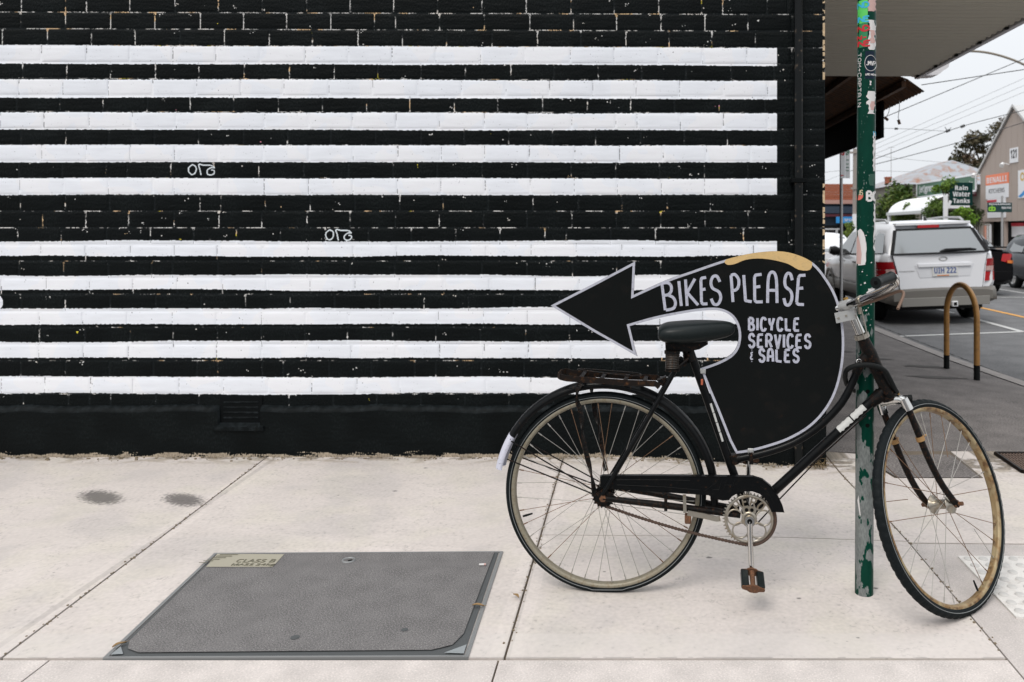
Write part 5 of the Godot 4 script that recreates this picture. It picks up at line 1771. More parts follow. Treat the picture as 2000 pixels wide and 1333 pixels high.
func build_bicycle() -> void:
	var k := thing("bicycle", "old black roadster bicycle with a flat rear tyre, leaning on the green post", "bicycle", Vector3(-0.095, -0.0315, -2.783), -0.0785)
	var steer := Transform3D(Basis(Vector3(0.6491, 0.2927, -0.7022), Vector3(-0.4111, 0.9116, 0), Vector3(0.6401, 0.2886, 0.712)), Vector3(0.9735, 0.6968, 0))
	var hubc := Vector3(0, 0.3465, 0)
	var bb: Vector3 = [Vector3(0.4971, 0.2814, 0)][0]
	make_wheel("rear_wheel", k, Transform3D(Basis(Vector3.BACK, 0.03), hubc), false, 40)
	make_wheel("front_wheel", k, steer * Transform3D(Basis(Vector3.BACK, 0.4), Vector3(0.016, -0.406, 0)), true, 32)
	# frame
	var st := begin()
	tube(st, [bb, [Vector3(0.2876, 0.8684, 0)][0]], 0.0145, 14)
	obj("seat_tube", st, M.bike_black, k)
	st = begin()
	tube(st, [bb, [Vector3(0.9633, 0.728, 0)][0]], 0.0165, 14)
	obj("down_tube", st, M.bike_black, k)
	st = begin()
	tube(st, curve(at3([Vector2(0.8745, 0.8156), Vector2(0.8625, 0.7788), Vector2(0.8436, 0.7296), Vector2(0.8093, 0.6679), Vector2(0.7439, 0.5967), Vector2(0.6678, 0.5425), Vector2(0.5983, 0.5112), Vector2(0.5233, 0.4884), Vector2(0.4375, 0.4688)], 0.0), 5), 0.0135, 12)
	obj("curved_tube", st, M.bike_black, k)
	st = begin()
	tube(st, at3([Vector2(0.8813, 0.9012), Vector2(0.8916, 0.8769), Vector2(0.9087, 0.8387), Vector2(0.9309, 0.7902), Vector2(0.9548, 0.7383), Vector2(0.9735, 0.6968)], 0.0), [0.0195, 0.0215, 0.025, 0.0225, 0.021, 0.0235], 16)
	obj("head_tube", st, M.bike_black_rusty, k)
	for e in [[[Vector2(0.8779, 0.9082), Vector2(0.883, 0.8943)], 0.026], [[Vector2(0.9701, 0.7037), Vector2(0.9769, 0.6882)], 0.027]]:
		st = begin()
		tube(st, at3(e[0], 0.0), e[1], 18)
		obj("headset_cup", st, M.old_chrome if e[1] < 0.0265 else M.bike_black_rusty, k)
	st = begin()
	tube(st, at3([Vector2(0.9463, 0.7051), Vector2(0.9087, 0.6713)], 0.0), [0.024, 0.0185], 14)
	obj("head_lug", st, M.bike_black_rusty, k)
	st = begin()
	tube(st, at3([Vector2(0.9087, 0.844), Vector2(0.8745, 0.8052), Vector2(0.8608, 0.7735)], 0.0), [0.022, 0.0185, 0.0155], 14)
	obj("head_lug", st, M.bike_black_rusty, k)
	st = begin()
	tube(st, at3([Vector2(0.4428, 0.4884), Vector2(0.4515, 0.4568)], 0.0), 0.0185, 14)
	tube(st, at3([Vector2(0.4375, 0.4688), Vector2(0.4691, 0.4766)], 0.0), 0.0165, 14)
	obj("seat_lug", st, M.bike_black_rusty, k)
	st = begin()
	disc(st, 0.023, -0.034, 0.034, 20, Transform3D(Basis(), bb))
	obj("bottom_bracket", st, M.bike_black_rusty, k)
	for s in [-1.0, 1.0]:
		st = begin()
		tube(st, [Vector3(-0.005, 0.352, s * 0.062), [Vector3(0.1436, 0.603, 0)][0] + Vector3(0, 0, s * 0.05), [Vector3(0.2681, 0.8185, 0)][0] + Vector3(0, 0, s * 0.017)], [0.0085, 0.009, 0.008], 10)
		obj("seat_stay", st, M.bike_black, k)
		st = begin()
		tube(st, [Vector3(0.0, 0.346, s * 0.064), Vector3(0.16, 0.330, s * 0.055), bb + Vector3(-0.03, 0.008, s * 0.024)], [0.009, 0.0115, 0.012], 10)
		obj("chain_stay", st, M.bike_black_rusty, k)
		st = begin()
		prism(st, [Vector2(-0.03, 0.33), Vector2(-0.024, 0.362), Vector2(0.0, 0.375), Vector2(0.035, 0.362), Vector2(0.04, 0.34), Vector2(0.0, 0.325)], s * 0.06 - 0.003, s * 0.06 + 0.003)
		obj("dropout", st, M.bike_black_rusty, k)
		st = begin()
		disc(st, 0.012, s * 0.064 - 0.006, s * 0.064 + 0.008, 6, Transform3D(Basis(), Vector3(0, 0.3465, 0)))
		obj("axle_nut", st, M.rust, k)
	# mudguard
	var guard := part("mudguard", k, Transform3D(Basis(), hubc))
	st = begin()
	mudguard(st, 0.3935, deg_to_rad(-4), deg_to_rad(149), 60)
	obj("blade", st, M.bike_black, guard)
	st = begin()
	mudguard(st, 0.394, deg_to_rad(149), deg_to_rad(168), 12, 0.034)
	obj("white_tail", st, M.fender_white, guard)
	for s in [-1.0, 1.0]:
		for a in [151.0, 157.0]:
			st = begin()
			tube(st, [Vector3(-0.01, 0.01, s * 0.055), Vector3(cos(deg_to_rad(a)) * 0.372, sin(deg_to_rad(a)) * 0.372, s * 0.034)] if a < 155 else [Vector3(-0.012, 0.0, s * 0.05), Vector3(cos(deg_to_rad(a + 4)) * 0.36, sin(deg_to_rad(a + 4)) * 0.36, s * 0.033)], 0.0024, 6)
			obj("stay", st, M.bike_black_rusty, guard)
	# carrier over the rear wheel
	var rack := part("luggage_rack", k)
	var rt: Array = [Vector2(-0.1481, 0.7575), Vector2(-0.1263, 0.7524), Vector2(0.0774, 0.741), Vector2(0.1792, 0.739), Vector2(0.1935, 0.7285)]
	for s in [-1.0, 1.0]:
		st = begin()
		strap(st, at3(rt, s * 0.056), Vector3.UP, 0.020, 0.004)
		obj("side_rail", st, M.rack_rust, rack)
	st = begin()
	strap(st, [Vector3(rt[0].x, rt[0].y, -0.056), Vector3(rt[0].x - 0.012, rt[0].y, -0.03), Vector3(rt[0].x - 0.012, rt[0].y, 0.03), Vector3(rt[0].x, rt[0].y, 0.056)], Vector3.UP, 0.020, 0.004)
	obj("end_bar", st, M.rack_rust, rack)
	for x in [1140, 1180, 1225, 1262]:
		st = begin()
		var px: float = rt[0].x + (x - 1100) * 0.00179
		var py: float = lerpf(rt[0].y, rt[3].y, (x - 1100) / 182.0)
		strap(st, [Vector3(px, py + 0.004, -0.054), Vector3(px, py + 0.004, 0.054)], Vector3.RIGHT, 0.014, 0.003)
		obj("cross_bar", st, M.bike_black_rusty, rack)
	st = begin()
	tube(st, curve([Vector3(rt[0].x + 0.06, rt[0].y + 0.014, -0.03), Vector3(rt[0].x + 0.07, rt[0].y + 0.02, 0.03), Vector3(rt[2].x + 0.02, rt[2].y + 0.018, 0.032), Vector3(rt[2].x + 0.03, rt[2].y + 0.018, -0.03), Vector3(rt[0].x + 0.06, rt[0].y + 0.014, -0.03)], 5), 0.0028, 6)
	obj("spring_clip", st, M.bike_black_rusty, rack)
	st = begin()
	prism(st, [Vector2(0.1828, 0.7426), Vector2(0.2113, 0.7555), Vector2(0.222, 0.7325), Vector2(0.2077, 0.7198), Vector2(0.1935, 0.7285)], -0.02, 0.02)
	obj("mounting_plate", st, M.bike_black_rusty, rack)
	st = begin()
	tube(st, curve(at3([Vector2(0.2308, 0.7558), Vector2(0.2202, 0.7378), Vector2(0.2042, 0.7162), Vector2(0.206, 0.702)], 0.03), 4), 0.0022, 6)
	obj("hook", st, M.bike_black_rusty, rack)
	for e in [[[Vector2(-0.0756, 0.7388), Vector2(-0.0883, 0.7135), Vector2(-0.0901, 0.6794), Vector2(-0.081, 0.6526), Vector2(-0.0738, 0.6169), Vector2(-0.072, 0.581), Vector2(-0.0648, 0.5274), Vector2(-0.0539, 0.4828), Vector2(-0.0449, 0.4472), Vector2(-0.0359, 0.4026), Vector2(-0.0287, 0.3526)], 0.062], [[Vector2(-0.0539, 0.7212), Vector2(-0.0557, 0.6799), Vector2(-0.0485, 0.6442), Vector2(-0.0377, 0.5906), Vector2(-0.0251, 0.5461), Vector2(-0.0179, 0.4925), Vector2(-0.0125, 0.4479), Vector2(-0.0035, 0.4034)], -0.06]]:
		st = begin()
		strap(st, curve(at3(e[0], e[1]), 4), Vector3.RIGHT, 0.017, 0.006, 9.0)
		obj("rack_stay", st, M.bike_black_rusty, rack)
	# saddle
	worn("spring_iron", Color(0.06, 0.055, 0.05), Color(0.05, 0.035, 0.025), Color(0.1, 0.04, 0.02), 0.5, 0.7, 0.04, 69, 9.0, 0.4, 0.6)
	var sad := part("saddle", k)
	var top := [Vector2(0.1873, 0.9207), Vector2(0.1917, 0.9287), Vector2(0.2131, 0.9387), Vector2(0.2504, 0.9435), Vector2(0.3124, 0.9485), Vector2(0.3706, 0.9499), Vector2(0.4094, 0.9485), Vector2(0.4322, 0.9452), Vector2(0.4463, 0.9391), Vector2(0.4515, 0.933)]
	var bot := [Vector2(0.1873, 0.8975), Vector2(0.1917, 0.8869), Vector2(0.2131, 0.8782), Vector2(0.2504, 0.8742), Vector2(0.3124, 0.8758), Vector2(0.3706, 0.8826), Vector2(0.4094, 0.891), Vector2(0.4322, 0.8983), Vector2(0.4463, 0.9082), Vector2(0.4515, 0.9179)]
	var wid := [0.055, 0.080, 0.095, 0.098, 0.088, 0.060, 0.042, 0.033, 0.020, 0.006]
	var rings := []
	for i in top.size():
		var ring := []
		var cy: float = (top[i].y + bot[i].y) / 2
		var hh: float = (top[i].y - bot[i].y) / 2
		for j in 22:
			var a := TAU * j / 22
			var cx := signf(cos(a)) * pow(absf(cos(a)), 0.6)
			var sy := signf(sin(a)) * pow(absf(sin(a)), 0.7)
			ring.append(Vector3(top[i].x, cy + hh * sy, wid[i] * cx))
		rings.append(ring)
	st = begin()
	st.set_smooth_group(1)
	var smooth_rings := []
	for j in 22:
		var line := []
		for i in rings.size():
			line.append(rings[i][j])
		smooth_rings.append(curve(line, 3))
	smooth_rings.append(smooth_rings[0])
	grid(st, smooth_rings, false)
	var e0 := []
	var e1 := []
	for j in 22:
		e0.append(smooth_rings[j][0])
		e1.append(smooth_rings[j][-1])
	fan(st, e0)
	fan(st, e1, true)
	obj("cover", st, M.vinyl, sad)
	st = begin()
	prism(st, [Vector2(0.2113, 0.8764), Vector2(0.353, 0.8798), Vector2(0.3583, 0.8727), Vector2(0.3283, 0.8547), Vector2(0.2911, 0.8471), Vector2(0.2291, 0.8429), Vector2(0.2131, 0.8462)], -0.035, 0.035)
	obj("under_frame", st, M.bike_black_rusty, sad)
	for s in [-1.0, 1.0]:
		st = begin()
		var hel := []
		var c: Vector2 = [Vector2(0.2362, 0.8163)][0]
		for i in 9 * 14 + 1:
			var a := TAU * i / 14.0
			hel.append(Vector3(c.x + cos(a) * 0.0215, c.y + 0.026 - 0.052 * i / (9.0 * 14.0), s * 0.052 + sin(a) * 0.0215))
		tube(st, hel, 0.0029, 6)
		obj("coil_spring", st, M.spring_iron, sad)
		st = begin()
		disc(st, 0.027, -0.005, 0.005, 18, Transform3D(Basis(Vector3.RIGHT, PI / 2), Vector3(c.x, c.y + 0.031, s * 0.052)))
		disc(st, 0.024, -0.004, 0.004, 18, Transform3D(Basis(Vector3.RIGHT, PI / 2), Vector3(c.x, c.y - 0.030, s * 0.052)))
		disc(st, 0.013, -0.025, 0.025, 12, Transform3D(Basis(Vector3.RIGHT, PI / 2), Vector3(c.x, c.y, s * 0.052)))
		obj("spring_seat", st, M.bike_black_rusty, sad)
		st = begin()
		tube(st, [Vector3(c.x + 0.012, c.y - 0.03, s * 0.052), [Vector3(0.2911, 0.8241, 0)][0] + Vector3(0, 0, s * 0.03)], 0.006, 8)
		obj("spring_arm", st, M.bike_black_rusty, sad)
	st = begin()
	tube(st, at3([Vector2(0.2699, 0.8753), Vector2(0.2911, 0.8187)], 0.0), [0.013, 0.0128], 12)
	obj("seat_post", st, M.bike_black_rusty, k)
	st = begin()
	tube(st, at3([Vector2(0.2894, 0.8365), Vector2(0.3, 0.8082)], 0.0), 0.0205, 14)
	disc(st, 0.011, -0.028, 0.034, 6, Transform3D(Basis(), [Vector3(0.277, 0.8061, 0)][0]))
	obj("seat_clamp", st, M.bike_black_rusty, k)
	# cranks, chainwheel, chain, chain guard
	worn("chain_brown", Color(0.045, 0.028, 0.02), Color(0.085, 0.04, 0.022), Color(0.02, 0.015, 0.012), 0.4, 0.62, 0.05, 74, 9.0, 0.7)
	var ring_c := bb + Vector3(0, 0, 0.042)
	var cw := part("chainwheel", k, Transform3D(Basis(), ring_c))
	st = begin()
	lathe(st, [Vector2(0.0835, -0.0015), Vector2(0.0835, 0.0015), Vector2(0.074, 0.002), Vector2(0.074, -0.002)], 64, true)
	for t in 46:
		var a := TAU * t / 46
		var d := Vector3(cos(a), sin(a), 0)
		var q := Vector3(-sin(a), cos(a), 0)
		quad(st, d * 0.083 - q * 0.004, d * 0.083 + q * 0.004, d * 0.0905 + q * 0.0012, d * 0.0905 - q * 0.0012)
	obj("toothed_ring", st, M.old_chrome, cw)
	for i in 4:
		var a: float = [deg_to_rad(6), deg_to_rad(174), deg_to_rad(232), deg_to_rad(308)][i]
		st = begin()
		lathe(st, [Vector2(0.0285, -0.0014), Vector2(0.0285, 0.0014), Vector2(0.0235, 0.0017), Vector2(0.0235, -0.0017)], 32, true)
		obj("spider_ring", st, M.old_chrome, cw, Transform3D(Basis(), Vector3(cos(a), sin(a), 0) * 0.0485 + Vector3(0, 0, 0.0005 * i)))
	st = begin()
	lathe(st, [Vector2(0.010, 0.0025), Vector2(0.026, 0.0025), Vector2(0.026, -0.0025), Vector2(0.010, -0.0025)], 28, true)
	prism(st, [Vector2(-0.02, 0.018), Vector2(-0.026, 0.036), Vector2(-0.018, 0.043), Vector2(0.018, 0.043), Vector2(0.026, 0.036), Vector2(0.02, 0.018)], -0.002, 0.002)
	obj("spider", st, M.old_chrome, cw)
	for x in [-0.009, 0.009]:
		st = begin()
		disc(st, 0.0062, 0.001, 0.0032, 14, Transform3D(Basis(), Vector3(x, 0.0315, 0)))
		obj("spider_hole", st, M.hole, cw)
	var word := "HERO"
	for i in 4:
		var a := deg_to_rad(132 - i * 28)
		var xf := Transform3D(Basis(Vector3.BACK, a - PI / 2), Vector3(cos(a), sin(a), 0) * 0.059)
		obj("letter", letter_mesh(word[i], Vector2(-0.008, -0.0155), Vector2(0.016, 0.031), 0.0026, -0.0015, 0.0015), M.old_chrome, cw, xf)
	for s in [1.0, -1.0]:
		var crank := part("crank", k)
		st = begin()
		var tip: Vector3 = bb + Vector3(0.006, -0.165 * s, 0.072 * s)
		tube(st, [bb + Vector3(0, 0, s * 0.056), bb.lerp(tip, 0.25) + Vector3(0, 0, s * 0.04), tip], [0.0125, 0.0095, 0.0088], 12)
		disc(st, 0.0165, s * 0.05, s * 0.066, 20, Transform3D(Basis(), bb))
		disc(st, 0.0125, -0.008, 0.008, 16, Transform3D(Basis(), tip))
		obj("arm", st, M.chrome, crank)
		st = begin()
		disc(st, 0.0085, s * 0.0655, s * 0.068, 16, Transform3D(Basis(), bb))
		obj("axle_end", st, M.hole, crank)
		var ped := part("pedal", k, Transform3D(Basis(Vector3.RIGHT, 0.34 * s) * Basis(Vector3.BACK, -0.14), tip + Vector3(0.0, 0.006, s * 0.004)))
		for x in [-0.026, 0.026]:
			st = begin()
			box(st, Vector3(x, 0, s * 0.044), Vector3(0.024, 0.022, 0.070), 0.003)
			obj("rubber_block", st, M.vinyl, ped)
		st = begin()
		tube(st, [Vector3(0, 0, 0), Vector3(0, 0, s * 0.02), Vector3(0, 0, s * 0.082)], [0.012, 0.009, 0.0085], 10)
		obj("spindle", st, M.rust, ped)
		for z in [0.008, 0.082]:
			st = begin()
			prism(st, curve([Vector2(-0.036, 0.005), Vector2(-0.02, 0.009), Vector2(-0.010, 0.015), Vector2(0.010, 0.015), Vector2(0.02, 0.009), Vector2(0.036, 0.005), Vector2(0.036, -0.005), Vector2(0.02, -0.009), Vector2(0.010, -0.015), Vector2(-0.010, -0.015), Vector2(-0.02, -0.009), Vector2(-0.036, -0.005)], 3, true), s * z - 0.002, s * z + 0.002)
			obj("end_plate", st, M.rust, ped)
			for x in [-0.029, 0.029]:
				st = begin()
				disc(st, 0.0045, s * z, s * z + s * 0.005, 8, Transform3D(Basis(), Vector3(x, 0, 0)))
				obj("bolt", st, M.rust, ped)
	st = begin()
	var low := []
	var rads := []
	var c0 := Vector3(0.008, 0.346 - 0.034, 0.043)
	var n := 84
	for i in n + 1:
		var t := float(i) / n
		var p := c0.lerp(bb + Vector3(-0.01, -0.088, 0.042), t) + Vector3(0, -0.010 * sin(t * PI), 0)
		low.append(p)
		rads.append(0.0062 if i % 2 == 0 else 0.0040)
	tube(st, low, rads, 8)
	var wrap := []
	for i in 26:
		var a := lerpf(-PI / 2 - 0.1, 0.35, i / 25.0)
		wrap.append(bb + Vector3(cos(a) * 0.0885, sin(a) * 0.0885, 0.042))
	tube(st, wrap, 0.0052, 8)
	obj("chain", st, M.chain_brown, k)
	st = begin()
	disc(st, 0.036, 0.039, 0.047, 20, Transform3D(Basis(), hubc))
	for t in 18:
		var a := TAU * t / 18
		var d := Vector3(cos(a), sin(a), 0)
		var q := Vector3(-sin(a), cos(a), 0)
		quad(st, hubc + d * 0.035 - q * 0.004 + Vector3(0, 0, 0.043), hubc + d * 0.035 + q * 0.004 + Vector3(0, 0, 0.043), hubc + d * 0.042 + q * 0.0015 + Vector3(0, 0, 0.043), hubc + d * 0.042 - q * 0.0015 + Vector3(0, 0, 0.043))
	obj("sprocket", st, M.bike_black_rusty, k)
	var cg := part("chain_guard", k)
	st = begin()
	var shape := [Vector2(-0.0113, 0.4166), Vector2(-0.0025, 0.4203), Vector2(0.2133, 0.4255), Vector2(0.3868, 0.428), Vector2(0.5089, 0.4292), Vector2(0.5414, 0.4197), Vector2(0.5687, 0.3979), Vector2(0.5926, 0.364), Vector2(0.6063, 0.3351), Vector2(0.6122, 0.3128), Vector2(0.5705, 0.3134), Vector2(0.5619, 0.339), Vector2(0.55, 0.3577), Vector2(0.5311, 0.3728), Vector2(0.5072, 0.3808), Vector2(0.4831, 0.3802), Vector2(0.4591, 0.3743), Vector2(0.4385, 0.3617), Vector2(0.4281, 0.3493), Vector2(0.4075, 0.347), Vector2(0.3781, 0.3532), Vector2(0.3591, 0.3639), Vector2(0.2133, 0.3697), Vector2(0.0381, 0.3757), Vector2(-0.0078, 0.3798)]
	prism(st, shape, 0.053, 0.058)
	obj("plate", st, M.bike_black, cg)
	st = begin()
	var lip := at3(shape.slice(0, 10), 0.050)
	strap(st, lip, Vector3.BACK, 0.02, 0.0025)
	obj("lip", st, M.bike_black, cg)
	for e in [[[Vector2(0.0472, 0.4084), Vector2(0.2134, 0.4125), Vector2(0.2968, 0.4128)], 0.0016], [[Vector2(0.0472, 0.3909), Vector2(0.2134, 0.3881), Vector2(0.3314, 0.3807)], 0.0016], [[Vector2(0.3453, 0.3776), Vector2(0.3832, 0.4063), Vector2(0.3936, 0.4204)], 0.0014], [[Vector2(0.3729, 0.3835), Vector2(0.3936, 0.384), Vector2(0.4039, 0.4137)], 0.0014], [[Vector2(0.4074, 0.3827), Vector2(0.4211, 0.4176)], 0.0014], [[Vector2(0.4143, 0.4001), Vector2(0.4383, 0.4008)], 0.0014], [[Vector2(0.4349, 0.3851), Vector2(0.4486, 0.4183)], 0.0014], [[Vector2(0.5343, 0.3997), Vector2(0.5616, 0.3763), Vector2(0.5787, 0.3422)], 0.0014]]:
		st = begin()
		tube(st, at3(e[0], 0.058), e[1], 6)
		obj("embossed_line", st, M.bike_black, cg)
	for e in [[Vector2(0.2147, 0.3695), Vector2(0.2147, 0.3105)], [Vector2(0.2779, 0.3677), Vector2(0.2796, 0.3054)]]:
		st = begin()
		strap(st, at3(e, 0.068), Vector3.RIGHT, 0.011, 0.004)
		obj("bracket", st, M.old_chrome if e[0].x > 0.26 else M.bike_black_rusty, cg)
	# folded side stand, and the rods of the rear brake
	st = begin()
	strap(st, at3([Vector2(0.2882, 0.3038), Vector2(0.3435, 0.295), Vector2(0.3866, 0.2858), Vector2(0.3987, 0.2879)], 0.062), Vector3.UP, 0.017, 0.005)
	obj("side_stand", st, M.old_chrome, k)
	st = begin()
	box(st, [Vector3(0.2898, 0.2812, 0.05)][0], Vector3(0.022, 0.03, 0.03), 0.003)
	obj("stand_clamp", st, M.rust, k)
	st = begin()
	tube(st, at3([Vector2(0.5233, 0.2574), Vector2(0.6018, 0.3459), Vector2(0.7369, 0.4914), Vector2(0.8916, 0.6379)], 0.022), 0.0024, 6)
	obj("brake_rod", st, M.bike_black_rusty, k)
	for e in [[Vector2(0.8522, 0.9778), Vector2(0.8848, 0.896)], [Vector2(0.8694, 1.0041), Vector2(0.8933, 0.9048)]]:
		st = begin()
		tube(st, at3(e, 0.035), 0.0024, 6)
		obj("brake_rod", st, M.old_chrome, k)
	# tape left on the tubes
	for e in [[[Vector2(0.8041, 0.5768), Vector2(0.8471, 0.6161)], 0.0178], [[Vector2(0.8505, 0.6197), Vector2(0.8916, 0.6588)], 0.0178]]:
		st = begin()
		var ringp := []
		for i in 9:
			var t: Vector2 = e[0][0].lerp(e[0][1], i / 8.0)
			var dirv: Vector2 = (e[0][1] - e[0][0]).normalized()
			var nv := Vector2(-dirv.y, dirv.x)
			var ring := []
			for j in 6:
				var a := lerpf(-0.15, 1.25, j / 5.0) + 0.12 * sin(i * 2.3 + j)
				ring.append(Vector3(t.x, t.y, 0) + Vector3(nv.x, nv.y, 0) * sin(a) * e[1] + Vector3(0, 0, cos(a) * e[1]))
			ringp.append(ring)
		st.set_smooth_group(1)
		grid(st, ringp, false)
		obj("silver_label", st, M.sticker_silver, k)
	for i in 4:
		st = begin()
		var y0: float = 787.0 + i * 18.0
		var a: Vector2 = [Vector2(0.3671, 0.6656), Vector2(0.4094, 0.5336)][0].lerp([Vector2(0.3671, 0.6656), Vector2(0.4094, 0.5336)][1], i / 4.0)
		var b: Vector2 = [Vector2(0.3671, 0.6656), Vector2(0.4094, 0.5336)][0].lerp([Vector2(0.3671, 0.6656), Vector2(0.4094, 0.5336)][1], (i + 0.92) / 4.0)
		tube(st, [Vector3(a.x, a.y, 0.0125), Vector3(b.x, b.y, 0.0125)], 0.0042, 8)
		obj("silver_label", st, M.sticker_silver, k)
	st = begin()
	box(st, [Vector3(0.337, 0.7383, 0.012)][0], Vector3(0.009, 0.022, 0.006), 0.002, Transform3D.IDENTITY)
	obj("orange_sticker", st, mat("orange_dull", Color(0.45, 0.11, 0.05), 0.7), k)
	# steering: everything that turns with the bars
	st = begin()
	tube(st, [Vector3(0, 0.235, 0), Vector3(0, 0.30, 0)], [0.0165, 0.0150], 14)
	tube(st, [Vector3(0, 0.29, 0), Vector3(0, 0.345, 0)], 0.0135, 14)
	obj("stem", st, M.chrome, k, steer)
	st = begin()
	tube(st, [Vector3(0, 0.318, 0), Vector3(-0.008, 0.345, 0)], 0.019, 14)
	tube(st, [Vector3(-0.012, 0.342, -0.022), Vector3(-0.012, 0.342, 0.022)], 0.0195, 14)
	obj("stem_clamp", st, M.aluminium, k, steer)
	st = begin()
	tube(st, [Vector3(0.004, 0.350, 0), Vector3(0.004, 0.366, 0)], 0.0095, 6)
	obj("stem_bolt", st, mat("brass", Color(0.42, 0.25, 0.07), 0.4, 0.7), k, steer)
	mat("lever_brown", Color(0.19, 0.12, 0.085), 0.5, 0.4)
	for s in [1.0, -1.0]:
		var bar := []
		for p in [Vector3(-0.012, 0.342, 0.0), Vector3(-0.028, 0.347, 0.05), Vector3(-0.047, 0.357, 0.12), Vector3(-0.062, 0.366, 0.19), Vector3(-0.070, 0.374, 0.235), Vector3(-0.078, 0.386, 0.265), Vector3(-0.098, 0.404, 0.280), Vector3(-0.125, 0.414, 0.284), Vector3(-0.16, 0.419, 0.285)]:
			bar.append(Vector3(p.x, p.y, p.z * s))
		st = begin()
		tube(st, curve(bar, 4), 0.0127, 14)
		obj("handlebar", st, M.chrome, k, steer)
		st = begin()
		tube(st, [bar[2].lerp(bar[1], 0.6), bar[2].lerp(bar[1], 0.4)], 0.0158, 14)
		obj("bar_collar", st, M.old_chrome, k, steer)
		var grip := part("grip", k, steer)
		st = begin()
		var g0 := Vector3(-0.112, 0.410, 0.282 * s)
		var g1 := Vector3(-0.205, 0.4235, 0.287 * s)
		var gp := []
		var gr := []
		for i in 14:
			gp.append(g0.lerp(g1, i / 13.0))
			gr.append((0.0172 if i % 2 == 0 else 0.0163) if i > 0 and i < 12 else 0.0182)
		tube(st, gp, gr, 16)
		obj("sleeve", st, M.vinyl, grip)
		st = begin()
		tube(st, [g1, g1 + (g1 - g0).normalized() * 0.0015], 0.006, 12)
		obj("end_hole", st, M.hole, grip)
		st = begin()
		tube(st, curve([Vector3(-0.035, 0.335, 0.07 * s), Vector3(-0.055, 0.343, 0.16 * s), Vector3(-0.066, 0.352, 0.235 * s), Vector3(-0.066, 0.350, 0.262 * s), Vector3(-0.080, 0.340, 0.272 * s), Vector3(-0.137, 0.316, 0.272 * s)], 4), 0.005, 8)
		obj("brake_lever", st, M.old_chrome if s < 0 else M.lever_brown, k, steer)
	st = begin()
	tube(st, [Vector3(0.012, 0.30, 0.022), Vector3(-0.004, 0.336, 0.045)], 0.006, 8)
	obj("lever_pivot", st, M.old_chrome, k, steer)
	st = begin()
	tube(st, [Vector3(0.0, -0.028, -0.056), Vector3(0, -0.016, -0.036), Vector3(0, -0.012, 0), Vector3(0, -0.016, 0.036), Vector3(0, -0.028, 0.056)], [0.012, 0.0155, 0.017, 0.0155, 0.012], 12)
	obj("fork_crown", st, M.chrome, k, steer)
	for s in [1.0, -1.0]:
		st = begin()
		tube(st, [Vector3(0, -0.014, 0.047 * s), Vector3(0, -0.055, 0.0505 * s)], [0.0155, 0.0165], 12)
		obj("crown_socket", st, M.chrome, k, steer)
		st = begin()
		tube(st, curve([Vector3(0, -0.05, 0.0505 * s), Vector3(-0.008, -0.13, 0.051 * s), Vector3(-0.016, -0.22, 0.052 * s), Vector3(-0.012, -0.31, 0.053 * s), Vector3(0.004, -0.375, 0.054 * s), Vector3(0.018, -0.412, 0.054 * s)], 5), 0.0112, 12)
		obj("fork_leg", st, M.bike_black_rusty, k, steer)
		st = begin()
		disc(st, 0.0125, s * 0.05, s * 0.06, 10, Transform3D(Basis(), Vector3(0.016, -0.406, 0)))
		disc(st, 0.007, s * 0.056, s * 0.078, 8, Transform3D(Basis(), Vector3(0.016, -0.406, 0)))
		obj("axle_nut", st, M.rust, k, steer)
		st = begin()
		tube(st, [Vector3(-0.010, -0.148, 0.051 * s), Vector3(-0.011, -0.163, 0.051 * s)], 0.0145, 12)
		tube(st, [Vector3(0.0, -0.155, 0.052 * s), Vector3(0.018, -0.157, 0.056 * s)], 0.004, 6)
		obj("brake_guide", st, mat("brassy_rust", Color(0.38, 0.22, 0.09), 0.6, 0.4) if not M.has("brassy_rust") else M.brassy_rust, k, steer)
		st = begin()
		tube(st, [Vector3(0.013, -0.02, 0.05 * s), Vector3(0.008, -0.155, 0.058 * s)], 0.0026, 6)
		obj("brake_rod", st, M.old_chrome, k, steer)
	for s in [1.0]:
		st = begin()
		lathe(st, [Vector2(0.0088, -0.003), Vector2(0.0105, 0), Vector2(0.0088, 0.003), Vector2(0.0062, 0)], 18, true)
		disc(st, 0.0035, -0.002, 0.004, 8)
		obj("lug_bolt", st, M.chrome, k, Transform3D(Basis(), [Vector3(0.865, 0.8187, 0.03)][0]))

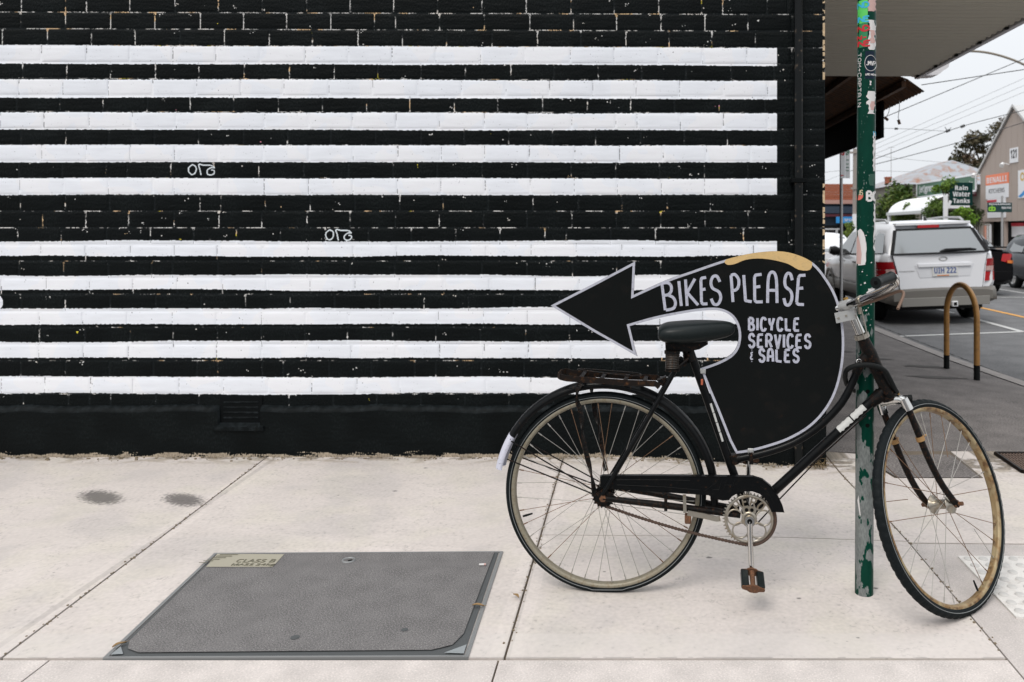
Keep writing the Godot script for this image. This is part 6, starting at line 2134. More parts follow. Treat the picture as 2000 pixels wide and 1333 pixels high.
# ---------------------------------------------------------------- arrow-shaped board held in the bicycle's frame
func build_arrow_sign() -> void:
	var a := thing("arrow_sign", "black arrow shaped board lettered BIKES PLEASE, fixed in the bicycle frame", "sign", Vector3(-0.095, -0.0315, -2.783), -0.0785)
	var top := curve([Vector2(0.1007, 1.0376), Vector2(0.2113, 1.0882), Vector2(0.3, 1.1205), Vector2(0.4199, 1.1617), Vector2(0.5111, 1.1831), Vector2(0.5983, 1.1904), Vector2(0.6626, 1.1782), Vector2(0.7197, 1.1485), Vector2(0.7628, 1.0961), Vector2(0.7955, 1.0351), Vector2(0.8144, 0.9617), Vector2(0.8213, 0.8779), Vector2(0.8144, 0.7904), Vector2(0.7921, 0.7061), Vector2(0.7542, 0.6389), Vector2(0.7024, 0.5853), Vector2(0.6331, 0.5436), Vector2(0.5635, 0.5175), Vector2(0.5024, 0.5003), Vector2(0.4551, 0.4922)], 4)
	var heel := [Vector2(0.4322, 0.5359), Vector2(0.39, 0.643), Vector2(0.3618, 0.7098), Vector2(0.3407, 0.7626), Vector2(0.3283, 0.7837)]
	var notch := curve([Vector2(0.3283, 0.7837), Vector2(0.3883, 0.8058), Vector2(0.4322, 0.8294), Vector2(0.4551, 0.8561), Vector2(0.4638, 0.8916), Vector2(0.4603, 0.9269), Vector2(0.4463, 0.9568), Vector2(0.4234, 0.976), Vector2(0.3883, 0.9864), Vector2(0.3354, 0.9842), Vector2(0.2646, 0.973), Vector2(0.1757, 0.9544), Vector2(0.0863, 0.9286)], 4)
	var head := [Vector2(0.0953, 0.893), Vector2(0.1042, 0.8521), Vector2(0.1132, 0.8236), Vector2(-0.0395, 0.9077), Vector2(-0.1917, 0.998), Vector2(-0.0431, 1.0744), Vector2(0.106, 1.1537)]
	var outline := PackedVector2Array(top.slice(0, top.size()))
	outline.append_array(PackedVector2Array(heel.slice(0, 4)))
	outline.append_array(PackedVector2Array(notch))
	outline.append_array(PackedVector2Array(head))
	var st := begin()
	prism(st, outline, -0.005, 0.004)
	obj("board", st, M.board_black, a)
	# white border, brushed on by hand: a band along the edge, left out where the ply is bare
	var ring := PackedVector2Array(outline)
	var inner := Geometry2D.offset_polygon(ring, -0.0084, Geometry2D.JOIN_MITER)[0]
	var bare := PackedVector2Array(curve([Vector2(0.4217, 1.1617), Vector2(0.5111, 1.1884), Vector2(0.5983, 1.1992), Vector2(0.6712, 1.1852), Vector2(0.711, 1.159), Vector2(0.7059, 1.1274), Vector2(0.6678, 1.1273), Vector2(0.6331, 1.1465), Vector2(0.5809, 1.1604), Vector2(0.5286, 1.1655), Vector2(0.4849, 1.1601), Vector2(0.4498, 1.1459), Vector2(0.4234, 1.144)], 3, true))
	var bands: Array = Geometry2D.clip_polygons(ring, inner)
	# cut the band into pieces that a triangulation can fill
	st = begin()
	var lo := Vector2(-0.3, 0.3)
	for i in range(-2, 12):
		for j in range(4, 13):
			var cell := PackedVector2Array([Vector2(i, j) * 0.1, Vector2(i + 1, j) * 0.1, Vector2(i + 1, j + 1) * 0.1, Vector2(i, j + 1) * 0.1])
			for piece in Geometry2D.intersect_polygons(ring, cell):
				for q in Geometry2D.clip_polygons(piece, inner):
					for p in Geometry2D.clip_polygons(q, bare):
						if not Geometry2D.is_polygon_clockwise(p):
							var ix := poly_tris(p)
							for t in range(0, ix.size(), 3):
								tri(st, Vector3(p[ix[t]].x, p[ix[t]].y, 0.0052), Vector3(p[ix[t + 2]].x, p[ix[t + 2]].y, 0.0052), Vector3(p[ix[t + 1]].x, p[ix[t + 1]].y, 0.0052))
	obj("white_border", st, M.board_edge, a)
	for p in Geometry2D.intersect_polygons(ring, bare):
		st = begin()
		prism(st, p, 0.0035, 0.0056)
		obj("bare_patch", st, M.bare_ply, a)
	var z := 0.0042
	var big := [Vector2(0.2006, 0.9831), Vector2(0.2468, 1.0848), Vector2(0.2557, 0.996), Vector2(0.2681, 1.0902), Vector2(0.2788, 0.9979), Vector2(0.3248, 1.0976), Vector2(0.3301, 1.0036), Vector2(0.3583, 1.1031), Vector2(0.3636, 1.0039), Vector2(0.4059, 1.1068), Vector2(0.4357, 1.0115), Vector2(0.4691, 1.1142), Vector2(0.4796, 1.0118), Vector2(0.5094, 1.1126), Vector2(0.5128, 1.012), Vector2(0.5478, 1.1145), Vector2(0.5582, 1.0088), Vector2(0.5983, 1.12), Vector2(0.614, 1.004), Vector2(0.6504, 1.1167), Vector2(0.6591, 1.0043), Vector2(0.692, 1.1133)]
	var w1 := "BIKESPLEASE"
	var turns := [0.13, 0.1, 0.08, 0.05, 0.04, 0.05, 0.06, 0.04, 0.0, -0.03, -0.05]
	for i in 11:
		var q0: Vector2 = big[i * 2]
		var q1: Vector2 = big[i * 2 + 1]
		obj("letter", letter_mesh(w1[i], q0 + Vector2(0.004, 0.004), q1 - q0 - Vector2(0.008, 0.008), 0.005, z, z + 0.0012, turns[i]), M.letter_white, a)
	var rows := [["BICYCLE", [Vector2(0.4936, 0.9148), Vector2(0.6747, 0.964)]], ["SERVICES", [Vector2(0.4936, 0.8566), Vector2(0.7128, 0.9082)]], ["&", [Vector2(0.4989, 0.8055), Vector2(0.5181, 0.8551)]], ["SALES", [Vector2(0.5286, 0.8076), Vector2(0.673, 0.8569)]]]
	for r in rows:
		var s: String = r[0]
		var q0: Vector2 = r[1][0]
		var q1: Vector2 = r[1][1]
		var units := 0.0
		for ch in s:
			units += 0.45 if ch == "I" else 1.0
		var step := (q1.x - q0.x) / units
		var x := q0.x
		for ch in s:
			var wd := step * (0.45 if ch == "I" else 1.0)
			var inset := 0.0058 if ch != "I" else 0.002
			var rad := 0.0042 if s != "&" else 0.0024
			obj("letter", letter_mesh(ch, Vector2(x + inset, q0.y + 0.004), Vector2(maxf(wd - inset * 2, 0.002), q1.y - q0.y - 0.008), rad, z, z + 0.0012), M.letter_white, a)
			x += wd
	# aluminium strap to the stem, bolts, and the clip under the board
	st = begin()
	var br: Array = [Vector2(0.7844, 0.9816), Vector2(0.849, 0.9959), Vector2(0.8541, 0.9614), Vector2(0.7912, 0.947)]
	prism(st, br, 0.0215, 0.0255)
	strap(st, [Vector3(br[1].x - 0.002, (br[1].y + br[2].y) / 2, 0.024), Vector3(br[1].x + 0.012, (br[1].y + br[2].y) / 2 + 0.002, 0.012), Vector3(br[1].x + 0.016, (br[1].y + br[2].y) / 2 + 0.002, -0.01)], Vector3.UP, 0.036, 0.003)
	obj("bracket", st, M.aluminium, a)
	for p in [Vector2(0.798, 0.9643), Vector2(0.8235, 0.9732)]:
		st = begin()
		disc(st, 0.004, 0.025, 0.0285, 8, Transform3D(Basis(), Vector3(p.x, p.y, 0)))
		obj("bolt", st, M.old_chrome, a)
	for e in [[Vector2(0.3407, 0.7751)][0], [Vector2(0.5041, 0.5039)][0]]:
		st = begin()
		box(st, Vector3(e.x, e.y, 0.008), Vector3(0.020, 0.017, 0.007), 0.002)
		disc(st, 0.0045, 0.010, 0.0145, 8, Transform3D(Basis(), Vector3(e.x, e.y, 0)))
		obj("clip", st, M.aluminium, a)
	st = begin()
	strap(st, at3([Vector2(0.5041, 0.5003), Vector2(0.5059, 0.4598)], 0.016), Vector3.RIGHT, 0.014, 0.003)
	obj("clip_strap", st, M.bike_black_rusty, a)
	# the cable lock round post and head tube
	var l := thing("cable_lock", "thick black cable lock looped round the bicycle's head tube and the green post", "lock", Vector3(-0.095, -0.0315, -2.783), -0.0785)
	st = begin()
	var loop := [[Vector3(0.841, 0.7251, -0.05)][0], [Vector3(0.8266, 0.7572, -0.01)][0], [Vector3(0.8243, 0.7888, 0.03)][0], [Vector3(0.8451, 0.8054, 0.045)][0], [Vector3(0.8811, 0.8119, 0.05)][0], [Vector3(0.9164, 0.8073, 0.05)][0], [Vector3(0.9472, 0.7922, 0.04)][0], [Vector3(0.9664, 0.7632, 0.03)][0], [Vector3(0.984, 0.7305, 0.02)][0], [Vector3(0.9973, 0.7128, 0)][0]]
	tube(st, curve(loop, 5), 0.0085, 10)
	obj("cable", st, M.rubber, l)
	st = begin()
	tube(st, curve([loop[0], [Vector3(0.8806, 0.6925, -0.1)][0], [Vector3(0.9356, 0.6701, -0.125)][0], [Vector3(0.9821, 0.6686, -0.11)][0], [Vector3(1.0087, 0.6795, -0.06)][0], [Vector3(1.0151, 0.6842, -0.03)][0]], 5), 0.0075, 10)
	obj("cable_back", st, M.rubber, l)
	st = begin()
	tube(st, [loop[9], [Vector3(1.0109, 0.6932, -0.02)][0]], 0.006, 8)
	obj("ferrule", st, M.brass, l)
	st = begin()
	tube(st, [[Vector3(1.0048, 0.6823, -0.03)][0], [Vector3(1.0425, 0.6847, -0.03)][0], [Vector3(1.046, 0.6847, -0.03)][0], [Vector3(1.0545, 0.6849, -0.03)][0]], [0.012, 0.012, 0.0135, 0.0135], 14)
	obj("lock_body", st, M.rubber, l)

# ---------------------------------------------------------------- the green post and what is stuck on it
const POST_R := 0.0312

func post_point(p: Vector2, lift: float) -> Vector3:      # p: across the visible face (-1..1 of the radius seen), height
	var a := asin(clampf(p.x, -1.0, 1.0)) - 0.285
	return Vector3(sin(a) * (POST_R + lift) + (p.y + 0.04) * 0.0047, p.y, cos(a) * (POST_R + lift))

func sticker(parent: Node, called: String, outline: Array, m: Material, lift := 0.0006) -> void:
	var st := begin()
	drape(st, outline, Vector2(0.25, 0.05), func(p): return post_point(p, lift))
	obj(called, st, m, parent)

func post_word(parent: Node, s: String, at: Vector2, size: Vector2, step: Vector2, r: float, m: Material, turn := 0.0) -> void:
	var o := at
	for ch in s:
		if ch != " ":
			var st := begin()
			for l in open_strokes(glyph_lines(ch, Vector2.ZERO, size, 0.0)):
				for q in stroke_polys(l, r):
					var bent := PackedVector2Array()
					for p in q:
						var v: Vector2 = (p - size / 2).rotated(turn) + size / 2
						bent.append(o + Vector2(v.x / POST_R, v.y))
					if not Geometry2D.is_polygon_clockwise(q):
						drape(st, bent, Vector2(0.2, 0.1), func(p): return post_point(p, 0.0014))
			obj("letter", st, m, parent)
		o += step

func rag(x0: float, x1: float, y0: float, y1: float, sd: int, rough: float) -> Array:
	var r := RandomNumberGenerator.new()
	r.seed = sd
	var o := []
	var n := maxi(5, int((y1 - y0) / 0.006))
	for i in n + 1:
		o.append(Vector2(clampf(x0 + r.randf_range(-rough, rough), -1, 1), lerpf(y0, y1, float(i) / n)))
	for i in n + 1:
		o.append(Vector2(clampf(x1 + r.randf_range(-rough, rough), -1, 1), lerpf(y1, y0, float(i) / n)))
	return o

func build_green_post() -> void:
	var g := thing("green_post", "round green steel post with flaking paint and stickers, bicycle leaning on it", "post", Vector3(0.8065, 0.0, -2.768))
	var st := begin()
	var rings := []
	var seg := 40
	st.set_smooth_group(1)
	var ys := []
	for i in 20:
		ys.append(-0.06 + i * 0.15)
	for i in ys.size() - 1:
		for j in seg:
			var q := []
			for e in [[i, j], [i + 1, j], [i + 1, j + 1], [i, j + 1]]:
				var a: float = TAU * e[1] / seg
				var y: float = ys[e[0]]
				q.append([Vector3(sin(a) * POST_R + (y + 0.04) * 0.0047, y, cos(a) * POST_R), Vector2(float(e[1]) / seg, (2.75 - y) / 2.85)])
			for t in [0, 1, 2, 0, 2, 3]:
				st.set_uv(q[t][1])
				st.add_vertex(q[t][0])
	obj("pole", st, M.post_paint, g)
	for y in [0.676, 0.559]:
		st = begin()
		drape(st, arc(Vector2(0.28, y), 0.0072, 0, TAU, 14).slice(0, 14).map(func(p): return Vector2(0.28 + (p.x - 0.28) / POST_R, p.y)), Vector2(0.2, 0.1), func(p): return post_point(p, 0.0005))
		obj("bolt_hole", st, M.hole, g)
	# heights: metres; the stickers run round the post
	mat("st_green", Color(0.09, 0.55, 0.10), 0.5)
	mat("st_blue", Color(0.03, 0.40, 0.62), 0.5)
	mat("st_dkgreen", Color(0.01, 0.20, 0.07), 0.5)
	mat("st_red", Color(0.5, 0.01, 0.02), 0.5)
	mat("st_navy", Color(0.008, 0.018, 0.035), 0.4)
	mat("st_coral", Color(0.62, 0.14, 0.10), 0.5)
	mat("st_cream", Color(0.6, 0.52, 0.33), 0.5)
	mat("st_clear", Color(0.018, 0.075, 0.05), 0.4)
	sticker(g, "sticker", rag(-0.96, 0.1, 1.945, 2.025, 1, 0.01), M.st_green)
	post_word(g, "ND", Vector2(-0.95, 1.999), Vector2(0.016, 0.018), Vector2(0.62, 0), 0.0026, M.st_blue)
	post_word(g, "NE", Vector2(-0.85, 1.950), Vector2(0.016, 0.018), Vector2(0.58, 0), 0.0026, M.st_blue)
	sticker(g, "sticker", rag(-0.98, 0.1, 1.862, 1.944, 2, 0.01), M.st_dkgreen)
	post_word(g, "ND", Vector2(-0.95, 1.918), Vector2(0.018, 0.018), Vector2(0.62, 0), 0.003, M.st_red)
	post_word(g, "N-", Vector2(-0.95, 1.889), Vector2(0.013, 0.014), Vector2(0.55, 0), 0.0026, M.st_red)
	post_word(g, "NE", Vector2(-0.85, 1.866), Vector2(0.018, 0.018), Vector2(0.62, 0), 0.003, M.st_red)
	sticker(g, "torn_paper", rag(0.12, 0.97, 1.985, 2.12, 3, 0.1), M.paper_pink)
	sticker(g, "torn_paper", rag(0.2, 0.97, 1.852, 1.955, 4, 0.14), M.paper_white)
	sticker(g, "torn_paper", rag(0.35, 0.8, 1.875, 1.92, 5, 0.12), M.paper_pink, 0.0011)
	post_word(g, "TOM+CAPTAIN", Vector2(-0.93, 1.832), Vector2(0.013, 0.010), Vector2(0.0, -0.0172), 0.00085, M.paper_white, -PI / 2)
	sticker(g, "sticker", rag(-0.15, 0.97, 1.752, 1.848, 6, 0.005), M.st_navy)
	st = begin()
	var circ := []
	for i in 28:
		circ.append(post_point(Vector2(0.42 + cos(TAU * i / 28) * 0.6, 1.806 + sin(TAU * i / 28) * 0.027), 0.0012))
	tube(st, circ, 0.0009, 5, true)
	obj("printed_ring", st, M.paper_white, g)
	post_word(g, "JMVP", Vector2(-0.02, 1.799), Vector2(0.006, 0.014), Vector2(0.25, 0), 0.0011, M.paper_white)
	post_word(g, "LATE NIGHT", Vector2(-0.1, 1.764), Vector2(0.0035, 0.006), Vector2(0.11, 0), 0.0007, M.paper_white)
	sticker(g, "torn_paper", rag(0.15, 0.88, 1.632, 1.71, 7, 0.2), M.paper_white)
	sticker(g, "torn_paper", rag(0.45, 0.8, 1.645, 1.675, 8, 0.12), M.paper_pink, 0.0011)
	sticker(g, "torn_paper", rag(0.35, 0.5, 1.73, 1.745, 9, 0.05), M.paper_white)
	sticker(g, "torn_paper", rag(0.72, 0.98, 1.435, 1.57, 10, 0.06), M.paper_white)
	sticker(g, "sticker", rag(0.72, 0.98, 1.556, 1.572, 14, 0.03), M.st_blue, 0.001)
	sticker(g, "torn_paper", rag(0.35, 0.9, 1.385, 1.425, 11, 0.1), M.st_clear)
	sticker(g, "sticker", arc(Vector2(-0.82, 1.352), 1.0, PI, TAU, 10).map(func(p): return Vector2(clampf(-0.82 + (p.x + 0.82) * 0.55, -0.99, 0.0), 1.352 + (p.y - 1.352) * 0.017)), M.st_coral)
	post_word(g, "S", Vector2(-0.55, 1.353), Vector2(0.007, 0.016), Vector2(0.3, 0), 0.0013, M.st_cream)
	post_word(g, "J", Vector2(-0.72, 1.353), Vector2(0.004, 0.016), Vector2(0.3, 0), 0.0013, M.st_cream)
	post_word(g, "BO", Vector2(0.12, 1.333), Vector2(0.016, 0.031), Vector2(0.62, 0), 0.0038, M.paper_white)
	sticker(g, "torn_paper", rag(0.85, 0.99, 1.16, 1.33, 12, 0.07), M.paper_white)
	var torn := [Vector2(-0.99, 1.108), Vector2(-0.1, 1.112), Vector2(0.05, 1.125), Vector2(0.02, 1.15), Vector2(0.1, 1.165), Vector2(0.06, 1.185), Vector2(0.0, 1.19), Vector2(-0.05, 1.205), Vector2(-0.2, 1.22), Vector2(-0.42, 1.232), Vector2(-0.6, 1.236), Vector2(-0.8, 1.23), Vector2(-0.99, 1.233)]
	sticker(g, "torn_paper", torn, M.paper_white)
	sticker(g, "torn_paper", [Vector2(-0.93, 1.115), Vector2(-0.5, 1.113), Vector2(-0.42, 1.15), Vector2(-0.55, 1.18), Vector2(-0.68, 1.2), Vector2(-0.8, 1.215), Vector2(-0.93, 1.2)], M.paper_pink, 0.0011)
	sticker(g, "torn_paper", rag(0.25, 0.8, 0.99, 1.03, 13, 0.22), M.paper_white)
	var r := RandomNumberGenerator.new()
	r.seed = 31
	for i in 20:
		var o := Vector2(r.randf_range(-0.6, 0.9), r.randf_range(0.78, 1.25))
		var s := r.randf_range(0.0012, 0.004)
		sticker(g, "paint_chip", [o + Vector2(-s / POST_R, 0), o + Vector2(-s * 0.3 / POST_R, -s), o + Vector2(s / POST_R, -s * 0.3), o + Vector2(s * 0.4 / POST_R, s)], M.paper_white if i % 3 else M.metal_grey, 0.0004)
	sticker(g, "torn_paper", [Vector2(-0.75, 0.295), Vector2(-0.45, 0.24), Vector2(-0.4, 0.25), Vector2(-0.62, 0.315)], M.paper_white)
	# the plate at the top of the frame, seen nearly edge on
	var ps := thing("parking_plate", "white and red plate at the top edge of the view, left of the green post", "sign", Vector3(0.772, 2.08, -2.76))
	st = begin()
	prism(st, curve([Vector2(-0.012, 0.0), Vector2(0.0, -0.018), Vector2(0.012, 0.0), Vector2(0.012, 0.3), Vector2(-0.012, 0.3)], 4, true), -0.002, 0.002)
	obj("panel", st, M.white, ps)
	st = begin()
	prism(st, [Vector2(-0.004, 0.004), Vector2(0.004, 0.003), Vector2(0.008, 0.02), Vector2(0.004, 0.04), Vector2(-0.005, 0.03)], 0.002, 0.003)
	obj("red_mark", st, M.st_red, ps)

# ---------------------------------------------------------------- things on the pavement
func build_street_things() -> void:
	# access pit lid in its frame
	var pit := thing("pit_cover", "large dark grey access pit lid in a steel frame set in the concrete", "pit lid")
	mat("pit_steel", Color(0.28, 0.285, 0.285), 0.5, 0.4)
	mat("pit_edge", Color(0.075, 0.08, 0.082), 0.75)
	var c := [Vector2(-1.62, 3.084), Vector2(-0.503, 3.10), Vector2(-0.486, 2.360), Vector2(-1.566, 2.353)]
	var lift := func(p: Vector2, h: float) -> Vector3: return on_concrete(p) + Vector3(0, h, 0)
	for i in 4:
		var a: Vector2 = c[i]
		var b: Vector2 = c[(i + 1) % 4]
		var mid: Vector2 = (c[0] + c[1] + c[2] + c[3]) / 4.0
		var ai: Vector2 = a + (mid - a).normalized() * 0.014
		var bi: Vector2 = b + (mid - b).normalized() * 0.014
		var st := begin()
		quad(st, lift.call(a, 0.005), lift.call(b, 0.005), lift.call(bi, 0.005), lift.call(ai, 0.005))
		quad(st, lift.call(a, 0.005), lift.call(b, 0.005), lift.call(b, -0.01), lift.call(a, -0.01))
		quad(st, lift.call(ai, 0.005), lift.call(bi, 0.005), lift.call(bi, -0.004), lift.call(ai, -0.004))
		obj("frame_bar", st, M.pit_steel, pit)
	var outer := PackedVector2Array()
	for i in 4:
		var mid: Vector2 = (c[0] + c[1] + c[2] + c[3]) / 4.0
		outer.append(c[i] + (mid - c[i]).normalized() * 0.019)
	var st := begin()
	drape(st, outer, Vector2(0.3, 0.3), func(p): return on_concrete(p) + Vector3(0, 0.0035, 0))
	obj("lid_edge", st, M.pit_edge, pit)
	var lid := PackedVector2Array([outer[0] + Vector2(0.008, -0.004), outer[1] + Vector2(-0.016, -0.004), outer[2] + Vector2(-0.025, 0.115), outer[2] + Vector2(-0.045, 0.05), outer[2] + Vector2(-0.10, 0.022), outer[3] + Vector2(0.075, 0.014), outer[3] + Vector2(0.03, 0.035), outer[3] + Vector2(0.006, 0.08)])
	st = begin()
	drape(st, lid, Vector2(0.25, 0.25), func(p): return on_concrete(p) + Vector3(0, 0.0075, 0))
	obj("lid", st, M.pit_lid, pit)
	for e in [[outer[2], Vector2(-0.06, 0.004), Vector2(-0.002, 0.05)], [outer[3], Vector2(0.035, 0.004), Vector2(0.002, 0.045)]]:
		st = begin()
		var o: Vector2 = e[0]
		tri(st, lift.call(o, 0.0085), lift.call(o + e[1], 0.0085), lift.call(o + e[2], 0.0085))
		obj("corner_plate", st, mat("corner_light", Color(0.27, 0.29, 0.30), 0.5) if not M.has("corner_light") else M.corner_light, pit)
	var lab := part("label_plate", pit)
	var q := [Vector2(-1.599, 3.066), Vector2(-1.339, 3.061), Vector2(-1.334, 2.951), Vector2(-1.581, 2.951)]
	st = begin()
	drape(st, q, Vector2(0.2, 0.2), func(p): return on_concrete(p) + Vector3(0, 0.0095, 0))
	obj("plate", st, mat("label_tan", Color(0.36, 0.335, 0.265), 0.7), lab)
	mat("label_print", Color(0.16, 0.15, 0.11), 0.8)
	var flat := Basis(Vector3(1, 0, 0), Vector3(0, 0.02, -1).normalized(), Vector3(0, 1, 0.02))
	for e in [["CLASS B", Vector2(500, 1101), 0.026, 0.145], ["MASS 24kg", Vector2(496, 1109), 0.022, 0.16]] :
		var f := [Vector2(-1.418, 3), Vector2(-1.413, 2.966), Vector2(-1.464, 3.032)]
		var k: int = 0 if e[0] == "CLASS B" else (1 if e[0] == "MASS 24kg" else 2)
		print_text("lettering", e[0], e[2], M.label_print, lab, Transform3D(flat, on_concrete(f[k]) + Vector3(0, 0.0108, 0)), e[3], "Droid Sans", 400, 0.002)
	for i in 6:
		st = begin()
		var o: Vector2 = [Vector2(-1.58, 3.059)][0] + Vector2(-0.004 - 0.0085 * i, -0.014 * i)
		var l := 0.07 - 0.008 * i
		quad(st, lift.call(o, 0.0108), lift.call(o + Vector2(l, 0), 0.0108), lift.call(o + Vector2(l, -0.006), 0.0108), lift.call(o + Vector2(0, -0.006), 0.0108))
		obj("printed_bar", st, M.label_print, lab)
	st = begin()
	var kh: Vector2 = [Vector2(-1.073, 3.011)][0]
	var kr := []
	for i in 20:
		kr.append(on_concrete(kh + Vector2(cos(TAU * i / 20) * 0.022, sin(TAU * i / 20) * 0.02)) + Vector3(0, 0.008, 0))
	tube(st, kr, 0.004, 6, true)
	obj("key_hole_rim", st, M.pit_steel, pit)
	st = begin()
	var ks: Vector2 = [Vector2(-1.066, 3.007)][0]
	drape(st, arc(ks, 0.009, 0, TAU, 12).slice(0, 12), Vector2(0.1, 0.1), func(p): return on_concrete(p) + Vector3(0, 0.009, 0))
	obj("key_hole", st, M.hole, pit)
	for e in [[[Vector2(-1.043, 2.461)][0], 0.014], [[Vector2(-0.717, 2.506)][0], 0.011]]:
		st = begin()
		drape(st, arc(e[0], e[1], 0, TAU, 12).slice(0, 12), Vector2(0.1, 0.1), func(p): return on_concrete(p) + Vector3(0, 0.009, 0))
		obj("gum_spot", st, M.pit_edge, pit)
	# litter
	var leafm := mat("dry_leaf", Color(0.26, 0.16, 0.065), 0.7)
	for e in [[[Vector2(-0.513, 2.652)][0], "curled dry leaf on the right edge of the pit lid", 0.0], [[Vector2(-1.554, 2.411)][0], "small dry leaf in the near left corner of the pit frame", 1.0], [[Vector2(-0.397, 2.719)][0], "small reddish leaf beside the joint under the rear wheel", 2.2]]:
		var p: Vector3 = on_concrete(e[0]) + Vector3(0, 0.012, 0)
		var lf := thing("dry_leaf", e[1], "leaf", p, e[2])
		st = begin()
		st.set_smooth_group(1)
		var rings := []
		for i in 7:
			var t := i / 6.0
			var w := 0.0065 * sin(PI * (0.06 + 0.92 * t))
			rings.append([Vector3(-0.02 + 0.04 * t, 0.003 * sin(t * 4.0) + 0.004, -w), Vector3(-0.02 + 0.04 * t, 0.003 * sin(t * 4.0), 0), Vector3(-0.02 + 0.04 * t, 0.003 * sin(t * 4.0) + 0.004, w)])
		grid(st, rings, false)
		obj("blade", st, leafm, lf)
		st = begin()
		tube(st, [Vector3(0.02, 0.001, 0), Vector3(0.028, 0.002, 0.002)], 0.0006, 5)
		obj("stalk", st, leafm, lf)
	var butt := thing("cigarette_butt", "flattened pale cigarette butt on the far right of the pit lid", "cigarette butt", on_concrete([Vector2(-0.558, 2.963)][0]) + Vector3(0, 0.013, 0), 0.1)
	st = begin()
	tube(st, [Vector3(-0.012, 0, 0), Vector3(0.006, 0, 0)], 0.004, 8)
	obj("paper", st, M.paper_white, butt)
	st = begin()
	tube(st, [Vector3(0.006, 0, 0), Vector3(0.013, 0, 0)], 0.0041, 8)
	obj("filter", st, M.paper_pink, butt)
	# dry grass tuft and grit at the corner of the wall
	var tuft := thing("dry_tuft", "dry straw coloured weed growing at the foot of the wall corner", "weed", Vector3(1.02, -0.062, -4.33))
	st = begin()
	var r := RandomNumberGenerator.new()
	r.seed = 3
	for i in 24:
		var o := Vector3(r.randf_range(-0.05, 0.04), 0, r.randf_range(0, 0.05))
		tube(st, [o, o + Vector3(r.randf_range(-0.02, 0.02), r.randf_range(0.02, 0.07), r.randf_range(0, 0.02)), o + Vector3(r.randf_range(-0.05, 0.05), r.randf_range(0.02, 0.06), r.randf_range(0, 0.04))], 0.0009, 4)
	obj("blades", st, mat("straw", Color(0.2, 0.14, 0.07), 0.9), tuft)
	# mortar crumbs along the wall's foot
	st = begin()
	for i in 240:
		var x := r.randf_range(-3.45, 1.04)
		var d := 4.315 - absf(r.randfn()) * 0.03
		var s := r.randf_range(0.002, 0.008)
		box(st, Vector3(x, level(x, d) + s * 0.4, -d), Vector3(s * r.randf_range(0.8, 2.2), s, s * 1.2), 0.0, Transform3D.IDENTITY)
	for i in 260:
		var d := r.randf_range(2.38, 4.2)
		var along: float = [-1.872 - 0.118 * (d - 2.357) / 2.06, -0.376, 1.11][i % 3]
		var s := r.randf_range(0.0015, 0.0045)
		box(st, Vector3(along + r.randfn() * 0.006, level(along, d) + s * 0.3, -d), Vector3(s * r.randf_range(0.8, 1.8), s, s * 1.4), 0.0, Transform3D.IDENTITY)
	var grit := obj("grit", st, mat("grit", Color(0.2, 0.16, 0.11), 0.95))
	grit.set_meta("kind", "stuff")
	# tactile paving
	var tac := thing("tactile_paving", "white tactile paving pad with raised domes by the front wheel", "paving")
	var tm := worn("tactile", Color(0.64, 0.615, 0.585), Color(0.58, 0.555, 0.525), Color(0.5, 0.47, 0.44), 0.5, 0.7, 0.03, 95, 2.0, 0.85)
	var tq := [Vector2(1.25, 3.055), Vector2(2.6, 3.055), Vector2(2.6, 2.59), Vector2(1.25, 2.59)]
	st = begin()
	drape(st, tq, Vector2(0.3, 0.3), func(p): return on_concrete(p) + Vector3(0, 0.006, 0))
	for i in 4:
		quad(st, lift.call(tq[i], 0.006), lift.call(tq[(i + 1) % 4], 0.006), lift.call(tq[(i + 1) % 4], -0.01), lift.call(tq[i], -0.01))
	obj("pad", st, tm, tac)
	mat("dome_worn", Color(0.50, 0.485, 0.465), 0.8)
	var dome := SurfaceTool.new()
	dome = begin()
	lathe(dome, [Vector2(0.0175, 0), Vector2(0.015, 0.0035), Vector2(0.011, 0.005), Vector2(0.0005, 0.0052)], 14)
	dome.generate_normals()
	var dm := dome.commit()
	var nd := 0
	for j in 8:
		for i in 15:
			var p := Vector2(1.279 + 0.057 * i, 3.027 - 0.057 * j)
			many("dome", dm, M.dome_worn, tac, nd, Transform3D(Basis(Vector3.RIGHT, -PI / 2), on_concrete(p) + Vector3(0, 0.006, 0)))
			nd += 1
	# drain grate at the tarmac's edge
	mat("grate_steel", Color(0.13, 0.09, 0.07), 0.7)
	var gr := thing("drain_grate", "rusty steel drain grate set in concrete at the tarmac's edge", "drain")
	var gq := [Vector2(2.082, 4.559), Vector2(2.331, 4.559), Vector2(2.3, 4.232), Vector2(2.076, 4.232)]
	st = begin()
	drape(st, gq, Vector2(0.4, 0.4), func(p): return on_concrete(p) + Vector3(0, 0.003, 0))
	obj("well", st, M.hole, gr)
	for i in 4:
		st = begin()
		tube(st, [lift.call(gq[i], 0.008), lift.call(gq[(i + 1) % 4], 0.008)], 0.012, 6)
		obj("frame_bar", st, M.bike_black_rusty, gr)
	for i in 14:
		st = begin()
		tube(st, [lift.call(gq[0].lerp(gq[1], (i + 0.5) / 14), 0.008), lift.call(gq[3].lerp(gq[2], (i + 0.5) / 14), 0.008)], 0.006, 5)
		obj("grate_bar", st, M.grate_steel, gr)
	for i in 7:
		st = begin()
		tube(st, [lift.call(gq[0].lerp(gq[3], (i + 0.5) / 7), 0.006), lift.call(gq[1].lerp(gq[2], (i + 0.5) / 7), 0.006)], 0.006, 5)
		obj("grate_bar", st, M.grate_steel, gr)
	# bicycle hoop by the kerb
	var hoop := thing("bike_hoop", "orange brown hoop shaped bicycle stand with black feet near the kerb", "bicycle stand", Vector3(3.15, -0.15, -7.62), 0.07)
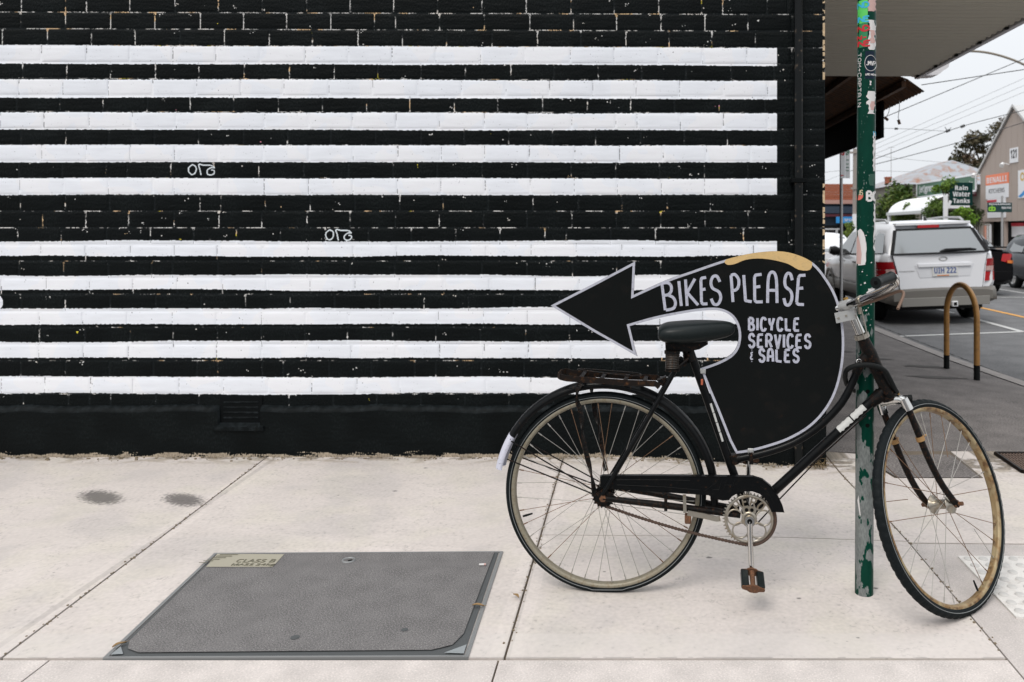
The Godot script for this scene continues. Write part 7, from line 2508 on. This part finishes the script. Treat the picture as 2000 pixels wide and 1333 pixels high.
	worn("hoop_paint", Color(0.40, 0.20, 0.055), Color(0.33, 0.165, 0.05), Color(0.2, 0.1, 0.04), 0.5, 0.72, 0.03, 97, 2.5, 0.35, 0.2)
	var arch := []
	for i in 17:
		var a := PI * i / 16
		arch.append(Vector3(0, 0.56 + sin(a) * 0.30, cos(a) * 0.30))
	var hp := [Vector3(0, 0.13, 0.30)]
	hp.append_array(arch)
	hp.append(Vector3(0, 0.13, -0.30))
	st = begin()
	tube(st, hp, 0.0275, 14)
	obj("hoop", st, M.hoop_paint, hoop)
	for z in [-0.30, 0.30]:
		st = begin()
		tube(st, [Vector3(0, 0.0, z), Vector3(0, 0.14, z)], 0.0285, 14)
		obj("foot", st, M.rubber, hoop)
	# parking sign on its thin post
	var pk := thing("parking_sign", "white parking restriction sign on a thin grey post beside the wall corner", "sign", Vector3(3.1, -0.15, -11.8))
	st = begin()
	tube(st, [Vector3(0, 0, 0), Vector3(0, 2.56, 0)], 0.024, 12)
	obj("post", st, M.metal_grey, pk)
	var face := Basis(Vector3.UP, deg_to_rad(38))
	for e in [[0.0, M.st_red, "S"], [0.071, mat("print_forest", Color(0.01, 0.17, 0.08), 0.5), "2P"]]:
		st = begin()
		box(st, Vector3(0.015 + e[0], 2.36, 0.035 + 0.004 * e[0]), Vector3(0.068, 0.42, 0.004), 0.001)
		obj("panel", st, M.white, pk)
		print_text("lettering", e[2], 0.065, e[1], pk, Transform3D(Basis(), Vector3(0.013 + e[0], 2.525, 0.04)), 0.04 if e[2] == "S" else 0.055)
		if e[2] == "S":
			st = begin()
			lathe(st, [Vector2(0.032, 0), Vector2(0.027, 0.002), Vector2(0.024, 0)], 20)
			obj("printed_ring", st, e[1], pk, Transform3D(Basis.from_scale(Vector3(0.85, 1.3, 1)), Vector3(0.013, 2.525, 0.04)))
			st = begin()
			prism(st, [Vector2(-0.02, 2.19), Vector2(0.0, 2.205), Vector2(0.0, 2.195), Vector2(0.03, 2.195), Vector2(0.03, 2.185), Vector2(0.0, 2.185), Vector2(0.0, 2.175)], 0.037, 0.039)
			obj("arrow", st, e[1], pk)
		else:
			for y in [2.42, 2.36, 2.31, 2.26]:
				st = begin()
				box(st, Vector3(0.013 + e[0], y, 0.039), Vector3(0.04, 0.012, 0.002))
				obj("text_line", st, e[1], pk)

# ---------------------------------------------------------------- wires over the street
func build_wires() -> void:
	mat("cable_dark", Color(0.06, 0.062, 0.065), 0.7)
	mat("cable_pale", Color(0.3, 0.31, 0.32), 0.7)
	var n := 0
	for e in [
		[[Vector3(6.437, 4.131, -22), Vector3(11.814, 6.381, -22)], 0.011, "topmost dark overhead wire, climbing steeply to the right", 0],
		[[Vector3(5.087, 3.788, -14), Vector3(7.608, 4.166, -14)], 0.008, "overhead wire running nearly level from the awning tip", 0],
		[[Vector3(11.704, 5.321, -40), Vector3(21.736, 9.771, -40)], 0.010, "first of the thin pale parallel wires from above", 1],
		[[Vector3(11.704, 5.09, -40), Vector3(21.736, 9.385, -40)], 0.010, "second of the thin pale parallel wires from above", 1],
		[[Vector3(11.704, 4.858, -40), Vector3(21.736, 9.025, -40)], 0.010, "lowest of the thin pale parallel wires", 1],
		[[Vector3(7.608, 3.438, -26), Vector3(9.029, 3.973, -26), Vector3(10.316, 4.475, -26), Vector3(11.621, 4.859, -26), Vector3(14.129, 5.478, -26)], 0.012, "overhead tram wire carrying two small insulators", 0],
		[[Vector3(7.608, 3.304, -26), Vector3(10.45, 4.04, -26), Vector3(14.129, 5.177, -26)], 0.012, "lower dark overhead wire crossing in front of the beige gable", 0],
		[[Vector3(7.608, 4.575, -26), Vector3(8.945, 4.542, -26), Vector3(10.316, 4.458, -26)], 0.007, "short level span wire meeting the tram wire", 0],
		[[Vector3(13.167, 5.572, -45), Vector3(15.193, 5.282, -45), Vector3(19.244, 4.935, -45)], 0.010, "faint sagging wire under the tram wire", 1],
		[[Vector3(11.736, 4.832, -50), Vector3(13.666, 4.993, -50), Vector3(17.846, 4.897, -50)], 0.014, "low wire passing behind the parking sign", 1],
		[[Vector3(11.736, 4.189, -50), Vector3(14.309, 5.154, -50)], 0.010, "slanting service wire left of the power pole", 1]]:
		var w := thing("overhead_wire", e[2], "wire", Vector3.ZERO, 0.0, "wires over the main street")
		var st := begin()
		tube(st, curve(e[0], 4), e[1], 5)
		obj("strand", st, M.cable_pale if e[3] == 1 else M.cable_dark, w)
		if n == 5:
			for p in [Vector3(10.316, 4.475, -26), Vector3(10.801, 4.625, -26)]:
				st = begin()
				tube(st, [p + Vector3(-0.06, -0.02, 0), p + Vector3(0.06, 0.03, 0)], 0.045, 8)
				obj("insulator", st, M.cable_dark, w)
			st = begin()
			for p in [Vector3(10.216, 4.608, -26), Vector3(10.417, 4.592, -26)]:
				tube(st, [[Vector3(10.316, 4.458, -26)][0], p], 0.012, 5)
			obj("clamp", st, M.cable_dark, w)
		if n == 7:
			for p in [Vector3(8.628, 4.55, -26)]:
				st = begin()
				tube(st, [p + Vector3(-0.05, 0, 0), p + Vector3(0.05, 0, 0)], 0.035, 8)
				obj("insulator", st, M.cable_dark, w)
		n += 1
